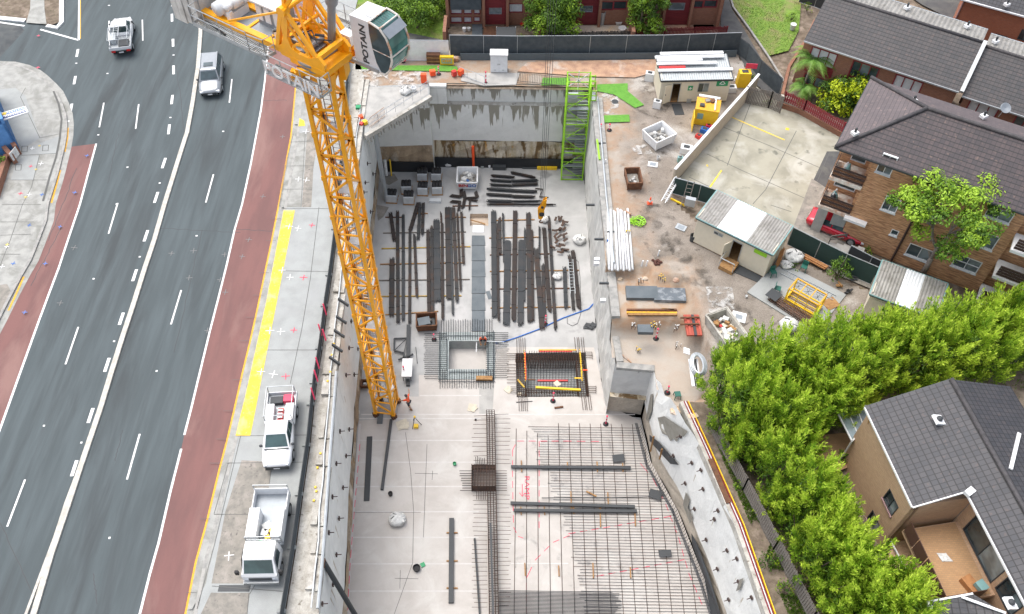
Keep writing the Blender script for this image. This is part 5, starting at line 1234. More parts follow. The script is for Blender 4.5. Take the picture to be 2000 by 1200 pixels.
R=random.Random(11);ys=[652+i*4.0 for i in range(23)]
for i,y in enumerate(ys):starter((828+R.uniform(-1,3),y),(873,y),FZ+.12,core);starter((949,y-2),(993+R.uniform(-3,2),y-2),FZ+.12,core)
for i in range(22):x=862+i*4.7;starter((x,624+R.uniform(-1,2)),(x,664),FZ+.12,core)
for i in range(23):x=859.5+i*4.7;starter((x,722),(x,759+R.uniform(-2,1)),FZ+.12,core)
mb=MB()
for q in ((859,648,859,744),(964,646,964,744),(873,662,873,724),(953,662,953,724)):bar(mb,G(q[0],q[1],FZ+.15),G(q[2],q[3],FZ+.15),.03)
for q in ((856,745,967,745),(862,656,962,656),(876,727,951,727)):bar(mb,G(q[0],q[1],FZ+.15),G(q[2],q[3],FZ+.15),.03)
mb.build('tie_bars',M['bluebar'],core)
c=G(946,742,FZ);mb=MB().box(c.x,c.y,FZ+.01,1.3,.35,.3);mb.build('form_box',M['timber'],core)
A=G(938,666,FZ-.05);mb=MB();mb.beam(A+Vector((-.3,0,0)),A+Vector((.55,0,0)),.1,.04);mb.beam(A+Vector((-.3,0,0)),A+Vector((-.32,-.8,-.5)),.08,.04);mb.build('bracket',M['white'],core)
mb=MB();mb.tube(G(950,667,FZ+.2),G(985,669,FZ+.2),.05,6);mb.build('pump_pipe',M['galv'],core)
# core pit cage
cc=T('core_pit_cage','large rectangular dark rebar cage with yellow bar caps around a sunken blue floor','reinforcement',tuple(G(1080,776,FZ)))
def cagewall(px,name='cage_wall',z0=FZ-.95,z1=FZ+.12,par=cc,step=.2,lv=6,m='rebar',r=.024):
    """px: four corners of the cage plan, near-left first, counter-clockwise"""
    P=GL(px,z1);mb=MB()
    a,b,c,d=P;L=(b-a).length;W=(d-a).length;L2=(c-d).length
    long_=L>W
    if not long_:a,b,c,d=b,c,d,a;L=(b-a).length
    n=int(L/step)
    for i in range(n+1):
        p=a.lerp(b,i/n);q=d.lerp(c,i/n);p0=Vector((p.x,p.y,z0));q0=Vector((q.x,q.y,z0));bar(mb,p,q,r);bar(mb,p0,p,r);bar(mb,q0,q,r)
    for k in range(lv):
        z=lerp(z0,z1,k/(lv-1));dz=Vector((0,0,z-z1));bar(mb,a+dz,b+dz,r);bar(mb,d+dz,c+dz,r)
    for k in range(1,4):bar(mb,a.lerp(d,k/4),b.lerp(c,k/4),r)
    return mb.build(name,M[m],par)
cagewall([(1007,706),(1140,705),(1139,691),(1008,692)]);cagewall([(1010,774),(1027,774),(1025,708),(1008,708)]);cagewall([(1131,774),(1150,773),(1142,706),(1126,706)]);cagewall([(1028,774),(1130,774),(1129,758),(1028,759)],z1=FZ-.1)
for i in range(20):x=1034+i*4.8;mb=MB();A=G(x,692,FZ+.12);mb.tube(A,A+Vector((0,0,.45)),.022,5);mb.build('starter_bar',M['rebar'],cc)
for x in (1009,1013.5,1017,1021,1025):starter((x,660),(x+1,692),FZ+.12,cc,'rebar');starter((x+4,770),(x+5,803),FZ+.12,cc,'rebar')
for x in (1122,1127,1130,1135,1139):starter((x,659),(x+3,692),FZ+.12,cc,'rebar');starter((x+13,770),(x+17,801),FZ+.12,cc,'rebar')
for y in (691,695,698,702):starter((990,y),(1010,y),FZ+.12,cc,'rebar');starter((1140,y-3),(1156,y-3),FZ+.12,cc,'rebar')
for y in (756,760,764,768):starter((997,y),(1010,y),FZ+.12,cc,'rebar');starter((1148,y-1),(1164,y-1),FZ+.12,cc,'rebar')
for y in range(712,750,6):starter((1008,y),(990,y),FZ+.12,cc,'rebar')
mb=MB();bar(mb,G(1156,688,FZ+.12),G(1157,702,FZ+.12));bar(mb,G(1164,754,FZ+.12),G(1164,769,FZ+.12));mb.build('hairpin_end',M['rebar'],cc)
for px,mm in ((((1025,688),(1027,742)),'orange'),(((1133,688),(1137,744)),'yellow'),(((1052,687),(1118,687)),'red'),(((1052,684),(1126,684)),'amber_paint'),(((1122,739),(1137,739)),'yellow'),(((1031,742),(1046,742)),'rust'),(((1138,723),(1148,723)),'orange')):
    mb=MB().beam(G(*px[0],FZ+.25),G(*px[1],FZ+.25),.1,.06);mb.build('cap_strip',M[mm],cc)
R=random.Random(7)
for (x0,y0,x1,y1,n) in ((1024,686,1027,750,12),(1132,684,1138,745,14)):
    mb=MB()
    for i in range(n):p=G(lerp(x0,x1,i/n)+R.uniform(-1,1),lerp(y0,y1,i/n),FZ+.35);mb.box(p.x,p.y,p.z,.07,.07,.08)
    mb.build('bar_caps',M['yellow'],cc)
mb=MB()
for i in range(16):bar(mb,G(1032+i*6,712,FZ-1.02),G(1031+i*6,760,FZ-1.02),.018)
for i in range(10):bar(mb,G(1030,714+i*4.6,FZ-1.0),G(1128,714+i*4.6,FZ-1.0),.018)
mb.build('base_mesh',M['bluebar'],cc)
stick(((1050,744),(1109,744)),'pink red batten inside the core pit',z=FZ-.3,w=.12,m='red',name='batten',cat='batten')
stick(((1046,757),(1134,762)),'long yellow timber beam across the front of the core pit',z=FZ+.2,w=.16,m='yellow',name='timber_beam',cat='beam')
stick(((1011,742),(1024,757)),'short yellow timber leaning at the left of the core pit cage',z=FZ+.15,w=.12,m='yellowt',name='timber_beam',cat='beam')
stick(((1008,786),(1040,784)),'dark shovel lying below the core pit cage',z=FZ,w=.05,name='shovel',cat='shovel');stick(((1083,797),(1100,795)),'short brown brick offcut below the core pit cage',z=FZ,w=.12,m='rust',name='offcut',cat='offcut')
# long beam cage with its column cage
bc=T('beam_cage','long narrow rebar beam cage running down the slab, bars fanning out both sides','reinforcement',tuple(G(958,1100,FZ)))
def boxcage(px0,px1,w,z0,h,st,par,name,m='rebar',nl=4):
    A=G(*px0,z0);B=G(*px1,z0);d=(B-A);L=d.length;d.normalize();s=Vector((-d.y,d.x,0));mb=MB();n=int(L/st);U=Vector((0,0,h))
    for i in range(n+1):
        p=A+d*L*i/n;a=p-s*w/2;b=p+s*w/2;bar(mb,a+U,b+U,.018);bar(mb,a,a+U,.018);bar(mb,b,b+U,.018)
    for k in range(nl):
        for z in (Vector((0,0,0)),U):p=s*(k/(nl-1)-.5)*w+z;bar(mb,A+p,B+p,.026)
    for z in (U*.5,):
        for k in (-.5,.5):bar(mb,A+s*w*k+z,B+s*w*k+z,.022)
    return mb.build(name,M[m],par)
for (y0,y1) in ((808,915),(962,1060),(1061,1160),(1161,1262)):boxcage((958+(y0-808)*.017,y0),(958+(y1-808)*.017,y1),.62,FZ+.05,.55,.17,bc,'cage_section')
R=random.Random(2)
for i in range(44):
    y=812+i*8.7
    if 915<y<962:continue
    starter((924+R.uniform(-3,2),y+R.uniform(-1,1)),(952,y),FZ+.3,bc,'rebar',.016);starter((966,y-2),(995+R.uniform(-2,4),y-2+R.uniform(-1,1)),FZ+.3,bc,'rebar',.016)
kc=T('column_cage','dense brown square column cage straddling the long beam cage','reinforcement',tuple(G(945,960,FZ)))
P=GL([(922,960),(968,960),(968,919),(922,919)],FZ);mb=MB();a,b,c,d=P
for k in range(6):
    U=Vector((0,0,.1+k*.14))
    for i in range(4):mb.beam(P[i]+U,P[(i+1) % 4]+U,.05)
for i in range(9):
    t=i/8
    for p in (a.lerp(b,t),d.lerp(c,t),a.lerp(d,t),b.lerp(c,t)):mb.tube(p,p+Vector((0,0,.95)),.03,5)
    for z in (.2,.85):mb.beam(a.lerp(b,t)+Vector((0,0,z)),d.lerp(c,t)+Vector((0,0,z)),.04);mb.beam(a.lerp(d,t)+Vector((0,0,z)),b.lerp(c,t)+Vector((0,0,z)),.04)
mb.build('cage_body',M['rebar'],kc)
for i in range(9):y=920+i*4.8;starter((899+R.uniform(-2,4),y),(924,y),FZ+.35,kc,'rustbar',.025);starter((966,y),(990,y),FZ+.35,kc,'rebar',.022)
for i in range(6):x=931+i*3.4;starter((x-2,892+R.uniform(-3,5)),(x,921),FZ+.45,kc,'rustbar',.025);starter((x,958),(x,976),FZ+.4,kc,'rebar',.022)
# floor mesh at the lower right
fm_=T('floor_mesh','wide grid of dark reinforcing bars covering the right half of the front slab','reinforcement',tuple(G(1200,1000,FZ)))
def qx(y):return wallx(y,[(10.15,35.6)]+PIT_Q[1:])
lft=[(35.4,1034),(34.3,1036),(33.9,1052),(31.5,1053),(30.6,1070),(28.5,1085),(27.2,1103),(25.4,1112),(23.6,1124),(21.8,1136),(19.8,1143),(16,1150)]
lw_=[(G(p,860,FZ).x if False else None) for _,p in lft]
def leftx(y):
    for (y0,p0),(y1,p1) in zip(lft[:-1],lft[1:]):
        if y1<=y<=y0:
            p=lerp(p0,p1,(y-y0)/(y1-y0));a,b=600,1400
            for _ in range(30):
                m=(a+b)/2
                if G(p,m,FZ).y>y:a=m
                else:b=m
            return G(p,a,FZ).x
    return 3.0
y=G(1000,834,FZ).y;R=random.Random(21);cnt=0
while y>17.3 and cnt<84:
    x0=leftx(y)+R.uniform(-.25,.25);x1=qx(min(y,35.5))-.22;mb=MB();z=FZ+.09
    mb.path([(x0,y,z),(x1-.15,y,z),(x1,y,z+.12),(x1+.03,y,z+.55)],.017,4);mb.build('cross_bar',M['bluebar'] if cnt % 3 else M['rebar'],fm_);y-=.218;cnt+=1
x=G(1008,860,FZ).x;k=0
while x<13.6 and k<16:
    yt=G(1000,826 if x>3.2 else 838,FZ).y;mb=MB();yy=yt
    while yy>17 and qx(min(yy,35.5))<x+.3:yy-=.1
    yt=17
    # bar runs from the wall or slab head down past the frame
    ytop=G(1000,826 if k>3 else 838+k*4,FZ).y
    while ytop>17 and qx(min(ytop,35.5))-.2<x:ytop-=.1
    mb.tube((x,ytop,FZ+.05),(x-.02,17,FZ+.05),.019,4);mb.build('long_bar',M['rebar'],fm_);x+=.82;k+=1
mb=MB()
for i in range(26):y=G(1100,1157+i*2.6,FZ).y;bar(mb,(G(975,1160,FZ).x,y,FZ+.14),(G(1210+R.uniform(-14,4),1180,FZ).x,y,FZ+.14),.02)
mb.build('lap_bars',M['bluebar'],fm_)
# bars lying along the curved edge
mb=MB()
for o in (.35,.42,.5):mb.path([Vector((x-o,y,FZ+.2)) for x,y in [(10.2,35.0)]+PIT_Q[1:5]],.022,4)
mb.build('edge_bars',M['bluebar'],fm_)
# ---------------- green stair tower ----------------
A=G(1096,352,FZ);B=G(1136,352,FZ);tw=B.x-A.x;st_=T('stair_tower','lime green scaffold stair tower against the back wall with grey treads','stair tower',tuple(A))
x0,x1=A.x,B.x+.05;y0=A.y;y1=y0+1.7;top=.9;mb=MB()
def gb(mb,a,b,w=.09):mb.beam(a,b,w)
for (x,y) in ((x0,y0),(x1,y0),(x1,y1),(x0,y1)):mb=MB();gb(mb,(x,y,FZ),(x,y,top+(1.1 if y==y1 else .9)),.11);mb.build('corner_post',M['green'],st_)
lv=[FZ+.1+i*1.7 for i in range(7)]
for z in lv:
    mb=MB()
    for (a,b) in (((x0,y0),(x1,y0)),((x1,y0),(x1,y1)),((x1,y1),(x0,y1)),((x0,y1),(x0,y0))):
        gb(mb,(*a,z),(*b,z),.08);gb(mb,(*a,z+.55),(*b,z+.55),.05)
        if a[1] != y0 or b[1] != y0:gb(mb,(*a,z+1.05),(*b,z+1.05),.05)
    mb.build('ledger',M['green'],st_)
    if z<top-1:
        i=lv.index(z);mb=MB();gb(mb,(x0 if i % 2 else x1,y0,z),(x1 if i % 2 else x0,y0,z+1.7),.05);gb(mb,(x0,y0,z),(x0,y1,z+1.7),.05);mb.build('brace',M['green'],st_)
        mb=MB();w2=(x1-x0)/2
        for k in range(9):
            t=k/9;yy=y0+.15+(1.35*t if i % 2==0 else 1.35*(1-t));mb.box(x0+w2*(.5 if i % 2 else 1.5),yy,z+1.7*t+.05,w2*.9,.24,.04)
        mb.build('stair_flight',M['galv'],st_)
        mb=MB().box((x0+x1)/2,y0+.12 if i % 2 else y1-.1,z,x1-x0-.1,.35,.05);mb.build('landing',M['steelgrey'],st_)
mb=MB();gb(mb,(x0,y1,top+1),(x1,y1,top-.6),.06);gb(mb,(x0,y1,top-.6),(x1,y1,top+1),.06);gb(mb,((x0+x1)/2,y1,top-1.5),((x0+x1)/2,y1,top+1.2),.06);mb.build('cross_brace',M['white'],st_)
bx0,bx1=x1+.1,G(1166,240,0).x;by0,by1=G(1150,245,0).y,G(1150,222,0).y;mb=MB().box((bx0+bx1)/2,(y0+y1)/2-.1,.12,bx1-bx0,1.2,.08);mb.build('bridge_deck',M['galv'],st_)
for yy in ((y0+y1)/2-.75,(y0+y1)/2+.55):
    mb=MB()
    for z in (.2,.7,1.2):gb(mb,(bx0,yy,z),(bx1,yy,z),.06)
    for x in (bx0,bx1):gb(mb,(x,yy,.1),(x,yy,1.25),.07)
    mb.build('bridge_rail',M['green'],st_)
P=[(x1+.1,62.4),(G(1165,180,0).x,62.4)]
mb=MB()
for k,zz in enumerate((.2,.7,1.2)):gb(mb,(x1,y1+.5,zz),(bx1,y1+.5,zz),.07)
for x in (x1,bx1):gb(mb,(x,y1+.5,0),(x,y1+.5,1.3),.08)
mb.build('gate_rail',M['green'],st_)
stick(((1166,273),(1171,312)),'lime green steel tube lying on the right pit edge',z=.12,w=.14,m='green',name='steel_tube',cat='tube')
# ---------------- people ----------------
def skinned(name,joints,edges,m,parent=None,sub=2):
    me=bpy.data.meshes.new(name);me.from_pydata([j[0] for j in joints],edges,[]);o=bpy.data.objects.new(name,me);COL.objects.link(o)
    md=o.modifiers.new('s','SKIN');md.use_smooth_shade=True
    for i,j in enumerate(joints):v=me.skin_vertices[0].data[i];v.radius=(j[1],j[2] if len(j)>2 else j[1]);v.use_root=(i==0)
    sb=o.modifiers.new('u','SUBSURF');sb.levels=sub;sb.render_levels=sub
    dg=bpy.context.evaluated_depsgraph_get();nm=bpy.data.meshes.new_from_object(o.evaluated_get(dg));o.modifiers.clear();o.data=nm;nm.materials.clear();nm.materials.append(m)
    if parent is not None:o.parent=parent;ROOT[o.name]=ROOT[parent.name]
    return o
def person(label,pos_,rz,shirt='orange',bend=0.0,crouch=False,arms='down',cap='dark',shorts=True):
    """local +Y is forward"""
    t=T('person',label,'person',pos_,rz);s=sin(bend);c=cos(bend)
    hip=.92 if not crouch else .38
    def up(l,x=0,f=0):return (x,l*s+f*c,hip+l*c-f*s)
    knee=(.24,.16) if crouch else (.13,.04)
    J=[((0,0,hip),.14,.11),(up(.22),.13,.1),(up(.46),.17,.11),(up(.58),.06),(up(.68,0,.02),.085,.1),(up(.78,0,.02),.085,.095)]
    E=[(0,1),(1,2),(2,3),(3,4),(4,5)]
    def chain(root,pts):
        k=root
        for p in pts:J.append(p);E.append((k,len(J)-1));k=len(J)-1
    for sg in (-1,1):
        if crouch:lg=[((sg*.13,.02,hip),.1),((sg*.24,.42,hip+.12),.075),((sg*.2,.22,.1),.05),((sg*.2,.38,.04),.04)]
        else:lg=[((sg*.1,0,hip-.05),.1),((sg*.13,.04+(.16 if sg>0 else -.08),.48),.07),((sg*.14,(.02 if sg>0 else -.3),.09),.045),((sg*.15,(.16 if sg>0 else -.16),.04),.035)]
        chain(0,lg)
        sh=up(.5,sg*.2)
        if arms=='reach' and sg<0:el=up(.45,sg*.3,.28);ha=up(.38,sg*.34,.6)
        elif arms=='reach':el=up(.56,sg*.42,-.02);ha=up(.6,sg*.62,.1)
        elif arms=='work':el=up(.25,sg*.3,.18);ha=up(.12,sg*.15,.45)
        else:el=up(.25,sg*.26);ha=up(0,sg*.27,.08)
        chain(2,[(sh,.065),(el,.05),(ha,.036)])
        v=(Vector(ha)-Vector(el)).normalized();sd_=Vector((v.y,-v.x,0));sd_=sd_.normalized() if sd_.length>.1 else Vector((1,0,0));r0=len(J)-1
        chain(r0,[(Vector(ha)+v*.06,.03)]);pk=len(J)-1
        for q in range(4):J.append((Vector(ha)+v*(.14+.015*(q in (1,2)))+sd_*(q-1.5)*.022,.009));E.append((pk,len(J)-1))
        J.append((Vector(ha)+v*.07+sd_*.055,.009));E.append((r0,len(J)-1))
    skinned('body',J,E,M['skin'],t)
    JS=[((0,0,hip+.02),.155,.125),(up(.22),.145,.115),(up(.47),.185,.125)];ES=[(0,1),(1,2)]
    i=0
    for sg in (-1,1):
        sh=up(.5,sg*.21);el=[j for j in J if False]
        sp=Vector(up(.5,sg*.2));
        e2={'reach':Vector(up(.45,sg*.3,.28)) if sg<0 else Vector(up(.56,sg*.42,-.02)),'work':Vector(up(.25,sg*.3,.18)),'down':Vector(up(.25,sg*.26))}[arms]
        JS+=[(tuple(sp),.08),(tuple(sp.lerp(e2,.8)),.07)];ES+=[(2,len(JS)-2),(len(JS)-2,len(JS)-1)]
    skinned('shirt',JS,ES,M[shirt],t)
    JT=[((0,0,hip+.03),.16,.13)];ET=[]
    for sg in (-1,1):
        k=(sg*.24,.42,hip+.12) if crouch else (sg*.13,.04+(.16 if sg>0 else -.08),.48)
        a=(sg*.13,.02,hip) if crouch else (sg*.1,0,hip-.05);JT+=[(a,.115),(k,.088)];ET+=[(0,len(JT)-2),(len(JT)-2,len(JT)-1)]
    skinned('trousers',JT,ET,M['trouser'],t)
    for sg in (-1,1):
        f=(sg*.2,.3,0) if crouch else (sg*.145,(.09 if sg>0 else -.23),0)
        mb=MB();mb.ball((f[0],f[1]+.03,.06),.06,.14,.06,10,6);mb.build('boot',M['timber'],t,world=False)
    hd=up(.78,0,.02);mb=MB();mb.smooth=True;mb.ball((hd[0],hd[1]-.01,hd[2]+.03),.115,.13,.1,12,8);mb.build('cap',M[cap],t,world=False)
    fc=up(.73,0,.11);mb=MB();mb.ball(fc,.018,.03,.022,6,4)
    for sg in (-1,1):e=up(.77,sg*.035,.1);mb.ball(e,.012,.01,.012,5,4)
    mb.build('nose_and_eyes',M['skin'],t,world=False)
    return t
person('worker in orange shirt and dark shorts reaching towards the crane foot',tuple(G(800,797,FZ)),radians(70),arms='reach',bend=.2)
person('worker in orange vest crouching over the far edge of the lift pit',tuple(G(943,667,FZ+.05)),radians(185),crouch=True,bend=.5,arms='work',cap='dark')
# ---------------- things in the yard ----------------
def corr_sheet(mb,A,B,C,D,pitch=.2,h=.03):
    """corrugated sheet over the quad A B C D; ribs run from edge AB to edge DC"""
    A,B,C,D=(Vector(q) for q in (A,B,C,D));n=int((B-A).length/pitch)*2;N_=(B-A).cross(D-A).normalized();vs=[]
    if N_.z<0:N_=-N_
    for i in range(n+1):
        o=N_*(h if i % 2 else 0);vs+=[A.lerp(B,i/n)+o,D.lerp(C,i/n)+o]
    mb.add(vs,[(2*i,2*i+2,2*i+3,2*i+1) for i in range(n)]);mb.add([q-N_*.02 for q in (A,B,C,D)],[(0,1,2,3)])
def shed(label,px0,px1,W,h,doors,wall='cream',roof=('corr','corrw','corr'),split=(0,.32,.68,1),trim='teal',windows=(),name='site_shed',z=0.0,fall=.25):
    """px0, px1: near bottom corners in the photograph, left to right"""
    A=G(*px0,z);B=G(*px1,z);L=(B-A).length;rz=atan2(B.y-A.y,B.x-A.x);t=T(name,label,'shed',tuple(A),rz)
    b=lambda mb,nm,m,par=t:mb.build(nm,M[m],par,world=False)
    mb=MB();w=.06                       # near wall, left open where the doors are
    xs=[0]
    for (d0,d1,zh,op) in doors:xs+=[d0,d1]
    xs.append(L)
    for i in range(0,len(xs),2):mb.box((xs[i]+xs[i+1])/2,w/2,.12,xs[i+1]-xs[i],w,h-.12)
    for (d0,d1,zh,op) in doors:mb.box((d0+d1)/2,w/2,zh,d1-d0,w,h-zh)
    mb.box(w/2,W/2,.12,w,W-2*w,h-.12+fall*.5);mb.box(L-w/2,W/2,.12,w,W-2*w,h-.12+fall*.5);mb.box(L/2,W-w/2,.12,L,w,h-.12+fall)
    b(mb,'wall',wall);mb=MB().box(L/2,W/2,.06,L-.05,W-.05,.08);b(mb,'floor','timber')
    mb=MB()
    for x in (.4,L/2,L-.4):mb.box(x,W/2,0,.2,W-.1,.1)
    b(mb,'bearer','dark')
    o=.12;P=lambda u,v:(lerp(-o,L+o,u),lerp(-o,W+o,v),h+.02+fall*v)
    for i,mm in enumerate(roof):
        mb=MB();u0,u1=split[i],split[i+1];corr_sheet(mb,P(u0,0),P(u1,0),P(u1,1),P(u0,1));b(mb,'roof_sheet',mm)
    mb=MB()
    for p,q in ((P(0,0),P(1,0)),(P(1,0),P(1,1)),(P(1,1),P(0,1)),(P(0,1),P(0,0))):mb.beam(Vector(p)-Vector((0,0,.04)),Vector(q)-Vector((0,0,.04)),.08,.1)
    b(mb,'roof_trim',trim)
    mb=MB();mb.box(L/2,-o-.03,h-.12,L+.2,.06,.06);b(mb,'gutter','dark')
    for (d0,d1,zh,op) in doors:
        mb=MB();dw=d1-d0
        if op:mb.beam((d0,-.02,.15+(zh-.15)/2),(d0-dw*cos(op),-.02-dw*sin(op),.15+(zh-.15)/2),.04,zh-.2)
        else:mb.box((d0+d1)/2,.02,.15,dw-.04,.04,zh-.18)
        d=b(mb,'door',wall);mb=MB();mb.box(d0+.02,-.01,.12,.05,.08,zh-.1);mb.box(d1-.02,-.01,.12,.05,.08,zh-.1);mb.box((d0+d1)/2,-.01,zh,dw,.08,.05);b(mb,'door_frame','galv')
        if op:mb=MB().box(d0-.8*dw*cos(op),-.06-.8*dw*sin(op),1.1,.05,.06,.1);b(mb,'handle','dark',d)
    for (x,zz,ww,hh) in windows:
        mb=MB().box(x,-.01,zz,ww,.05,hh);f=b(mb,'window','galv')
        for k in (-1,1):mb=MB().box(x+k*ww*.24,-.03,zz+.06,ww*.42,.03,hh-.12);b(mb,'pane','glass_l' if k>0 else 'glass',f)
    return t,L,W,h
t1,L,W,h=shed('cream first aid shed with white roof sheets, farthest back at the top of the yard',(1285,202),(1418,199),3.0,2.5,[(1.0,1.75,2.1,.45)],roof=('corrg',),split=(0,1),trim='dark',windows=[(3.75,1.15,.95,.95)])
mb=MB().box(2.62,-.02,1.35,.42,.03,.48);s=mb.build('first_aid_sign',M['signgreen'],t1,world=False)
mb=MB().box(2.62,-.045,1.53,.26,.02,.08);mb.box(2.62,-.045,1.44,.08,.02,.26);mb.build('white_cross',M['white'],s,world=False)
mb=MB().box(5.35,-.02,1.75,1.0,.03,.62);s=mb.build('sign',M['signgreen'],t1,world=False)
mb=MB()
for a,b_ in (((5.1,1.95),(5.35,2.3)),((5.35,2.3),(5.6,1.95)),((5.2,1.95),(5.5,1.95))):mb.beam((a[0],-.045,a[1]),(b_[0],-.045,b_[1]),.02,.07)
mb.build('sign_emblem',M['white'],s,world=False)
# white sheets stacked on that roof
S0=ROOT[t1.name]
def onroof(x0,x1,y,w,hh,m,label,zz=.0):
    mb=MB();mb.M=S0;mb.box((x0+x1)/2,y,h+.1+.083*y+zz,x1-x0,w,hh);tag(mb.build('roof_sheet_pack',M[m]),label,'metal sheets','sheets stacked on the first aid shed')
for i,(x0,x1,y,w,m,lab,zz) in enumerate([(-.25,6.3,.95,.32,'white','lowest white sheet pack on the shed roof, nearest its gutter',.06),(-.1,2.2,1.32,.3,'red','red sheet pack on the shed roof',.05),(-.25,5.0,1.72,.34,'white','middle white sheet pack on the shed roof',.12),(-.2,3.8,2.1,.34,'white','upper middle white sheet pack on the shed roof',.16),(-.3,5.8,2.55,.36,'white','second white sheet pack from the back of the shed roof',.1),(.2,5.8,2.95,.36,'white','rearmost white sheet pack on the shed roof',.16)]):onroof(x0,x1,y,w,.1,m,lab,zz)
t2,L,W,h=shed('cream site hut with white middle roof panel and open door, centre of the yard',(1351,473),(1491,543),3.0,2.75,[(3.05,3.85,2.2,1.15)],windows=[(1.85,1.95,.75,.3)],split=(0,.28,.66,1))
mb=MB().box(5.25,-.02,2.05,1.0,.03,.36);mb.build('sign',M['green'],t2,world=False)
mb=MB();mb.box(3.45,-.65,.0,1.1,1.1,.35);mb.box(3.45,-.35,.35,1.1,.5,.08);sp_=mb.build('step',M['timber'],t2,world=False)
mb=MB()
for x in (2.9,4.0):mb.tube((x,-1.2,.3),(x,-1.2,1.2),.03,6)
mb.tube((2.9,-1.2,1.2),(4.0,-1.2,1.2),.04,6);mb.tube((2.9,-1.2,1.2),(2.9,0,1.2),.03,6);mb.build('step_rail',M['galv'],t2,world=False)
c=G(1457,532,.02);mb=MB().box(c.x,c.y,.03,2.3,1.0,.03,radians(-30));tag(mb.build('rubber_mat',M['dark']),'black mat on the dirt below the centre site hut','mat')
t3,L,W,h=shed('cream shed with open doorway at the far right, beside the hedge',(1680,616),(1800,662),3.1,2.5,[(1.35,2.55,2.0,0)],split=(0,.38,.66,1))
[bpy.data.objects.remove(o) for o in list(t3.children) if o.name.startswith('door') and 'frame' not in o.name]
mb=MB().box(.85,-.03,.15,1.1,.04,1.9);mb.build('sliding_door',M['cream'],t3,world=False)
# cream boundary wall between yard and car park
CWL=GL([(1312,362),(1450,205),(1474,176)],0)
mb=MB();mb.rail([p for p in CWL],.16,0,1.7);o=tag(mb.build('boundary_wall',M['creamwall']),'long cream rendered wall between the dirt yard and the car park','wall')
mb=MB();mb.rail([p for p in CWL],.22,1.71,1.77);mb.build('wall_capping',M['white'],o)
def pales(name,label,px,z0,h,m,cat='fence',step=.13,th=.025,group=None,lean=0,post=2.4,zf_=None):
    P=GL(px,z0);t=T(name,label,cat,tuple(P[0]),0,group);R=random.Random(int(px[0][0]));mb=MB()
    for a,b in zip(P[:-1],P[1:]):
        L=(b-a).length;n=max(1,int(L/step));an=atan2((b-a).y,(b-a).x)
        for i in range(n):p=a.lerp(b,(i+.5)/n);mb.box(p.x,p.y,z0+R.uniform(-.02,.02),step*.82,th,h+R.uniform(-.06,.06),an+R.uniform(-.04,.04))
    mb.build('palings',M[m],t)
    for zz in (.3,h-.25):
        mb=MB()
        for a,b in zip(P[:-1],P[1:]):mb.beam((a.x,a.y,z0+zz),(b.x,b.y,z0+zz),.05,.07)
        mb.build('rail',M[m],t)
    for a,b in zip(P[:-1],P[1:]):
        n=max(1,int((b-a).length/post))
        for i in range(n+1):p=a.lerp(b,i/n);q=MB().box(p.x,p.y,z0,.1,.1,h+.03);q.build('post',M[m],t)
    return t
pales('paling_fence','weathered grey paling fence at the top edge of the car park',[(1452,202),(1500,212),(1522,222)],0,1.8,'oldwood')
pales('paling_fence','weathered paling fence between the pit side soil and the hedge',[(1384,838),(1450,960),(1510,1075),(1580,1215),(1610,1270)],0,1.7,'oldwood',step=.16)
pales('paling_fence','pale timber fence along the yard edge behind the hedge',[(1620,672),(1690,660),(1800,640)],0,1.2,'stonewall',step=.2)
# mesh fence with dark green screening around the south of the car park
def hoard(name,label,px,z0,h,m,rail='galv',step=2.4,cat='fence',rails=(0,1),brace=False):
    P=GL(px,z0);t=T(name,label,cat,tuple(P[0]))
    for a,b in zip(P[:-1],P[1:]):
        n=max(1,int((b-a).length/step))
        for i in range(n):
            p=a.lerp(b,i/n);q=a.lerp(b,(i+1)/n);mb=MB().beam((p.x,p.y,z0+h/2),(q.x,q.y,z0+h/2),.03,h-.06,up=(0,0,1));mb.build('panel',M[m],t)
            mb=MB();mb.tube((p.x,p.y,z0),(p.x,p.y,z0+h+.05),.035,6)
            for r in rails:mb.tube((p.x,p.y,z0+.04+r*h),(q.x,q.y,z0+.04+r*h),.035,6)
            if brace:mb.tube((p.x,p.y,z0+h),(p.x+.35,p.y-.8,z0),.03,6)
            mb.build('post',M[rail],t)
    return t
hoard('mesh_fence','galvanised mesh fence with dark green screen left of the centre site hut',[(1312,378),(1362,392),(1392,402)],0,1.7,'darkgreen')
hoard('mesh_fence','galvanised mesh fence with black screen between car park and right shed',[(1537,478),(1590,505),(1640,530),(1700,556)],0,1.9,'darkgreen')
hoard('mesh_fence','black roofed screen fence behind the small green bush',[(1650,508),(1690,530),(1722,545)],.05,1.6,'dark')
hoard('site_hoarding','long charcoal hoarding along the back of the yard below the townhouses',[(880,111),(1010,113),(1150,112),(1290,111),(1439,106)],0,2.3,'charcoal','galv',2.4,'hoarding')
st('hoarding_kickboard',MB().rail([p+Vector((0,-.35,0)) for p in GL([(900,113.5),(1150,113),(1290,112),(1436,107)],0)],.04,0,.75),M['kick'])
hoard('site_hoarding','charcoal hoarding returning along the driveway beside the first aid shed',[(1439,106),(1456,118),(1480,150),(1520,186)],0,1.7,'charcoal','dark')
hoard('site_hoarding','white hoarding panels with red no entry sign behind the crane cab',[(700,118),(790,119),(878,120)],0,2.2,'white','galv',2.6,'hoarding')
c=G(788,120,.15);t=T('no_entry_sign','round red no entry sign standing against the white hoarding','sign',tuple(c));mb=MB();mb.M=Matrix.Translation((c.x,c.y-.15,c.z+.5)) @ Matrix.Rotation(radians(75),4,'X');mb.lathe(0,0,[(.36,0),(.36,.03)],24);mb.build('disc',M['pink'],t)
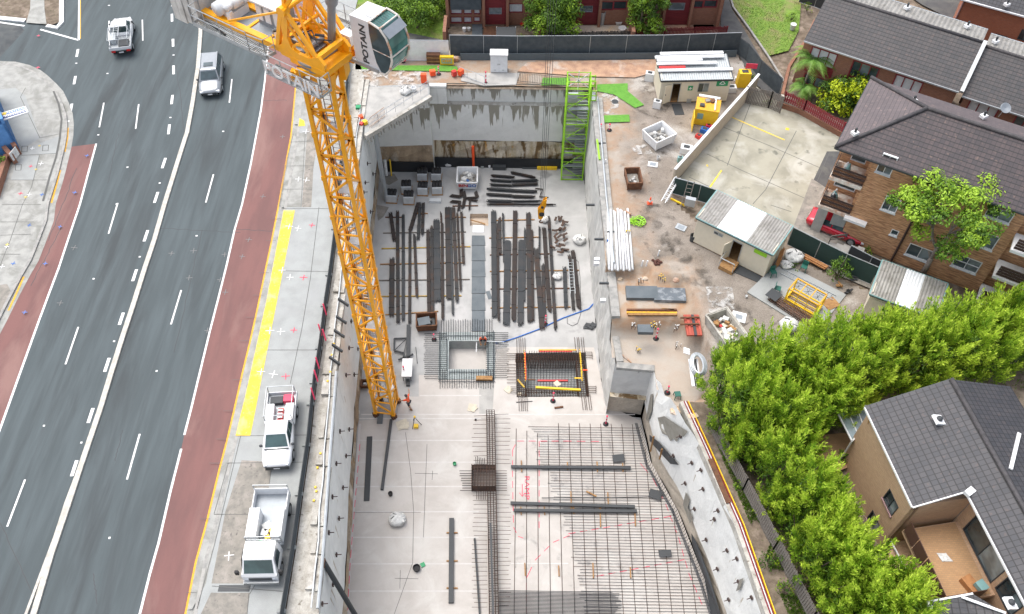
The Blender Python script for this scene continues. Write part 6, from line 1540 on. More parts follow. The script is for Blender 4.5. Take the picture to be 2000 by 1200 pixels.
mb=MB();mb.M=Matrix.Translation((c.x,c.y-.19,c.z+.5)) @ Matrix.Rotation(radians(75),4,'X');mb.box(0,0,.03,.17,.46,.02);mb.build('bar',M['white'],t);mb=MB().box(c.x,c.y,0,.3,.12,.5);mb.build('foot',M['black'],t)
# electrical cabinet on its plinth
A=G(958,142,.1);B=G(991,142,.1);Lc=B.x-A.x;t=T('switch_cabinet','tall white two door switch cabinet on a concrete pad above the back wall','cabinet',tuple(A));b=lambda mb,nm,m,par=t:mb.build(nm,M[m],par,world=False)
mb=MB().box(Lc/2,.4,0,Lc,.75,1.85);b(mb,'cabinet_body','white');mb=MB().box(Lc/2,.38,1.85,Lc+.08,.9,.1);b(mb,'roof','whiteplastic')
for k in (0,1):mb=MB().box(Lc*(.26+.48*k),.01,.08,Lc*.46,.03,1.7);d=b(mb,'door','white');mb=MB().box(Lc*(.45+.1*k),-.02,.85,.04,.04,.12);b(mb,'handle','dark',d);mb=MB().box(Lc*(.26+.48*k),-.01,.25,.2,.02,.07);b(mb,'vent','galv',d)
st('cabinet_pad',MB().prism([(p.x,p.y) for p in GL([(905,143),(1015,143),(1008,166),(945,168),(900,158)],.06)],0,.09),M['concrete'])
def block(name,label,cat,px,z,sx,sy,sz,m,rz=0,group=None,tx=1,extra=None):
    c=G(*px,z);mb=MB();mb.box(c.x,c.y+sy/2,z,sx,sy,sz,rz,tx,tx);o=mb.build(name,M[m]);tag(o,label,cat,group)
    if extra:
        for (nm,dx,dy,dz,ax,ay,az,mm) in extra:
            q=MB();rr=Matrix.Rotation(rz,4,'Z') @ Vector((dx,dy,0));q.box(c.x+rr.x,c.y+sy/2+rr.y,z+dz,ax,ay,az,rz);q.build(nm,M[mm],o)
    return o
block('crate','brown stacked timber crates behind the turf strip, left of the yellow sign box','crate',(847,125),.05,1.25,.7,.95,'rust',extra=[('slat',0,-.36,.2,1.3,.03,.08,'timber'),('slat',0,-.36,.6,1.3,.03,.08,'timber')])
o=block('sign_board','yellow framed sign box behind the turf strip at the back left','sign',(873,127),.1,1.25,.3,.85,'yellow',extra=[('panel',0,-.16,.15,1.0,.03,.55,'galv')])
q=G(873,127,.1);mb=MB();[mb.box(q.x-.3+.2*k,q.y-.06,q.z+.35,.13,.02,.2+.04*(k % 2)) for k in range(4)];mb.build('lettering',M['amber_paint'],o)
block('timber_crate','pale pink box right of the yellow sign box','crate',(889,121),.05,.6,.4,.35,'clay')
for i,(px,w_,lab) in enumerate([((828,163),.5,'orange barrier block stack at the corner of the deck'),((845,149),.5,'orange barrier block on the top of the back wall'),((887,150),.4,'red barrier lying near the back wall top'),((900,148),.5,'orange barrier leaning at the back wall top')]):
    block('barrier',lab,'barrier',px,.12,w_,.35,.5 if i else .9,'orange' if i != 2 else 'red',.3*i)
# pipe barrier and rails near the deck
def railthing(label,px,z,h,m,name='railing',n=6,rails=(.1,1),cat='railing'):
    A,B=GL(px,z);mb=MB()
    for i in range(n+1):p=A.lerp(B,i/n);mb.tube(p,p+Vector((0,0,h)),.018,5)
    for r in rails:mb.tube(A+Vector((0,0,h*r)),B+Vector((0,0,h*r)),.025,5)
    return tag(mb.build(name,M[m]),label,cat)
railthing('pink and white crowd barrier standing on the corner deck',[(724,249),(752,228)],.1,1.0,'clay','crowd_barrier',12,cat='barrier');railthing('galvanised handrail along the edge of the corner deck',[(722,252),(838,176)],.25,1.0,'galv',n=7,rails=(.5,1));railthing('galvanised handrail at the top of the back wall beside the cabinet',[(896,146),(947,166)],.1,.9,'galv',n=3)
railthing('grey fence run along the top of the back wall',[(1010,160),(1110,170)],.05,1.0,'oldwood','low_fence',30,cat='fence')
tub(808,178,'white and dark open bucket on the corner deck',.24,.4,'white',.12)
for i,(x,y,m,s_) in enumerate([(700,218,'signgreen',.4),(705,235,'orange',.35),(713,245,'yellow',.35),(706,248,'red',.3)]):block('barrier',['green crate','orange marker bundle','yellow and black buoy block','red post foot'][i]+' beside the crane mast at the deck corner','marker',(x,y),.1,s_,s_,s_,m,.4*i)
# skips and bins in the yard
skip('skip_bin','white skip with pale rubble on the dirt below the first aid shed','skip bin',(1280,296),(1313,281),0,1.1,1.65,'white','path_dirty',[('concrete',9,.4),('bag',4,.4)],taper=.86)
skip('waste_bin','small rusty waste bin on the dirt beside the right pit edge','skip bin',(1225,373),(1251,372),0,.9,1.6,'rust','path_dirty',[('concrete',5,.3)],taper=.9)
skip('skip_bin','cream skip full of white rubbish and timber next to the hedge','skip bin',(1413,686),(1450,672),0,1.1,2.4,'capping','path_dirty',[('bag',12,.5),('plyp',8,.45),('timber',5,.5),('red',2,.25)],taper=.88,wt=.12)
# yellow site cube
A=G(1352,243,0);t=T('storage_cube','battered yellow steel storage box with open door leaning by the cream wall','storage box',tuple(A),radians(-13));b=lambda mb,nm,m,par=t:mb.build(nm,M[m],par,world=False)
mb=MB();mb.box(1.0,.8,.05,2.0,1.6,1.6);b(mb,'box_body','yellow');mb=MB();mb.box(1.0,.8,1.65,2.06,1.66,.06);rf_=b(mb,'lid','amber_paint');mb=MB();mb.box(-.02,-.55,.1,.05,1.1,1.5,.15);b(mb,'door','yellow');mb=MB();mb.box(.5,-.012,.7,.5,.02,.6);b(mb,'paint_patch','teal')
for i,(x,y,m,lab) in enumerate([(.5,.5,'dark','grey coiled hose tray'),(.9,1.2,'path_dirty','pink brown brick'),(1.3,1.25,'rust','rusty block')]):q=MB();q.M=ROOT[t.name];q.box(x,y,1.72,.4,.35,.15,.4*i);tag(q.build('loose_item',M[m]),lab+' lying on top of the yellow storage box','clutter')
q=MB();q.M=ROOT[t.name];q.beam((1.6,.1,1.78),(1.55,1.7,1.78),.12);tag(q.build('white_batten',M['white']),'white batten across the yellow storage box','batten');q=MB();q.M=ROOT[t.name];q.beam((.1,1.75,1.75),(1.9,1.72,1.75),.25,.2);tag(q.build('white_batten',M['white']),'white duct along the far edge of the yellow storage box','duct')
R=random.Random(6)
for i,(x,y,m,sx,sz,nm,lab) in enumerate([(1428,182,'white',.9,.5,'ac_unit','white unit on top of the wall end near the storage box'),(1440,160,'whiteplastic',.5,.4,'tank','white drum near the top end of the cream wall'),(1405,240,'white',.5,.3,'crate','white crate in the clutter behind the storage box'),(1376,262,'blue',.7,.4,'tarp','blue and grey tarp heap along the cream wall'),(1364,272,'red',.5,.3,'fuel_can','red cans in the clutter along the cream wall'),(1384,252,'pink',.5,.3,'crate','pink crate in the clutter along the cream wall'),(1340,303,'white',1.0,.6,'generator','white generator box against the cream wall'),(1328,318,'teal',.45,.5,'drum','teal drum near the lower end of the cream wall'),(1336,325,'yellow',.4,.4,'box','yellow box near the lower end of the cream wall'),(1450,172,'yellow',1.1,1.5,'pump_unit','yellow pump unit with red sign right of the first aid shed'),(1334,198,'whiteplastic',.4,.6,'gas_bottle','white crate at the door of the first aid shed'),(1345,201,'galv',.4,.4,'tub','grey blue tub at the first aid shed door'),(1355,197,'black',.3,.5,'tub','black tub at the first aid shed door'),(1283,213,'white',.7,.7,'pedestal_fan','white boxed unit at the left corner of the first aid shed'),(1268,160,'white',.8,.8,'wash_stand','white wash stand left of the first aid shed')]):
    o=block(nm,lab,nm.replace('_',' '),(x,y),.02,sx,sx*.7,sz,m,R.uniform(-.7,.2),tx=.94,extra=[('top_panel',0,0,sz+.003,sx*.5,sx*.35,.04,'dark')])
c=G(1459,162,0);mb=MB().box(c.x,c.y-.05,1.6,1.0,.04,.5,radians(-5));tag(mb.build('warning_sign',M['pink']),'red warning sign on the yellow pump unit','sign')
c=G(1324,214,.02);mb=MB().box(c.x,c.y,.02,.85,1.5,.025,radians(6));tag(mb.build('rubber_mat',M['dark']),'dark doormat in front of the first aid shed','mat')
for i,(x,y,r) in enumerate([(1275,322,-.2),(1330,445,-.5),(1443,620,-.3)]):c=G(x,y,.02);mb=MB().box(c.x,c.y,.03,.8 if i != 2 else 1.0,.6 if i != 2 else .9,.05,r);o=tag(mb.build('drain_grate',M['galv'] if i==1 else M['white']),['white grated sump cover on the dirt below the rubble skip','galvanised drain grate in the dirt left of the centre hut','white edged grate beside the rubbish skip'][i],'grate');mb=MB().box(c.x,c.y,.082,.5,.4,.01,r);mb.build('grille',M['steelgrey'],o)
tub(1285,312,'pale bucket standing on the dirt by the sump cover',.14,.35,'bag',0);tub(1457,581,'small white drum at the left corner of the concrete pad',.09,.2,'white',0)
c=G(1201,199,.05);mb=MB();mb.lathe(c.x,c.y,[(.3,0),(.3,.02)],14,.06);tag(mb.build('manhole',M['dark']),'round dark cover in the dirt between the turf strips','cover')
# white pipes
for i in range(9):
    x0=1188+i*4.6;mb=MB();z=.1+.16*(i % 2);A=G(x0-1+(i % 3),408+(i % 4)*2,z);B=G(x0+2+i*1.1,527+(i % 2)*2,z);mb.smooth=True;mb.tube(A,B,.1,8);o=tag(mb.build('white_pipe',M['white']),'long white pipe in the stack by the right pit edge, %s from the left' % ORD[i],'pipe','white pipes stacked by the pit edge')
c=G(1221,413,.15);mb=MB().tube(c,G(1232,419,.15),.1,8);tag(mb.build('cardboard_tube',M['clay']),'short orange brown tube beyond the white pipes','tube')
mb=MB();c=G(1246,434,.05);P=[]
for k in range(60):a=k*.62;r=.35+.22*sin(k*1.7);P.append(Vector((c.x+r*cos(a)*1.25,c.y+r*sin(a),.05+.004*k)))
mb.path(P,.03,5);tag(mb.build('hose_coil',M['green']),'tangled lime green hose coil on the dirt','hose')
# dark covers, timber and steel on the benches
def zat(px,py):
    z=0
    for _ in range(8):q=G(px,py,z);z=yard_z(q.x,q.y)
    return z
def slab(name,label,cat,px,sx,sy,hh,m,rz=0,group=None,lift=.02):
    z=zat(*px)+lift;c=G(*px,z);mb=MB().box(c.x,c.y,z-.1,sx,sy,hh+.1,rz);return tag(mb.build(name,M[m]),label,cat,group)
slab('formwork_cover','dark grey cover slab on the bench, left of a pair','cover',(1253,575),2.35,1.15,.28,'plate',0,'dark cover slabs');slab('formwork_cover','dark grey cover slab dusted with white, right of a pair','cover',(1307,579),2.35,1.2,.28,'plate2',-.02,'dark cover slabs');slab('formwork_cover','small dark grey cover slab on the lower bench','cover',(1260,645),1.1,.7,.22,'plate',0)
for i,(x0,y0,x1,y1,m,w_) in enumerate([(1224,606,1322,606,'rust',.16),(1224,611,1322,612,'amber_paint',.14),(1226,615,1322,615,'timber',.14),(1292,604,1316,606,'timber',.1)]):
    z=zat(1270,610)+.06;mb=MB().beam(G(x0,y0,z),G(x1,y1,z),w_,.16);tag(mb.build('steel_waler',M[m]),['red brown','orange','pale timber','short orange'][i]+' beam of the long stack below the dark cover slabs','beam','orange beams below the cover slabs')
z=zat(1352,640)+.05;t=T('steel_props','stack of red painted steel beams tied with cross bars beside the benches','steel beams',tuple(G(1352,640,z)))
for i in range(6):mb=MB().beam(G(1337+i*5,616,z+.1*(i % 2)),G(1344+i*5,656,z+.1*(i % 2)),.18,.16);mb.build('red_beam',M['rust2'] if i != 3 else M['dark'],t)
for y in (620,633):mb=MB().beam(G(1329,y+1,z+.28),G(1366,y,z+.28),.1);mb.build('cross_bar',M['rust'],t)
R=random.Random(12);k=0
for (x,y) in ((1253,553),(1291,549),(1240,640),(1276,640),(1319,645),(1244,688),(1323,679),(1226,460),(1282,640)):
    z=zat(x,y);t=T('bar_cluster','cluster of capped reinforcing bars sprouting from the bench, %s counted from the top' % ORD[[7,1,0,2,4,8,6,5,3].index(k) if k in (7,1,0,2,4,8,6,5,3) else k],'rebar',tuple(G(x,y,z)),0,'capped bar clusters');mb=MB();cp_=MB()
    for j in range(7):c=G(x+R.uniform(-7,7),y+R.uniform(-5,5),z);hh=R.uniform(.35,.6);mb.tube(c,c+Vector((R.uniform(-.04,.04),0,hh)),.018,4);cp_.ball((c.x,c.y,c.z+hh),.05,.05,.035,6,4)
    mb.build('bars',M['rebar'],t);cp_.build('bar_caps',M['yellow'] if k % 2 else M['bag'],t);k+=1
z=BZ+.02;mb=MB()
for j in range(7):y=700+j*1.5;mb.beam(G(1214+j*2,y-8,z+.05),G(1221+j*2,y,z+.05),.07)
tag(mb.build('block_stack',M['clay']),'row of small terracotta blocks on the lower bench by the pit','blocks')
z=0
mb=MB();A=G(1355,722,-.1)
for j in range(5):mb.beam(G(1347+j*3.2,702,-.1+.05),G(1354+j*3.2,755,-.1+.05),.2,.06)
tag(mb.build('white_boards',M['white']),'white boards lying beneath the grey duct coil at the hedge','boards')
for r in range(3):
    mb=MB();c=G(1364,712,.15+.12*r);mb.path([Vector((c.x+(.55-.1*r)*cos(a*pi/10),c.y+(.95-.1*r)*sin(a*pi/10),.12+.14*r)) for a in range(21)],.08,7);tag(mb.build('duct_coil',M['galv']),'grey flexible duct coil at the hedge edge, %s loop' % ['bottom','middle','top'][r],'duct')
mb=MB()
for j in range(3):mb.beam(G(1335,680+j*4,-.5),G(1347,684+j*4,-.5),.14,.06)
tag(mb.build('white_offcuts',M['white']),'white and pink offcuts on the soil below the red beams','offcuts')
z=zat(1283,513);c=G(1283,513,z);R=random.Random(3);mb=MB();[mb.ball((c.x+R.uniform(-.3,.3),c.y+R.uniform(-.25,.25),z+.06),.14,.12,.1,6,4) for _ in range(14)];tag(mb.build('soil_heap',M['membrane2']),'small dark brown heap on the dirt beside white pipe stubs','heap')
for i,(x,y) in enumerate([(1285,500),(1253,520),(1262,520),(1181,322),(1160,700)][:4]):
    z=zat(x,y);c=G(x,y,z);mb=MB().tube(c,c+Vector((.05,.05,.55)),.06,8);tag(mb.build('pipe_stub',M['white']),['white pipe stub near the dark brown heap','white pipe stub above the cover slabs, left one','white pipe stub above the cover slabs, right one','white pipe stub standing in the clay by the pit edge'][i],'pipe')
# concrete pad with rebar cage
PADP=GL([(1459,572),(1521,513),(1650,576),(1606,628),(1594,656)],0)
st('concrete_pad',MB().prism([(p.x,p.y) for p in GL([(1459,572),(1523,511),(1652,577),(1592,654)],0)],-.02,.1),M['path_new'])
A=G(1531,590,.12);B=G(1587,622,.12);L=(B-A).length;rz=atan2(B.y-A.y,B.x-A.x);t=T('lifting_frame','yellow steel lifting cage frame standing on the concrete pad','frame',tuple(A),rz);b=lambda mb,nm,m:mb.build(nm,M[m],t,world=False)
Wd=1.25;Hh=1.5
for x in (0,L):
    for y in (0,Wd):mb=MB().box(x,y,0,.1,.1,Hh);b(mb,'corner_post','yellow')
for z_,mm in ((.1,'yellow'),(.4,'yellow'),(Hh,'amber_paint')):
    mb=MB();mb.beam((0,0,z_),(L,0,z_),.09);mb.beam((0,Wd,z_),(L,Wd,z_),.09);mb.beam((0,0,z_),(0,Wd,z_),.09);mb.beam((L,0,z_),(L,Wd,z_),.09);b(mb,'frame_rail',mm)
for x in (L*.33,L*.66):mb=MB().beam((x,0,Hh),(x,Wd,Hh),.07);b(mb,'top_bar','amber_paint');mb=MB().beam((x,0,0),(x,0,Hh),.05);b(mb,'upright','yellow')
for i in range(6):mb=MB().beam((0,.12+i*.2,.18),(L,.12+i*.2,.18),.06);b(mb,'floor_bar','yellow' if i % 2 else 'timber')
mb=MB()
for i in range(3):
    x=L*(.17+.33*i)
    for a in (.7,2.3,1.5):mb.tube((x-.3*cos(a),Wd/2-.3*sin(a),Hh+.02),(x+.3*cos(a),Wd/2+.3*sin(a),Hh+.02),.015,4)
b(mb,'lifting_chain','dark')
A=G(1500,586,.15);B=G(1598,652,.15);d=(B-A);t=T('rebar_cage','long low rusty rebar cage lying along the front of the concrete pad','reinforcement',tuple(A));s_=Vector((-d.y,d.x,0)).normalized()
mb=MB();n=34
for i in range(n+1):
    p=A.lerp(B,i/n);q=p+s_*.75
    for u,v in ((p,q),(p,p+Vector((0,0,.35))),(q,q+Vector((0,0,.35))),(p+Vector((0,0,.35)),q+Vector((0,0,.35)))):bar(mb,u,v,.02)
for k in range(5):
    for z_ in (0,.35):o_=s_*.75*k/4+Vector((0,0,z_));bar(mb,A+o_,B+o_,.025)
mb.build('cage_bars',M['rust3'],t);mb=MB().beam(A-d.normalized()*.3+s_*.35+Vector((0,0,.42)),A+d.normalized()*.6+s_*.35+Vector((0,0,.42)),.9,.04);mb.build('cover_sheet',M['dark'],t)
ladder('ladder','aluminium ladder lying on the concrete pad behind the yellow frame',G(1527,530,.14),G(1630,582,.14),.5)
stick(((1611,598),(1634,588)),'brown plywood sheet on the right end of the concrete pad',z=.11,w=.9,h=.03,m='timber',name='plywood_sheet',cat='plywood')
for i,(a,b_,lab) in enumerate([((1526,490),(1515,522),'tall orange timber bundle leaning at the right end of the centre hut'),((1567,502),(1612,526),'long orange timber stack behind the concrete pad')]):
    z=.15;mb=MB();A=G(*a,.2 if i else 1.6);B=G(*b_,.2)
    for k in range(4):o_=Vector((.07*k,.05*k,.1*(k % 2)));mb.beam(A+o_,B+o_,.14,.1)
    tag(mb.build('timber_bundle',M['ply']),lab,'timber')
for i,(x,y,rz,lab) in enumerate([(1508,538,.2,'dark green plastic chair at the corner of the centre hut'),(1568,528,-.5,'dark green plastic chair behind the yellow frame'),(1517,570,1.2,'dark green plastic chair beside the rebar cage'),(1322,776,.1,'dark green plastic stool on the lower bench by the hedge')]):
    z=.12 if i<3 else zat(x,y);t=T('plastic_chair',lab,'chair',tuple(G(x,y,z)),rz,'green plastic chairs');b=lambda mb,nm:mb.build(nm,M['teal2'],t,world=False)
    mb=MB().box(0,0,.4,.42,.42,.04);b(mb,'seat')
    if i<3:mb=MB().box(0,.21,.44,.42,.04,.4);b(mb,'backrest')
    for u in (-1,1):
        for v in (-1,1):mb=MB().beam((u*.18,v*.18,.4),(u*.23,v*.23,0),.045);b(mb,'leg')
c=G(1645,545,.0)
for i,(x,y,s_,m,lab) in enumerate([(1662,545,1.4,'dark','dark rubbish heap at the mesh fence right of the bush'),(1638,560,.5,'timber','broken timber pieces right of the concrete pad'),(1655,572,.6,'black','black plastic scrap at the right corner of the concrete pad')]):
    R=random.Random(i);mb=MB();c=G(x,y,0)
    for k in range(8):mb.beam((c.x+R.uniform(-s_,s_)/2,c.y+R.uniform(-s_,s_)/3,.1+.08*k % .4),(c.x+R.uniform(-s_,s_)/2,c.y+R.uniform(-s_,s_)/3,.15),.15,.05)
    tag(mb.build('scrap_heap',M[m]),lab,'scrap')
c=G(1342,400,.0);ladder('ladder','steel ladder leaning on the dark green screen left of the centre hut',c+Vector((-.3,-.3,0)),c+Vector((.1,.7,1.9)),.5,m='oldwood',side=(.95,-.25,0),n=7)
block('meter_box','pale grey power box on the mesh fence left of the centre hut','power box',(1347,404),.4,.8,.35,.75,'galv',-.3)
c=G(1360,420,0);tub(1352,470,'dark bin at the left end of the centre hut',.25,.6,'dark',0)
mb=MB().beam(G(1310,388,.1),G(1338,402,.1),.12);tag(mb.build('yellow_rail',M['yellow']),'yellow rail on the ground below the green screen','rail')
for j in range(2):A,B=GL([(1295+j*3,395-j*2),(1318+j*3,366-j*2)],.3);ladder('scaffold_frame','white trestle frame leaning at the lower end of the cream wall, %s' % ['front one','rear one'][j],A,B+Vector((0,0,1.0)),.35,m='white')
R=random.Random(31)
for i,(x,y,r) in enumerate([(1308,795,.35),(1322,805,.45),(1340,800,.5),(1352,790,.3),(1352,815,.4),(1362,795,.35),(1300,782,.25),(1178,230,.12),(1260,545,.25),(1320,548,.3),(1212,546,.22)]):
    z=zat(x,y);c=G(x,y,z);mb=MB().ball((c.x,c.y,z+r*.15),r,r*.8,r*.45,7,5,.22,i);tag(mb.build('boulder',M['sand'] if i % 3 else M['clay']),'%s sandstone lump %s' % (['pale','tan','large','small','rough','flat','tiny','little','broken','orange','squat'][i],'at the soil end of the flared wall' if i<7 else ('by the turf walkway' if i==7 else 'on the step of the clay bench')),'rock','sandstone lumps')
for i,(px,m,z) in enumerate([([(1238,160),(1300,150),(1330,175),(1290,235),(1240,215)],'damp',.05),([(1215,390),(1300,400),(1350,470),(1290,520),(1230,440)],'damp',.055),([(1390,590),(1450,560),(1480,620),(1420,660)],'damp',.05),([(1170,170),(1215,175),(1205,225),(1172,222)],'chalk',.06),([(1378,560),(1430,560),(1440,620),(1385,610)],'chalk',.06),([(1232,285),(1262,282),(1275,300),(1240,302)],'chalk',.06),([(700,135),(830,140),(832,168),(705,170)],'chalk',.12),([(1300,470),(1360,500),(1420,560),(1340,560)],'damp',.05)]):st('ground_stain',MB().sheet(GL(px,z),z),M[m])
# ---------------- buildings ----------------
C0=Vector((0,0,CAMH))
class Facade:
    """vertical wall plane through A and B; s runs A -> B, z is height"""
    def __init__(f,A,B,par):
        f.A=Vector((A[0],A[1],0));f.B=Vector((B[0],B[1],0));f.L=(f.B-f.A).length;f.e=(f.B-f.A)/f.L;f.n=Vector((f.e.y,-f.e.x,0));f.p=par
        if (f.A-C0).dot(f.n)>0:f.n=-f.n       # towards the camera
    def sz(f,px,py):
        g0=G(px,py,0);d=g0-C0;t=(f.A-C0).dot(f.n)/d.dot(f.n);q=C0+d*t;return (q-f.A).dot(f.e),q.z
    def P(f,s,z,o=0.0):q=f.A+f.e*s+f.n*o;return Vector((q.x,q.y,z))
    def rect(f,px):
        r=[f.sz(*q) for q in px];s=sorted(a for a,_ in r);z=sorted(b for _,b in r);return (s[0]+s[1])/2,(s[2]+s[3])/2 if len(r)==4 else s[-1],(z[0]+z[1])/2,(z[2]+z[3])/2 if len(r)==4 else z[-1]
    def slab(f,mb,s0,s1,z0,z1,o0,o1):
        v=[f.P(s,z,o) for s in (s0,s1) for z in (z0,z1) for o in (o0,o1)]
        mb.add(v,[(0,1,3,2),(4,6,7,5),(0,4,5,1),(2,3,7,6),(0,2,6,4),(1,5,7,3)]);return mb
    def wall(f,s0,s1,z0,z1,wins,m,th=.2,name='wall'):
        """wall with real openings; wins = (s0,s1,z0,z1)"""
        xs=sorted({s0,s1}|{w[0] for w in wins}|{w[1] for w in wins});mb=MB()
        for a,b in zip(xs[:-1],xs[1:]):
            if b-a<1e-3 or a<s0-1e-3 or b>s1+1e-3:continue
            hs=sorted((w[2],w[3]) for w in wins if w[0]<=a+1e-4 and w[1]>=b-1e-4);z=z0
            for h0,h1 in hs:
                if h0>z:f.slab(mb,a,b,z,h0,-th,0)
                z=max(z,h1)
            if z1>z:f.slab(mb,a,b,z,z1,-th,0)
        return mb.build(name,m,f.p)
    def win(f,w,frame='white',glass_='glass',panes=2,fw=.06,sill=None,curtain=False,name='window',bars=0):
        s0,s1,z0,z1=w;mb=MB()
        for q in ((s0,s0+fw,z0,z1),(s1-fw,s1,z0,z1),(s0+fw,s1-fw,z0,z0+fw),(s0+fw,s1-fw,z1-fw,z1)):f.slab(mb,*q,-.13,.02)
        for k in range(1,panes):c=lerp(s0,s1,k/panes);f.slab(mb,c-fw*.4,c+fw*.4,z0+fw,z1-fw,-.12,-.02)
        if bars:zc=lerp(z0,z1,.5);f.slab(mb,s0+fw,s1-fw,zc-fw*.4,zc+fw*.4,-.12,-.02)
        o=mb.build(name,M[frame],f.p)
        for k in range(panes):
            a=lerp(s0+fw,s1-fw,k/panes);b=lerp(s0+fw,s1-fw,(k+1)/panes);g_='curtain' if curtain else (glass_ if k % 2==0 else ('glass_l' if glass_=='glass' else glass_))
            f.slab(MB(),a,b,z0+fw,z1-fw,-.1,-.08);q=MB();f.slab(q,a,b,z0+fw,z1-fw,-.1,-.08);q.build('pane',M[g_],o)
        if sill:q=MB();f.slab(q,s0-.05,s1+.05,z0-.09,z0,-.05,.09);q.build('sill',M[sill],o)
        return o
def roofplane(pts,m,name,par,th=.12):
    """sloping roof sheet with thickness; pts in order, world coordinates"""
    P=[Vector(p) for p in pts];mb=MB();n=len(P);nrm=(P[1]-P[0]).cross(P[2]-P[0]);
    if nrm.z<0:P.reverse()
    D=Vector((0,0,-th));mb.add(P+[p+D for p in P],[tuple(range(n)),tuple(range(n,2*n))[::-1]]+[(i,n+i,n+(i+1) % n,(i+1) % n) for i in range(n)]);return mb.build(name,m,par)
def ridge(a,b,par,r=.14):mb=MB();mb.smooth=True;mb.tube(a,b,r,8);return mb.build('ridge_cap',M['ridge'],par)
def vent(px,z,par):
    c=G(*px,z);mb=MB().box(c.x,c.y,z-.15,.45,.4,.2,.5);o=mb.build('roof_vent',M['white'],par);mb=MB().lathe(c.x,c.y,[(.09,0),(.09,.35),(.05,.4)],8,z);mb.build('vent_pipe',M['dark'],o)
# --- house B: brown brick flats in the middle right
E0=Vector((22.5,47.0,8.6));du=Vector((.873,-.488,0));dv=Vector((.488,.873,0));Wd=9.0;Lb=30;rise=2.1
hb=T('brick_flats','tan brick apartment block with hipped brown tile roof and balconies over a carport','building',(24,47,0))
E1=E0+du*Lb;E2=E1+dv*Wd;E3=E0+dv*Wd;R0=E0+du*Wd/2+dv*Wd/2+Vector((0,0,rise));R1=E1-du*Wd/2+dv*Wd/2+Vector((0,0,rise))
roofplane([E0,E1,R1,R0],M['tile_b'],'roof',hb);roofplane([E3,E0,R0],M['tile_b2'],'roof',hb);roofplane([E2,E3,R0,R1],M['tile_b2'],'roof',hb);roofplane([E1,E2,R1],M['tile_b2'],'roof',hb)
for a,b in ((E0,R0),(E3,R0),(R0,R1)):ridge(a+Vector((0,0,.05)),b+Vector((0,0,.05)),hb)
mb=MB();mb.beam(E0-Vector((0,0,.1)),E1-Vector((0,0,.1)),.12,.14);mb.beam(E0-Vector((0,0,.1)),E3-Vector((0,0,.1)),.12,.14);mb.build('gutter',M['dark'],hb)
for q,z in (((1670,259),9.6),((1785,196),9.8),((1922,226),9.9)):vent(q,z,hb)
Wn=E0+du*.45+dv*.5;Fb=Facade(Wn,Wn+du*(Lb-1),hb)
wl=[[(1717,300),(1752,306),(1742,345),(1716,338)],[(1733,384),(1760,390),(1750,418),(1717,408)],[(1742,446),(1758,454),(1750,462),(1738,458)],[(1774,477),(1830,490),(1813,512),(1768,498)],[(1930,400),(1984,418),(1970,438),(1925,422)],[(1912,449),(1953,464),(1938,490),(1897,476)],[(1870,495),(1920,514),(1905,536),(1857,518)]]
ws=[]
for r in wl:
    q=Fb.rect(r);ws.append(q)
SX=Fb.sz(1700,330)[0]       # where the balcony bay ends
SE=Fb.sz(1975,470)[0]
wz=[(4.9,6.4,6.2,7.6),(5.1,6.6,3.5,4.9),(5.9,6.5,1.4,2.0),(8.0,10.0,.75,2.0),(12.2,14.3,6.25,7.45),(12.1,14.3,3.6,4.9),(12.0,14.4,1.05,2.3)]
WB=[]
for q,d in zip(ws,wz):
    w_=max(.5,q[1]-q[0]);h_=max(.45,q[3]-q[2]);WB.append((q[0],q[0]+w_,q[2],q[2]+h_))
Fb.wall(SX,SE,0,8.5,WB,M['brick_tan'])
for i,q in enumerate(WB):Fb.win(q,panes=1 if i in (2,) else 2,bars=i==6,sill='white' if i>3 else 'curtain')
q=WB[5];mb=MB();Fb.slab(mb,q[0]-.45,q[0]-.03,q[2]+.05,q[3]-.3,-.1,.28);mb.build('air_conditioner',M['cream'],hb)
a_=Fb.sz(1772,450)[0];mb=MB().beam(Fb.P(a_,0,.1),Fb.P(a_,8.4,.1),.12);mb.build('drain_pipe',M['dark2'],hb)
# end walls, back and the set-back part behind the balconies
F2=Facade(Wn+dv*2.0,Wn+dv*2.0+du*SX,hb);F2.wall(0,SX,0,8.5,[(SX-2.0,SX-.4,3.2,5.2),(SX-1.6,SX-.5,6.0,8.0)],M['brick_tan']);F2.win((SX-2.0,SX-.4,3.2,5.2),panes=1);F2.win((SX-1.6,SX-.5,6.0,8.0),panes=1)
F3=Facade(Wn+dv*2,Wn+dv*(Wd-1),hb);F3.wall(0,Wd-3,0,8.5,[],M['brick_tan']);F4=Facade(Wn+du*SX+dv*2.0,Wn+du*SX,hb);F4.wall(0,1.8,0,8.5,[],M['brick_tan'])
for i,(z,s_) in enumerate(((2.75,0),(5.65,0))):
    mb=MB();Fb.slab(mb,-.1,SX,z-.28,z,-1.95,.12);mb.build('balcony_slab',M['balc'],hb)
    for k in range(5):mb=MB();Fb.slab(mb,0,SX-.02,z+.1+k*.2,z+.25+k*.2,.02,.07);mb.build('balustrade_board',M['rust'] if k % 2 else M['dark2'],hb)
    for k in range(4):mb=MB().beam(Fb.P(-.02,z+.12+k*.22,-1.8),Fb.P(-.02,z+.12+k*.22,.02),.03,.14);mb.build('side_board',M['dark2'],hb)
mb=MB();Fb.slab(mb,SX-.3,SX+1.35,2.5,2.72,.0,.45);mb.build('entry_canopy',M['white'],hb)
mb=MB();Fb.slab(mb,.0,.75,0,2.5,-.35,.1);mb.build('column',M['concrete'],hb);mb=MB();Fb.slab(mb,SX-1.1,SX-.05,0,2.5,-1.9,-.1);mb.build('entry_wall',M['form'],hb)
R=random.Random(8)
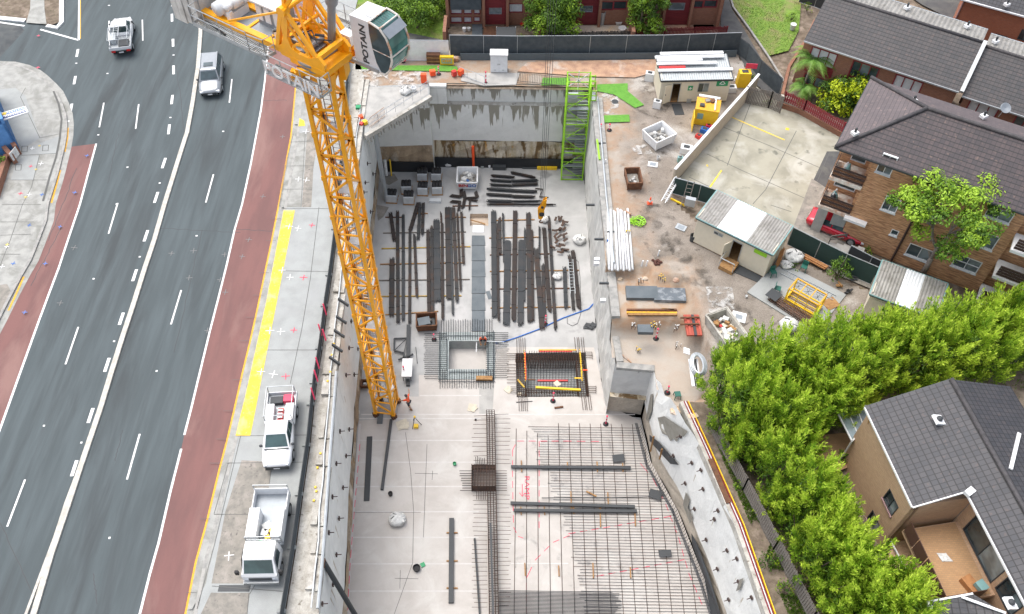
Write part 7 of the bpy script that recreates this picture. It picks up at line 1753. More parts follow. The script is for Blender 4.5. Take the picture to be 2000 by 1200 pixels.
for z,n in ((2.75,7),(5.65,3)):
    for k in range(n):q=Fb.P(.6+R.uniform(0,SX-2),z,-.5-R.uniform(0,.8));mb=MB().lathe(q.x,q.y,[(.16,0),(.2,R.uniform(.25,.7)),(.05,R.uniform(.7,.9))],9,z);tag(mb.build('balcony_pot',M[['bag','dark','teal','clay'][k % 4]]),'%s pot on the %s balcony of the flats, %s from the left' % (['white','dark','teal','terracotta'][k % 4],'lower' if z<3 else 'upper',ORD[k]),'pot','clutter on the flats balconies')
# balconies at the right end of that block
for z in (.9,3.6,6.3):
    mb=MB();Fb.slab(mb,SE,SE+9,z-.25,z,-.2,1.6);mb.build('balcony_slab',M['white'],hb)
    for k in range(4):mb=MB();Fb.slab(mb,SE+.1,SE+9,z+.12+k*.24,z+.3+k*.24,1.5,1.56);mb.build('balustrade_board',M['dark2'],hb)
F5=Facade(Fb.P(SE,0,-.6),Fb.P(SE+12,0,-.6),hb);w5=[(s,s+1.4,z+.9,z+2.1) for s in (.8,4,7.5) for z in (.9,3.6,6.2)];F5.wall(0,12,0,8.5,w5,M['brick_tan']);[F5.win(q,panes=2) for q in w5]
# concrete steps by the carport
A=G(1613,494,0);t=T('concrete_steps','short flight of pale concrete steps between carport and path','steps',tuple(A),radians(-29))
for k in range(5):mb=MB().box(.2+k*.5,.5,0,.5,1.2,.15+.17*k if k<5 else 1);mb.build('step',M['concrete'],t,world=False)
mb=MB();P=GL([(1624,462),(1678,455)],.9);mb.beam(P[0],P[1],.06,.14);mb.beam(P[0]-Vector((0,0,.35)),P[1]-Vector((0,0,.35)),.06,.1);mb.beam(P[1],P[1]-Vector((0,0,.9)),.07);mb.beam(P[0],P[0]-Vector((0,0,.9)),.07);tag(mb.build('handrail',M['oldwood']),'brown timber handrail in front of the red car','handrail')
# --- house A: terrace row at the top right
ha=T('terrace_row','long terrace row with grey brown tiled roof, maroon windows and corrugated rear roof','building',(28,64,0))
ru=Vector((.866,-.5,0));rv=Vector((.5,.866,0));EA=G(1570,80,5.6);EB=G(1873,180,5.6);ru=(EB-EA);LA=ru.length;ru.normalize();rv=Vector((-ru.y,ru.x,0));dpt=4.6;rs=1.9
up_=Vector((0,0,1))
def gable(A,L,par,front,tag_):
    B=A+ru*L;C=B+rv*dpt+up_*rs;D=A+rv*dpt+up_*rs;roofplane([A,B,C,D],M['tile_a'],'roof',par);ridge(D,C,par)
    E=D+rv*2.6-up_*.35;F=C+rv*2.6-up_*.35;mb=MB();corr_sheet(mb,D+up_*-.05,C-up_*.05,F,E,.35,.06);mb.build('corrugated_roof',M['corr'],par)
    mb=MB();mb.beam(E,F,.1);mb.beam(A-up_*.05,B-up_*.05,.12);mb.build('gutter',M['galv'],par)
    f=Facade(A+ru*.2+rv*.6,B-ru*.1+rv*.6,par);return f
Fa=gable(EA,LA,ha,1,1);EC=EB+ru*.35-up_*.25;Fa2=gable(EC,16,ha,1,1)
mb=MB();a=EB+ru*.17;mb.beam(a-rv*.1+up_*.12,a+rv*dpt+up_*(rs+.12),.3,.3);mb.build('parapet_flashing',M['galv'],ha)
for f,L in ((Fa,LA-.3),(Fa2,15)):
    ww=[];s=.5
    while s+2.4<L:ww.append((s,s+2.3,3.4,5.0));ww.append((s+.1,s+2.2,.2,2.3));s+=3.6
    f.wall(0,L,0,5.55,ww,M['brick_old'])
    for i,q in enumerate(ww):
        f.win(q,'maroon',panes=3 if i % 2==0 else 2,curtain=(i % 4==0),fw=.1,bars=(i % 2))
        if i % 2==0:mb=MB();f.slab(mb,q[0]-.05,q[1]+.05,2.5,3.38,.01,.05);mb.build('maroon_spandrel',M['maroon'],ha)
    f6=Facade(f.A+rv*6.3,f.B+rv*6.3,ha);f6.wall(0,L,0,6.6,[],M['brick_old'])
f7=Facade(EA+ru*.2+rv*.6,EA+ru*.2+rv*6.8,ha);f7.wall(0,6.2,0,5.6,[],M['brick_old'])
for q,z in (((1772,14),7.6),((1890,50),7.6),((1945,80),7.4)):vent(q,z,ha)
c=G(1963,212,6.2);t=T('satellite_dish','grey satellite dish on a pole above the terrace gutter','dish',tuple(c));mb=MB();mb.M=Matrix.Translation(c) @ Matrix.Rotation(radians(35),4,'X');mb.lathe(0,0,[(.02,0),(.25,.03),(.42,.1),(.4,.12),(.02,.03)],18);mb.build('reflector',M['steelgrey'],t);mb=MB().tube(c,c-Vector((0,-.2,1.0)),.03,6);mb.build('mount',M['galv'],t)
# --- house D: orange brick block beyond
hd=T('orange_flats','orange brick building with grey tiled roof in the top right corner','building',(42,72,0));A=G(1880,0,6);B=G(2000,33,6);e=(B-A).normalized();A=A-e*.2;B=A+e*22;nn=Vector((-e.y,e.x,0))
f=Facade(A+nn*.5+e*.3,B+nn*.5,hd);w=[f.rect(q) for q in ([(1944,70),(1965,77),(1962,84),(1940,76)],[(1995,56),(2012,62),(2008,84),(1988,76)])];w=[(q[0],max(q[1],q[0]+.8),q[2],max(q[3],q[2]+.6)) for q in w]
f.wall(0,21,0,5.9,w,M['brick_orange']);[f.win(q,'dark',panes=2) for q in w];f2=Facade(A+nn*.5+e*.3,A+nn*12+e*.3,hd);f2.wall(0,11,0,5.9,[],M['brick_orange'])
roofplane([A,B,B+nn*6+up_*2.2,A+nn*6+up_*2.2],M['tile_c'],'roof',hd);roofplane([A+nn*12,B+nn*12,B+nn*6+up_*2.2,A+nn*6+up_*2.2],M['tile_c'],'roof',hd);mb=MB().beam(A,B,.12);mb.build('gutter',M['white'],hd);mb=MB().beam(A+nn*.4+e*.35-nn*.02,Vector((A.x,A.y,0))+nn*.4+e*.35,.09);mb.build('drain_pipe',M['pinkpipe'],hd);vent((1967,8),6.6,hd)
# --- house C: lower right
hc=T('brick_house','brown brick house with dark slate tiled hip roof in the lower right corner','building',(22,24,0));ez=6.0
c1=G(1690,795,ez);c2=G(1783,990,ez);c3_=G(1865,963,ez);c4=G(1968,1145,ez);c5=G(1898,1165,ez);ap=G(1880,727,7.9)
ux=(c2-c1).normalized();vx=Vector((-ux.y,ux.x,0));Wc=9.6     # vx points into the house
# roof: main slope falls to the left eave; ridge runs parallel to it
K=4.6;rz_=1.85
def rp(s,v):return Vector((c1.x,c1.y,ez))+ux*s+vx*v+up_*(rz_*v/K)
s2=(c2-c1).dot(ux);v3=(c3_-c2).dot(vx);s4=(c4-c1).dot(ux)
far=(ap-rp(0,K)).length
ny=Vector((ap.x,ap.y,0));s0=(ap-c1).dot(ux)
roofplane([rp(0,0),rp(s2,0),rp(s2,v3),rp(s2+14,v3),rp(s2+14,K),rp(0,K)],M['tile_c'],'roof',hc)
top=rp(0,K);mb_far=[rp(0,K),rp(s2+14,K),Vector((c1.x,c1.y,ez))+ux*(s2+14)+vx*2*K,Vector((c1.x,c1.y,ez))+vx*2*K]
roofplane(mb_far,M['tile_c'],'roof',hc);ridge(rp(0,K)+up_*.05,rp(s2+14,K)+up_*.05,hc)
q0=rp(3.4,K);mb=MB();mb.beam(q0+vx*2.9-up_*1.1,q0+vx*.6+ux*2.4-up_*.15,.2,.08);mb.build('valley_flashing',M['white'],hc)
for (a,b) in ((rp(0,0),rp(s2,0)),(rp(s2,0),rp(s2,v3)),(rp(s2,v3),rp(s2+14,v3)),(rp(0,0),rp(0,K))):mb=MB().beam(a-up_*.08,b-up_*.08,.12,.14);mb.build('gutter',M['white'] if a != rp(0,0) or b==rp(s2,0) else M['dark'],hc)
mb=MB();q=rp(s2+.1,v3+.1);mb.box(q.x,q.y,q.z-.12,.55,.35,.25,.6);mb.build('flue_box',M['white'],hc)
for px,z in (((1834,820),7.4),((1974,1178),7.0)):
    c=G(*px,z);mb=MB();mb.M=Matrix.Translation(c) @ Matrix.Rotation(atan2(ux.y,ux.x),4,'Z') @ Matrix.Rotation(radians(-22),4,'X');mb.box(0,0,-.1,.62,.62,.14);o=mb.build('whirly_vent_base',M['white'],hc);mb=MB();mb.ball((c.x,c.y,c.z+.12),.17,.17,.14,12,6);mb.build('whirly_vent',M['dark'],o)
cw=Vector((c1.x,c1.y,0))+vx*.35+ux*.3;fc=Facade(cw,cw+ux*(s2-.35),hc);w=[]
for r in ([(1737,955),(1756,990),(1742,1009),(1724,973)],[(1701,995),(1720,1022),(1708,1045),(1695,1015)],[(1755,930),(1775,968),(1774,972),(1753,935)]):q=fc.rect(r);w.append((q[0],max(q[1],q[0]+1.2),q[2],max(q[3],q[2]+(.9 if r[0][0] != 1755 else .3))))
w=w[:2];fc.wall(0,s2-.35,-1,5.9,w,M['brick_brown']);[fc.win(q,'dark',panes=2,sill='pinkpipe') for q in w]
f=Facade(cw,cw+vx*8.5,hc);f.wall(0,8.5,-1,5.9,[],M['brick_brown']);f=Facade(cw+ux*(s2-.35),cw+ux*(s2-.35)+vx*(v3+.7),hc);f.wall(0,v3+.7,-1,5.9,[],M['brick_brown'])
f8=Facade(cw+ux*(s2-.3)+vx*(v3+.7),cw+ux*(s2+13)+vx*(v3+.7),hc);w=[(.7,3.9,3.4,5.6),(4.2,5.8,3.6,5.2),(6.2,7.6,.6,2)];f8.wall(0,13,-1,5.9,w,M['brick_brown']);[f8.win(q,'dark',panes=2) for q in w]
mb=MB().beam(G(1702,818,5.4),G(1655,890,0),.14);mb.build('drain_pipe',M['timber'],hc)
# balcony with dark glass panels
b0=cw+ux*(s2-.1)+vx*.05;bz=3.3;P=lambda s,v,z:b0+ux*s+vx*v+up_*z;BL_=4.3;BV=v3+.75
mb=MB();v_=[P(0,0,bz-.3),P(BL_,0,bz-.3),P(BL_,BV,bz-.3),P(0,BV,bz-.3)];mb.add(v_+[q+up_*.3 for q in v_],[(0,1,2,3),(7,6,5,4),(0,4,5,1),(1,5,6,2),(2,6,7,3),(3,7,4,0)]);mb.build('balcony_slab',M['brick_brown'],hc)
mb=MB();v_=[P(.05,.25,bz+.01),P(BL_-.1,.25,bz+.01),P(BL_-.1,BV-.3,bz+.01),P(.05,BV-.3,bz+.01)];mb.face(*v_);mb.build('balcony_tiles',M['paving'],hc)
for i in range(4):mb=MB().beam(P(.05+i*1.06,.02,bz+.5),P(1.04+i*1.06,.02,bz+.5),.04,1.25);mb.build('balcony_screen',M['screen'],hc)
for i in range(2):mb=MB().beam(P(BL_-.05,.1+i*1.2,bz+.55),P(BL_-.05,1.2+i*1.2,bz+.55),.04,.95);mb.build('balcony_screen',M['screen'],hc)
tag(MB().add([P(1.6,1.2,bz+.05),P(2.1,1.3,bz+.05),P(2.2,1.9,bz+.05),P(1.7,1.7,bz+.07)],[(0,1,2,3)]).box(*P(1.9,1.5,0)[:2],bz+.03,.5,.35,.05,.4).build('towel',M['bag']),'pale cloth lying on the balcony tiles of the brick house','cloth')
q=P(3.6,2.1,bz);mb=MB().box(q.x,q.y,bz+.02,.9,.6,.4,-1.1);tag(mb.build('planter_box',M['ply']),'brown box on the balcony of the brick house','box');q=P(3.9,2.4,bz);mb=MB().box(q.x,q.y,bz+.5,.55,.5,.3,-1.1);tag(mb.build('storage_tub',M['teal']),'light blue tub on the balcony of the brick house','tub')
# lower terrace rail in front of the balcony
for a,b in (((1773,1012),(1824,1118)),((1736,1055),(1772,1015)),((1740,1058),(1790,1150))):mb=MB();A,B=GL([a,b],1.2);mb.beam(A,B,.08,.1);mb.build('terrace_rail',M['white'],hc)
mb=MB();c=G(1775,1070,.9);mb.box(c.x,c.y,0,1.9,3.2,.8,-.45);mb.build('lower_terrace',M['brick_brown'],hc)
# lower hip roof at the very bottom
A,B,Cc,Dd=G(1812,1176,4.6),G(1900,1160,5.0),G(1990,1215,5.6),G(1850,1260,4.6);roofplane([A,B,Cc,Dd],M['tile_c'],'roof',hc);mb=MB().beam(A,Dd,.2,.2);mb.beam(A,B,.1,.1);mb.build('gutter',M['white'],hc);mb=MB().beam(G(1878,1166,5.0),G(1965,1198,5.5),.14,.06);mb.build('valley_flashing',M['white'],hc)
mb=MB();v_=[Vector((q.x,q.y,0)) for q in (A,B,Cc,Dd)];mb.prism([(q.x,q.y) for q in v_],0,4.45);mb.build('wall',M['brick_brown'],hc)
# glass carport roof left of that house
t=T('pergola','white framed glass pergola roof at the left corner of the slate roofed house','pergola',tuple(G(1645,845,0)));Q=GL([(1632,800),(1693,793),(1700,826),(1664,862)],2.6)
for i in range(4):mb=MB().beam(Q[i],Q[(i+1) % 4],.09);mb.build('frame',M['white'],t)
for i in (1,2):mb=MB().beam(Q[0].lerp(Q[1],i/3),Q[3].lerp(Q[2],i/3),.07);mb.build('rafter',M['white'],t)
mb=MB().face(*[q+up_*.02 for q in Q]);mb.build('glazing',M['glass_l'],t)
for q in Q:mb=MB().beam(q,(q.x,q.y,0),.08);mb.build('post',M['white'],t)
# --- townhouses along the top
ht=T('townhouse_row','red brick townhouse row with maroon panels along the top edge','building',(5,74,0));yl=73.4;ft=Facade((-6.6,yl),(19.6,yl+.55),ht)
def zy(px,py):return ft.sz(px,py)
w=[];items=[]
for (x0,x1,y0,y1,kind) in [(880,903,15,28,'c'),(905,922,15,28,'c'),(925,938,15,28,'c'),(880,903,33,45,'c'),(905,922,33,45,'c'),(925,938,33,43,'c'),(955,980,15,28,'g'),(994,1021,7,25,'c'),(1132,1157,11,24,'g'),(1172,1197,3,20,'d'),(1199,1223,2,19,'d'),(1308,1336,5,20,'g'),(1349,1372,1,16,'d'),(1376,1399,0,15,'d'),(1060,1082,6,24,'c'),(1245,1290,4,22,'d')]:
    s0,z1=zy(x0,y0);s1,z0=zy(x1,y1);w.append((s0,s1,z0,z1));items.append(kind)
ft.wall(-.1,26.2,0,6.5,w,M['brick_old'])
for q,k in zip(w,items):ft.win(q,'maroon' if k in 'cd' else 'steelgrey','glass' if k=='d' else 'glass_l',1,curtain=k=='c',fw=.07)
def band(x0,x1,y0,y1,m,name,o=.06,o0=.005,zt=None):
    s0,za=zy(x0,y0);s1,zb=zy(x1,y1);mb=MB();ft.slab(mb,s0,s1,zb,zt if zt else za,o0,o);return mb.build(name,M[m],ht)
for x0,x1 in ((947,988),(1120,1168),(1298,1345)):
    wn=[q for q in w if zy(x0,30)[0]<q[0]<zy(x1,30)[0]][0];s0=zy(x0,30)[0];s1=zy(x1,30)[0];ft.wall(s0,s1,.15,6,[wn],M['maroonb'],th=-.05,name='maroon_panel')
for x in (875,945,991,1117,1170,1226,1295,1347,1402):s,_=zy(x,30);mb=MB();ft.slab(mb,s-.13,s+.13,0,6.5,.0,.5);mb.build('pier',M['brick_old'],ht)
band(880,940,2,13,'charcoal','overhang',.55,.02,6.4);band(921,923,2,13,'dark','trim')
mb=MB();ft.slab(mb,-.3,26.6,6.5,6.7,-8,.6);mb.build('roof',M['tile_a'],ht)
mb=MB();ft.slab(mb,-.1,.1,0,6.5,-7.8,-.2);ft.slab(mb,26,26.2,0,6.5,-7.8,-.2);mb.build('wall',M['brick_old'],ht)
# courtyards of the row
ground_bits=[('courtyard_paving',[(945,52),(990,52),(993,86),(942,87)],'rust'),('courtyard_path',[(922,45),(942,45),(942,87),(922,87)],'plate'),('courtyard_soil',[(990,52),(1050,52),(1050,86),(993,86)],'bark_dirt'),('courtyard_slab',[(1057,52),(1230,50),(1230,78),(1057,82)],'sand'),('courtyard_soil',[(1234,50),(1400,46),(1402,72),(1234,78)],'clay'),('courtyard_soil',[(878,48),(922,48),(922,88),(880,88)],'bark_dirt'),('courtyard_turf',[(1353,42),(1385,41),(1401,59),(1356,62)],'turf')]
for nm,px,m in ground_bits:st(nm,MB().sheet(GL(px,.05),.07+.01*len(px)),M[m])
pales('picket_fence','black picket fence in front of the middle townhouse yard',[(1057,84),(1232,80)],0,1.1,'dark',group='townhouse fences');pales('picket_fence','maroon board fence in front of the right townhouse yard',[(1234,80),(1416,75)],0,1.3,'maroonb',group='townhouse fences');pales('picket_fence','maroon fence with cream wall in front of the terrace garden',[(1530,197),(1570,215),(1645,258)],1.0,1.0,'maroon',step=.18)
for i,x in enumerate((1052,1233,870)):c=G(x,84,0);mb=MB().box(c.x,c.y+.6,0,.3,2.6,1.7);tag(mb.build('brick_pier',M['brick_old']),['brick party wall between the first two townhouse yards','brick party wall left of the right townhouse yard','brick pier at the left end of the townhouse row'][i],'wall')
t=T('awning','black topped swing seat awning in the first townhouse yard','awning',tuple(G(988,74,0)));Q=GL([(970,73),(1008,73),(1007,53),(970,53)],1.7)
mb=MB().prism([(q.x,q.y) for q in Q],1.66,1.72);mb.build('canopy',M['dark'],t)
for q in Q:mb=MB().beam(q,(q.x,q.y,0),.08);mb.build('post',M['white'],t)
for i,(x,y,m,r,h) in enumerate([(949,85,'yellowt',.25,.5),(964,85,'form',.24,.45),(980,85,'bag',.17,.4),(997,83,'form',.22,.55),(1175,48,'galv',.3,1.4),(907,62,'white',.2,.4),(916,60,'bag',.18,.3),(1020,50,'red',.22,.2),(1208,48,'bag',.35,.3),(1215,60,'white',.4,.3),(1547,58,'bag',.3,.6)]):
    c=G(x,y,.1);mb=MB().lathe(c.x,c.y,[(r*.7,0),(r,h),(r*.85,h),(r*.3,h*.9)],12,.1);tag(mb.build('garden_pot',M[m]),['tan pot leftmost at the charcoal hoarding','grey green pot second along the hoarding','small pale pot third along the hoarding','tall grey pot fourth along the hoarding','tall galvanised water tank against the middle townhouse','white pot in the left garage yard','small pale pot in the left garage yard','low red pot below the curtained window','white sack in the middle townhouse yard','larger white sack near the right townhouse yard','pale plant pot on the lawn beside the terrace row'][i],'pot','pots in the townhouse yards')
# retaining wall of the terrace garden
P=GL([(1517,208),(1560,222),(1642,268),(1655,285)],0);mb=MB();mb.rail(P,.3,0,.55);o=tag(mb.build('retaining_wall',M['brick_old']),'brick retaining wall with pale render top at the car park edge','retaining wall');mb=MB();mb.rail([p+Vector((.1,.12,0)) for p in P],.34,.55,1.15);mb.build('render_band',M['stonewall'],o)
st('terrace_garden',MB().sheet([(p.x+.2,p.y+.3) for p in P]+[(p.x,p.y) for p in GL([(1700,250),(1700,190),(1640,130),(1560,90),(1540,130),(1525,180)],.6)],.95),M['bark_dirt'])
mb=MB();mb.rail(GL([(1522,205),(1535,150),(1570,95),(1585,60)],0),.25,0,1.2);tag(mb.build('garden_wall',M['brick_old']),'low brick wall along the lawn below the terrace row','wall')
hoard('pool_fence','dark fence with white rail at the top beside the lawn',[(1560,5),(1590,14),(1615,24)],0,1.6,'dark')
# --- blue shop and brick planter at the left edge
bs=T('shop','blue painted shop building with awning sign at the left edge of the street corner','building',(-43,57,0));A=G(-2,192,0);B=G(41,296,0);f=Facade(A,B,bs);f.wall(0,f.L,0,3.4,[],M['blueroof']);n_=-f.n;mb=MB();mb.prism([(q.x,q.y) for q in (A,B,B+n_*9,A+n_*9)],0,3.0);mb.build('core',M['blueroof'],bs)
mb=MB();mb.prism([(q.x,q.y) for q in (A+f.n*.05,B+f.n*.05,B+n_*9,A+n_*9)],3.41,3.5);mb.build('roof',M['blueroof'],bs)
Q=GL([(1,222),(50,208),(56,220),(6,236)],2.6);s=MB().prism([(q.x,q.y) for q in Q],2.55,2.65).build('awning_sign',M['white'],bs)
for k,(t0,t1,mm) in enumerate(((.12,.42,'blue'),(.58,.88,'navy'))):
    q=[Q[0].lerp(Q[3],t0).lerp(Q[1].lerp(Q[2],t0),.04+.1*(k==0)),Q[1].lerp(Q[2],t0).lerp(Q[0].lerp(Q[3],t0),.05),Q[1].lerp(Q[2],t1).lerp(Q[0].lerp(Q[3],t1),.05),Q[0].lerp(Q[3],t1).lerp(Q[1].lerp(Q[2],t1),.04+.1*(k==0))]
    MB().face(*[Vector((v.x,v.y,2.66)) for v in q]).build('sign_stripe',M[mm],s)
e_=(Q[1]-Q[0]).normalized();mb=MB();yv=Vector((-e_.y,e_.x,0));R=random.Random(4);c_=(Q[0]+Q[1]+Q[2]+Q[3])/4
for row in (-1,1):
    x=-.75
    while x<.85:w_=R.uniform(.06,.14);q=c_+e_*(x+w_/2)+yv*row*.24*(Q[3]-Q[0]).length/1.2;mb.box(q.x,q.y,2.665,w_,.12,.01,atan2(e_.y,e_.x));x+=w_+.05
mb.build('lettering',M['white'],s)
mb=MB();c=Q[0].lerp(Q[3],.25)+e_*.28;mb.box(c.x,c.y,2.66,.3,.3,.02);mb.build('sign_logo',M['yellow'],s)
t=T('brick_planter','brown brick planter wall with white sign plate beside the blue shop','planter',tuple(G(20,330,0)))
for a,b,h in (((28,287),(40,305),1.1),((18,305),(33,322),1.1),((20,315),(-4,390),.8)):mb=MB();mb.rail(GL([a,b],0),.35,0,h);mb.build('wall',M['maroonb'] if False else M['brick_old'],t)
A,B=GL([(22,308),(34,294)],.9);mb=MB().beam(A,B,.06,.8);mb.build('sign_plate',M['bag'],t);st('planter_soil',MB().sheet(GL([(-10,305),(18,308),(10,345),(-20,360)],.4),.55),M['bark_dirt'])
# ---------------- vegetation ----------------
def leaves(name,clumps,m,size,dens,seed,parent,up=.35,flat=1.0):
    """clumps: (x,y,z, rx,ry,rz, tint); many leaf-sized faces in the shell of each clump"""
    R=random.Random(seed);vs=[];fs=[];tn=[]
    for cl_ in clumps:
        cx,cy,cz,rx,ry,rz,tb=cl_[:7];ax=cl_[7] if len(cl_)>7 else None
        n=int(dens*(rx*ry*rz)**(2/3)*12)
        for _ in range(n):
            z=R.uniform(-.75,1);a=R.uniform(0,2*pi);q=sqrt(max(0,1-z*z));d=Vector((q*cos(a),q*sin(a),z));k=R.uniform(.55,1.08)
            p=Vector((cx+d.x*rx*k,cy+d.y*ry*k,cz+d.z*rz*k));nrm=(d+Vector((R.uniform(-.8,.8),R.uniform(-.8,.8),R.uniform(-.4,.8)+up))).normalized()
            t=nrm.cross(Vector((R.uniform(-1,1),R.uniform(-1,1),R.uniform(-1,1)))).normalized() if ax is None else (ax+d*.55+Vector((R.uniform(-.45,.45),R.uniform(-.45,.45),R.uniform(-.35,.35)))).normalized();nrm=nrm if ax is None else (nrm-t*nrm.dot(t)).normalized();b=nrm.cross(t);s=size*R.uniform(.6,1.3);i=len(vs)
            vs+=[tuple(p-t*s),tuple(p-b*s*.45*flat),tuple(p+t*s),tuple(p+b*s*.45*flat)];fs.append((i,i+1,i+2,i+3));v=min(1,max(0,tb+R.uniform(-.22,.22)));tn+=[v]*4
    me=bpy.data.meshes.new(name);me.from_pydata(vs,[],fs);at=me.attributes.new('tint','FLOAT','POINT');at.data.foreach_set('value',tn);me.materials.append(M[m])
    o=bpy.data.objects.new(name,me);COL.objects.link(o);o.parent=parent;return o
def limb(mb,a,b,r0,r1,R,seg=3,wob=.08):
    a=Vector(a);b=Vector(b);p=a;L=(b-a).length
    for k in range(seg):
        t=(k+1)/seg;q=a.lerp(b,t)+Vector((R.uniform(-1,1),R.uniform(-1,1),R.uniform(-.5,.5)))*wob*L*(1 if k<seg-1 else 0);mb.tube(p,q,lerp(r0,r1,k/seg),7,lerp(r0,r1,t),cap=False);p=q
def plume_tree(seed,h=5.6,r=1.75,m='leaf_hedge',nplume=62,dens=30,size=.1,lime=.62):
    R=random.Random(seed);t=T('hedge_tree','x','tree',(0,0,0));cl=[];mb=MB();mb.smooth=True
    for k in range(5):a=k*1.26+R.uniform(-.3,.3);limb(mb,(.1*cos(a),.1*sin(a),0),(r*.5*cos(a),r*.5*sin(a),h*R.uniform(.6,.8)),.09,.03,R)
    mb.build('trunk',M['bark_d'],t,world=False)
    for k in range(nplume):
        z=R.uniform(.16,1);a=R.uniform(0,2*pi);rr=r*sqrt(max(.02,1-((z-.45)/.62)**2))*R.uniform(.45,1.02);x,y,zz=rr*cos(a),rr*sin(a),z*h*.9;s=R.uniform(.26,.5)
        tb=lime if R.random()<.52 else R.uniform(.05,.5)
        ln=R.uniform(.2,.6)
        for j in range(4):f=j/3;cl.append((x+f*ln*cos(a),y+f*ln*sin(a),zz+f*s*2.6,s*(.85-.5*f),s*(.85-.5*f),s*.8,min(1,tb+.13*j),Vector((ln*cos(a),ln*sin(a),s*2.6)).normalized()))
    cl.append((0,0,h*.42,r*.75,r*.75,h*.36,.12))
    leaves('crown',cl,m,size*1.35,dens*1.25,seed,t,flat=.55);return t
var=[plume_tree(31),plume_tree(32,6.3,1.6,lime=.75),plume_tree(33,5.0,1.9,lime=.5),plume_tree(34,5.6,1.7,lime=.85)];used=[0]*4
R=random.Random(77)
def hedge(pts,desc,group,z=3.6,ids=(0,1,2,3)):
    R.seed(len(pts))
    for i,p in enumerate(pts):
        x,y=p[:2];sc=p[2] if len(p)>2 else 1.0;v=ids[i % len(ids)];c=G(x,y,z*sc);c.z=0
        o=place(var[v],used[v]==0,c,R.uniform(0,6.28),desc % ORD[i],(sc,sc,sc*R.uniform(.92,1.08)));used[v]+=1;o['group']=group
hedge([(1418,738,.9),(1446,790),(1492,835),(1470,858,.75),(1535,900),(1578,960),(1575,1005,.8),(1622,1040),(1630,1085),(1665,1125),(1700,1190),(1665,1170,.8),(1745,1215),(1530,960,.75)],'lime green tree of the pit side hedge, %s from its top end','hedge trees along the pit fence')
hedge([(1450,700,.85),(1500,700),(1552,694),(1610,680),(1660,668),(1710,662),(1762,655),(1812,650),(1860,640),(1910,628),(1955,622),(2000,612),(1990,650),(2040,625)],'bright green tree in the upper hedge row, %s from the left','hedge trees in the upper row',ids=(2,0,3,1))
hedge([(1480,765),(1530,755),(1580,745),(1630,730),(1685,722),(1735,705),(1790,695),(1840,690),(1520,815),(1560,810),(1610,790,.9),(1650,775,.9),(1890,675),(1940,668)],'dense green tree in the middle hedge rows, %s from the left','hedge trees in the middle rows',ids=(1,2,0,3))
hedge([(1600,985),(1640,1010,.8),(1650,1060),(1690,1110),(1740,1160),(1770,1205),(1620,1070),(1665,1150),(1720,1195),(1570,860,.7),(1600,940,.7),(1790,1150,.6)],'pale lime tree near the brick house, %s from the top','hedge trees beside the brick house',ids=(3,1,3,0))
# flat-crowned street tree by the tan flats
def umbrella_tree(loc,label):
    R=random.Random(5);t=T('umbrella_tree',label,'tree',loc);mb=MB();mb.smooth=True;cl=[];tips=[]
    mb.tube((0,0,0),(.05,.1,1.6),.24,9,.17);forks=[]
    for k in range(6):a=k*1.05+.3;f=Vector((1.3*cos(a),.9*sin(a)+.2,4.6+R.uniform(-.4,.5)));limb(mb,(.05,.1,1.5),f,.12,.08,R);forks.append(f)
    for k in range(58):
        a=R.uniform(0,6.28);q=sqrt(R.random());zz=9.8-1.9*q+R.uniform(-.8,.5)
        if k>48:q=R.uniform(.5,.95);zz=R.uniform(5.3,6.6)
        p=Vector((-.35+4.2*q*cos(a),-.1+3.3*q*sin(a),zz));f=min(forks,key=lambda v:(v-p).length);limb(mb,f,p-Vector((0,0,.3)),.05,.02,R,3,.06)
        s=R.uniform(.6,.95);tb=.9 if R.random()<.6 else .4;cl.append((p.x,p.y,p.z,s,s,s*.55,tb))
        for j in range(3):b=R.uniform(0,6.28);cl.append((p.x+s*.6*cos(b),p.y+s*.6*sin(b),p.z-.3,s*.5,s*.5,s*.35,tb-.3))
    mb.build('trunk',M['bark'],t,world=False);leaves('crown',cl,'leaf_flat',.12,32,5,t,.6);
    return t
umbrella_tree(tuple(G(1803,533,0)),'tall round topped tree with pale branches in front of the tan brick flats')
def bush(name,label,px,h,r,m,seed,lime=.7,n=26,dens=34,size=.1,cat='shrub',trunk=.07,loc=None,sy=1.0,low=.25,bark='bark_d'):
    R=random.Random(seed);c=G(*px,0) if loc is None else Vector(loc);t=T(name,label,cat,tuple(c));mb=MB();mb.smooth=True;cl=[]
    for k in range(4):a=k*1.6+R.random();limb(mb,(0,0,0),(r*.5*cos(a),r*.5*sy*sin(a),h*.7),trunk,trunk*.4,R)
    mb.build('trunk',M[bark],t,world=False)
    for k in range(n):
        z=R.uniform(low,1);a=R.uniform(0,6.28);rr=r*sqrt(max(.05,1-((z-.45)/.6)**2))*R.uniform(.4,.95);s=r*R.uniform(.2,.34);cl.append((rr*cos(a),rr*sy*sin(a),z*h*.92,s,s,s*.8,lime if R.random()<.5 else .25))
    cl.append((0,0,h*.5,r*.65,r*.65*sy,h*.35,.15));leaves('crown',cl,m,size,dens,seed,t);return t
bush('lime_shrub','large shrub with yellow lime leaves in the terrace garden',(1640,222),4.0,2.5,'leaf_lime',1,.95,60,26,.14)
bush('conifer','bright green conifer covering the townhouse window, left of two',(1079,76),5.6,2.6,'leaf_dark',2,.8,70,26,.13,'tree',.15,sy=.8,low=.35)
bush('conifer','rounder green conifer in front of the townhouses, right of two',(1258,74),5.8,1.9,'leaf_dark',3,.7,60,30,.12,'tree',.15,low=.25)
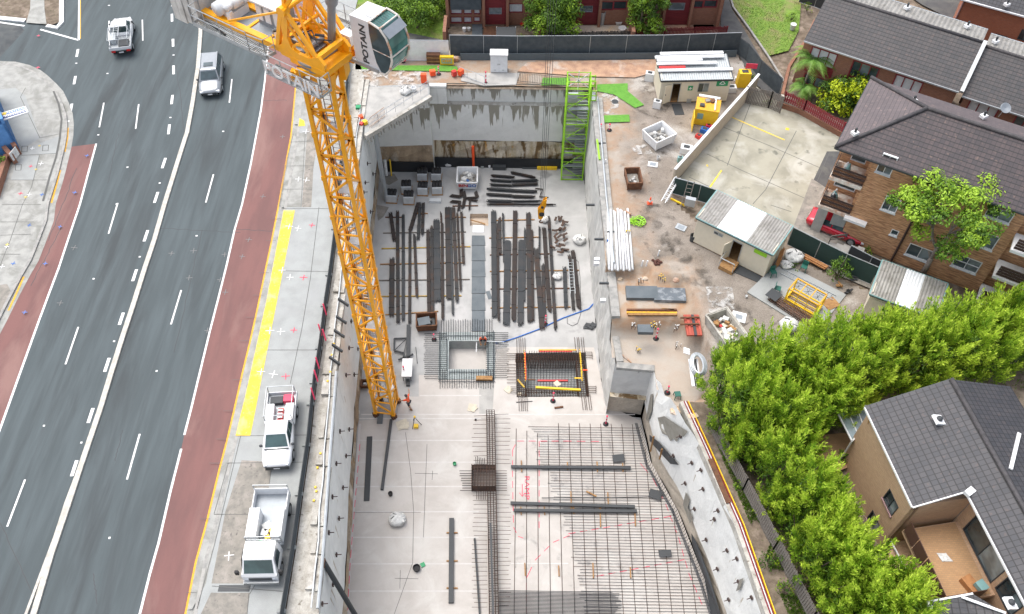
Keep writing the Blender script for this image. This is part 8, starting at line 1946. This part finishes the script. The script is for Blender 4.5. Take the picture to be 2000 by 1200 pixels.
for i,(x,y,r,h) in enumerate([(770,48,1.8,2.6),(815,56,2.1,3.0),(850,30,1.7,2.4),(800,20,2.2,3.0),(760,14,1.6,2.6),(850,-5,2.4,3.5)]):bush('garden_bush','olive green bush behind the crane cab, %s of the clump' % ORD[i],(x,y),h,r,'leaf_dark',10+i,.6,34,22,.12)['group']='bushes behind the crane cab'
bush('green_bush','small dark green bush in front of the screened mesh fence',(1632,545),2.3,.95,'leaf_dark',20,.4,22,36,.09)
bush('green_bush','dark bush at the lower terrace of the brick house',(1840,1140),2.0,1.6,'leaf_hedge',21,.3,22,26,.11);bush('green_bush','small bush below the pergola by the tan paving',(1650,900),1.2,.6,'leaf_hedge',22,.4,12,30,.09)
for i,(x,y,r,lab) in enumerate([(1545,40,.6,'leafy plant on the lawn beside the garden wall'),(1575,22,.6,'spiky plant at the corner of the dark fence'),(913,82,.5,'yellow green plant in the left townhouse yard'),(1015,80,.45,'small orange green plant at the hoarding'),(1040,56,.8,'mixed shrubs below the curtained window'),(1465,160,.5,'small weed clump behind the charcoal hoarding'),(1500,206,.5,'weeds at the foot of the grey paling fence'),(1925,590,.5,'small bush at the foot of the right balconies'),(1690,500,.6,'low bush beside the concrete steps'),(6,330,.8,'green shrub in the brown brick planter'),(1488,1000,.7,'low weeds on the soil beside the pit capping'),(1500,1100,.8,'green weeds by the paling fence near the bottom'),(1440,950,.5,'small weeds on the pit side soil'),(1530,1160,.7,'trailing weeds at the lower end of the paling fence'),(1548,524,.45,'small bright bush by the white fence rail')]):bush('garden_plant',lab,(x,y),r*1.5,r,'leaf_lime' if i % 3 else 'leaf_hedge',40+i,.6,10,34,.08,'plant',.03)
def palm(px,h,r,label,seed,n=13):
    R=random.Random(seed);t=T('palm',label,'palm',tuple(G(*px,0)));mb=MB();mb.smooth=True;mb.tube((0,0,0),(.1,0,h),.12,8,.08);mb.build('trunk',M['bark'],t,world=False)
    vs=[];fs=[];tn=[]
    for k in range(n):
        a=k*2.4+R.uniform(-.2,.2);L=r*R.uniform(.8,1.1);lift=R.uniform(.1,.9);pr_=None
        for j in range(22):
            u=j/21;x=L*u*(1-.2*u);z=h+lift*sin(u*2.2)-1.5*u*u*(1.1-lift*.5);c=Vector((x*cos(a)+.1,x*sin(a),z));d=Vector((cos(a),sin(a),-.5*u)).normalized();s=Vector((-sin(a),cos(a),0))
            for sg in (-1,1):
                w=.55*sin(pi*min(1,u+.08));tip=c+s*sg*w+d*.25-Vector((0,0,.22*w+R.uniform(0,.08)));i=len(vs);vs+=[tuple(c-d*.05),tuple(c+d*.05),tuple(tip)];fs.append((i,i+1,i+2));tn+=[.4+.5*u]*3
    me=bpy.data.meshes.new('fronds');me.from_pydata(vs,[],fs);at=me.attributes.new('tint','FLOAT','POINT');at.data.foreach_set('value',tn);me.materials.append(M['leaf_palm']);o=bpy.data.objects.new('fronds',me);COL.objects.link(o);o.parent=t
palm((1562,190),4.0,2.6,'tall palm with drooping fronds at the terrace garden corner',1,16);palm((1556,210),2.2,1.7,'shorter palm beside the maroon garden fence',2,11)
# tufts of grass over the lawns: nobody could count them
def tufts(name,label,polys,n,m,seed,z=.06,hh=.09):
    R=random.Random(seed);vs=[];fs=[];tn=[]
    for px in polys:
        P=[(q.x,q.y) for q in GL(px,z)];xs=[p[0] for p in P];ys=[p[1] for p in P];k=0;c=0
        while k<n and c<n*6:
            c+=1;x=R.uniform(min(xs),max(xs));y=R.uniform(min(ys),max(ys))
            if not inside(x,y,P) or mn.noise(Vector((x*.5,y*.5,4)))<-.25:continue
            k+=1;a=R.uniform(0,6.28);s=R.uniform(.02,.05);i=len(vs);vs+=[(x-s*cos(a),y-s*sin(a),z),(x+s*cos(a),y+s*sin(a),z),(x+R.uniform(-.05,.05),y+R.uniform(-.05,.05),z+hh*R.uniform(.5,1.6))];fs.append((i,i+1,i+2));tn+=[R.uniform(.1,.7)]*3
    me=bpy.data.meshes.new(name);me.from_pydata(vs,[],fs);at=me.attributes.new('tint','FLOAT','POINT');at.data.foreach_set('value',tn);me.materials.append(M[m]);o=bpy.data.objects.new(name,me);COL.objects.link(o);tag(o,label,'grass',kind='stuff')
tufts('lawn_grass','short green grass growing on the lawns at the top',[[(1412,-60),(1434,15),(1464,55),(1502,110),(1540,100),(1560,60),(1570,-60)],[(612,-40),(690,60),(780,86),(870,92),(875,40),(900,-60)]],7000,'leaf_lime',1,.06,.04)
tufts('weeds','sparse weeds and leaf litter on the soil by the paling fence',[[(1400,870),(1410,875),(1600,1250),(1560,1250)],[(1380,700),(1600,690),(2000,650),(2000,760),(1640,900),(1700,1200),(1600,1200)]],5000,'leaf_dark',2,.08,.16)
# ---------------- vehicles ----------------
def wheels(t,xs,W,r=.36,w=.24):
    for x in xs:
        for s in (-1,1):
            y=s*(W/2-w/2+.01);mb=MB();mb.smooth=True;mb.tube((x,y-w/2,r),(x,y+w/2,r),r,18);o=mb.build('wheel',M['black'],t,world=False);mb=MB();mb.tube((x,y+s*w*.5,r),(x,y+s*(w*.5+.015),r),r*.62,12);mb.build('rim',M['galv'],o,world=False)
def loft(mb,secs):
    n=len(secs[0]);vs=[q for s in secs for q in s];fs=[]
    for k in range(len(secs)-1):fs+=[(k*n+i,k*n+(i+1) % n,(k+1)*n+(i+1) % n,(k+1)*n+i) for i in range(n)]
    fs+=[tuple(range(n))[::-1],tuple(range((len(secs)-1)*n,len(secs)*n))];mb.add(vs,fs)
def sec(x,w,zl,zh,cr=.04):return [(x,-w*.94,zl),(x,-w,zl+.18),(x,-w,zh-.22),(x,-w*.93,zh-.04),(x,-w*.6,zh+cr*.6),(x,0,zh+cr),(x,w*.6,zh+cr*.6),(x,w*.93,zh-.04),(x,w,zh-.22),(x,w,zl+.18),(x,w*.94,zl)]
def cab(t,x0,x1,x2,x3,zb,zr,w,wr,paint,glass_='glass',name='cabin',sun=False):
    """greenhouse from x0 (rear base) x1 (rear roof) x2 (front roof) x3 (front base)"""
    B=[(x0,w),(x3,w*.96)];lo=[Vector((x0,-w,zb)),Vector((x3,-w*.95,zb)),Vector((x3,w*.95,zb)),Vector((x0,w,zb))];hi=[Vector((x1,-wr,zr)),Vector((x2,-wr*.95,zr)),Vector((x2,wr*.95,zr)),Vector((x1,wr,zr))]
    mb=MB();mid=[a.lerp(b,.93) for a,b in zip(lo,hi)];c=Vector(((x1+x2)/2,0,zr+.03));rf=[q.lerp(c,.12)+Vector((0,0,.025)) for q in hi]
    vs=lo+hi+rf;fs=[(k,(k+1) % 4,4+(k+1) % 4,4+k) for k in range(4)]+[(4+k,4+(k+1) % 4,8+(k+1) % 4,8+k) for k in range(4)]+[(8,9,10,11)];mb.add(vs,fs);mb.build(name,M[paint],t,world=False)
    def pane(i,nm,u0=.06,u1=.94,v0=.12,v1=.88):
        a,b,d,c_=lo[i],lo[(i+1) % 4],hi[i],hi[(i+1) % 4];f=lambda u,v:a.lerp(b,u).lerp(d.lerp(c_,u),v);n=(b-a).cross(d-a).normalized()*.012;cen=Vector(((x0+x3)/2,0,zb));n=n if (f(.5,.5)-cen).dot(n)>0 else -n
        mb=MB();mb.face(f(u0,v0)+n,f(u1,v0)+n,f(u1,v1)+n,f(u0,v1)+n);mb.build(nm,M[glass_],t,world=False)
    pane(1,'windscreen');pane(3,'rear_window');pane(0,'side_window',.05,.48);pane(0,'side_window',.52,.93);pane(2,'side_window',.07,.48);pane(2,'side_window',.52,.95)
    for s in (-1,1):mb=MB();mb.ball((x3-.25,s*(w+.12),zb+.06),.1,.12,.09,8,5);mb.build('mirror',M['dark'],t,world=False)
    if sun:mb=MB().box(lerp(x1,x2,.72),0,zr+.045,.55,wr*1.1,.02);mb.build('sunroof',M['glass'],t,world=False)
def car(name,label,cat,loc,rz,L=4.7,W=1.85,paint='silver',suv=True):
    t=T(name,label,cat,loc,rz);h=L/2;w=W/2;zs=1.02 if suv else .88;zr=1.68 if suv else 1.42;mb=MB();mb.smooth=True
    loft(mb,[sec(-h,w*.8,.45,zs-.12),sec(-h+.12,w*.95,.3,zs),sec(-h+.8,w,.25,zs+.02),sec(0,w,.25,zs),sec(h-1.35,w,.25,zs-.04),sec(h-.45,w*.97,.27,zs-.16),sec(h-.1,w*.86,.32,zs-.28),sec(h,w*.7,.42,zs-.42)]);mb.build('body',M[paint],t,world=False)
    if suv:cab(t,-h+.1,-h+.55,.55,1.25,zs-.04,zr,w*.93,w*.74,paint,'glass',sun=True)
    else:cab(t,-h+.45,-h+1.25,.35,1.15,zs-.04,zr,w*.92,w*.7,paint,'glass',sun=True)
    wheels(t,(-h+.85,h-.9),W)
    for s in (-1,1):
        mb=MB();mb.box(h-.14,s*w*.66,zs-.42,.2,.36,.16,-s*.35);mb.build('headlight',M['headlamp'],t,world=False);mb=MB();mb.box(-h+.06,s*w*.7,zs-.3,.12,.36,.18);mb.build('tail_light',M['tail'],t,world=False)
        if suv:mb=MB().beam((-h+.6,s*w*.72,zr+.06),(.5,s*w*.72,zr+.06),.04);mb.build('roof_rail',M['galv'],t,world=False)
    mb=MB().box(h-.02,0,.42,.08,W*.55,.24);mb.build('grille',M['dark'],t,world=False);mb=MB().box(h+.03,0,.45,.02,.38,.11);mb.build('number_plate',M['white'],t,world=False);mb=MB().box(-h-.01,0,.6,.02,.4,.12);mb.build('number_plate',M['white'],t,world=False)
    return t
def head(a,b,z=0):A=G(*a,z);B=G(*b,z);return atan2(B.y-A.y,B.x-A.x)
car('suv','silver grey suv driving towards the camera in the lane below the crane','car',tuple(G(416,159,0)),head((420,110),(414,190)),5.0,1.98)
car('sedan','bright red sedan with dark sunroof parked in the carport of the tan flats','car',tuple(G(1632,452,0)),radians(-32),4.6,1.8,'carred',False)
def ute(name,label,loc,rz,W=1.88,tray=2.0,cabL=1.6,fill=(),rack=True,ladder_=False,boxes=()):
    """flat-tray ute; tray behind the cab"""
    t=T(name,label,'ute',loc,rz);w=W/2;f=2.65;mb=MB();mb.smooth=True;b=lambda mb,nm,m,par=t:mb.build(nm,M[m],par,world=False)
    x0=f-1.25-cabL;loft(mb,[sec(x0,w*.95,.4,1.08),sec(f-1.9,w,.32,1.1),sec(f-1.2,w,.32,1.08),sec(f-.4,w*.96,.34,1.0),sec(f-.08,w*.86,.4,.86),sec(f,w*.7,.5,.72)]);b(mb,'body','carwhite')
    cab(t,x0+.02,x0+.12,f-1.85,f-1.05,1.06,1.74,w*.92,w*.74,'carwhite','carglass');wheels(t,(f-.95,f-4.1),W,.39)
    mb=MB().box(x0-tray/2-.1,0,.7,tray,W,.1);b(mb,'tray','galv');mb=MB().box(x0-tray/2,0,.35,tray,.8,.35);b(mb,'chassis','black')
    for s in (-1,1):mb=MB().box(x0-tray/2-.1,s*(w-.02),.8,tray,.04,.28);b(mb,'tray_side','white')
    mb=MB().box(x0-tray-.1,0,.8,.04,W,.28);b(mb,'tail_gate','white');mb=MB()
    for s in (-1,1):mb.tube((x0-.15,s*w*.9,.8),(x0-.15,s*w*.9,1.85),.03,6);mb.tube((x0-tray-.05,s*w*.9,.8),(x0-tray-.05,s*w*.9,1.85),.03,6) if rack else None;mb.tube((x0-.15,s*w*.9,1.85),(x0-tray-.05,s*w*.9,1.85),.03,6) if rack else None
    for x in ((x0-.15,x0-tray-.05) if rack else (x0-.15,)):mb.tube((x,-w*.9,1.85),(x,w*.9,1.85),.03,6)
    b(mb,'rack','galv')
    for s in (-1,1):
        mb=MB().box(f-.15,s*w*.62,.68,.2,.36,.18,-s*.35);b(mb,'headlight','headlamp');mb=MB().box(x0-tray-.14,s*w*.7,.6,.05,.35,.16);b(mb,'tail_light','tail')
    mb=MB().box(f-.04,0,.36,.16,W*.78,.36,0,1,.9);b(mb,'grille','dark');mb=MB().box(f-1.02,0,1.085,.1,W*.8,.02);b(mb,'wiper_panel','dark');mb=MB().box(f+.04,0,.48,.02,.38,.11);b(mb,'number_plate','white');mb=MB().box(x0-tray-.15,0,.5,.02,.4,.12);b(mb,'number_plate','white')
    for (bx,by,bw,bl,bh,bz,mm,nm) in boxes:mb=MB().box(x0+bx,by,bz,bl,bw,bh);b(mb,nm,mm)
    if ladder_:
        mb=MB()
        for s in (-.22,.22):mb.beam((f-2.0,s+.1,1.95),(x0-tray+.3,s+.1,1.95),.05)
        for k in range(11):mb.beam((f-2.1-k*.27,-.12,1.95),(f-2.1-k*.27,.32,1.95),.035)
        b(mb,'ladder','galv')
    return t
ute('white_ute','white ute with ladder on its rack and open tray, driving away at the top left',tuple(G(243,82,0)),head((243,112),(247,40)),ladder_=True,tray=2.1,boxes=[(-.7,.6,.5,1.2,.5,.8,'galv','tool_box'),(-1.4,-.3,.9,1.0,.2,.8,'dark','load')])
ute('white_ute','white ute with two tool boxes parked on the footpath beyond the white truck',tuple(G(551,850,.12)),head((560,765),(546,910),.12),tray=2.3,rack=True,boxes=[(-.75,.62,.5,1.25,.5,.82,'white','tool_box'),(-.75,-.62,.5,1.25,.5,.82,'white','tool_box'),(-1.85,.45,.6,.5,.4,.82,'pink','red_case'),(-1.8,-.3,.8,.5,.3,.82,'dark','load'),(-.8,0,.35,.9,.1,.84,'red','red_strap'),(-.5,0,.3,.1,.1,1.0,'galv','step'),(-.75,0,.3,.1,.1,1.0,'galv','step'),(-1.0,0,.3,.1,.1,1.0,'galv','step')])
# small tipper truck
A=G(517,1120,.12);rz=head((540,960),(514,1130),.12);t=T('white_truck','white cab over truck with open box body parked on the footpath nearest the camera','truck',tuple(G(528,1060,.12)),rz);b=lambda mb,nm,m,par=t:mb.build(nm,M[m],par,world=False)
mb=MB();mb.smooth=False;W=2.0;w=1.0;f=2.55
loft(mb,[[(x,-w*k,.5),(x,-w,.8),(x,-w,1.35),(x,-w*q,zt),(x,w*q,zt),(x,w,1.35),(x,w,.8),(x,w*k,.5)] for x,k,q,zt in ((f-1.75,.96,.86,2.12),(f-.75,.96,.86,2.18),(f-.66,.95,.86,2.1),(f-.1,.94,.92,1.38),(f,.92,.92,1.2))]);b(mb,'cabin','carwhite')
mb=MB();mb.face((f-.11,-w*.84,1.42),(f-.11,w*.84,1.42),(f-.62,w*.78,2.09),(f-.62,-w*.78,2.09));b(mb,'windscreen','carglass')
mb=MB();[mb.box(f-1.25,y,2.17,.9,.03,.03) for y in (-.7,-.45,-.2,.05,.3,.55)];b(mb,'roof_rib','white')
for s in (-1,1):mb=MB();mb.face(*[(x,s*(w*.985-.06*(z-1.35)/.7)+s*.03,z) for x,z in ((f-1.35,1.4),(f-.35,1.4),(f-.7,2.0),(f-1.35,2.05))]);b(mb,'side_window','glass');mb=MB();mb.box(f-.15,s*(w+.22),1.3,.14,.2,.4);b(mb,'mirror','black');mb=MB();mb.box(f,s*.7,.75,.06,.3,.2);b(mb,'headlight','headlamp')
mb=MB();mb.box(f+.08,0,.45,.18,2.0,.25);b(mb,'bumper','silver');mb=MB();mb.box(f+.01,0,.78,.06,1.3,.24);b(mb,'grille','dark');wheels(t,(f-.8,-1.9),2.0,.4,.26);mb=MB();mb.box(-.7,0,.5,4.2,.8,.3);b(mb,'chassis','black')
mb=MB();mb.box(-1.05,0,.85,3.2,2.05,.1);b(mb,'tray_floor','steelgrey')
for s in (-1,1):mb=MB();mb.box(-.5,s*.72,.95,1.75,.6,.9);b(mb,'side_locker','white');mb=MB();mb.box(-1.8,s*1.0,.95,1.7,.05,.55);b(mb,'tray_side','white')
mb=MB();mb.box(-2.68,0,.9,.05,2.05,.8);b(mb,'tail_gate','white');mb=MB();mb.tube((-2.7,-1,1.7),(-2.7,-1,2.1),.03);mb.tube((-2.7,1,1.7),(-2.7,1,2.1),.03);mb.tube((-2.7,-1,2.1),(-2.7,1,2.1),.03);mb.tube((.5,-1,.9),(.5,-1,2.0),.03);mb.tube((.5,1,.9),(.5,1,2.0),.03);mb.tube((.5,-1,2.0),(.5,1,2.0),.03);mb.tube((.5,-1,1.6),(.5,1,1.6),.03);b(mb,'rack','galv')
for x,y,m_,s in ((.2,.1,'yellow',.28),(.5,-.25,'signgreen',.25),(-.1,-.1,'white',.4),(.5,.2,'dark',.35),(-.5,0,'bag',.5),(-.2,.3,'yellow',.25)):q=MB();q.M=ROOT[t.name];q.box(x,y,.97,s,s,.3,x*2);tag(q.build('loose_item',M[m_]),'%s item in the open truck body, %s' % ({'yellow':'yellow','signgreen':'green','white':'white','dark':'dark','bag':'pale grey'}[m_],'near its cab' if x>.1 else ('mid body' if x>-.15 else 'further back')),'load')
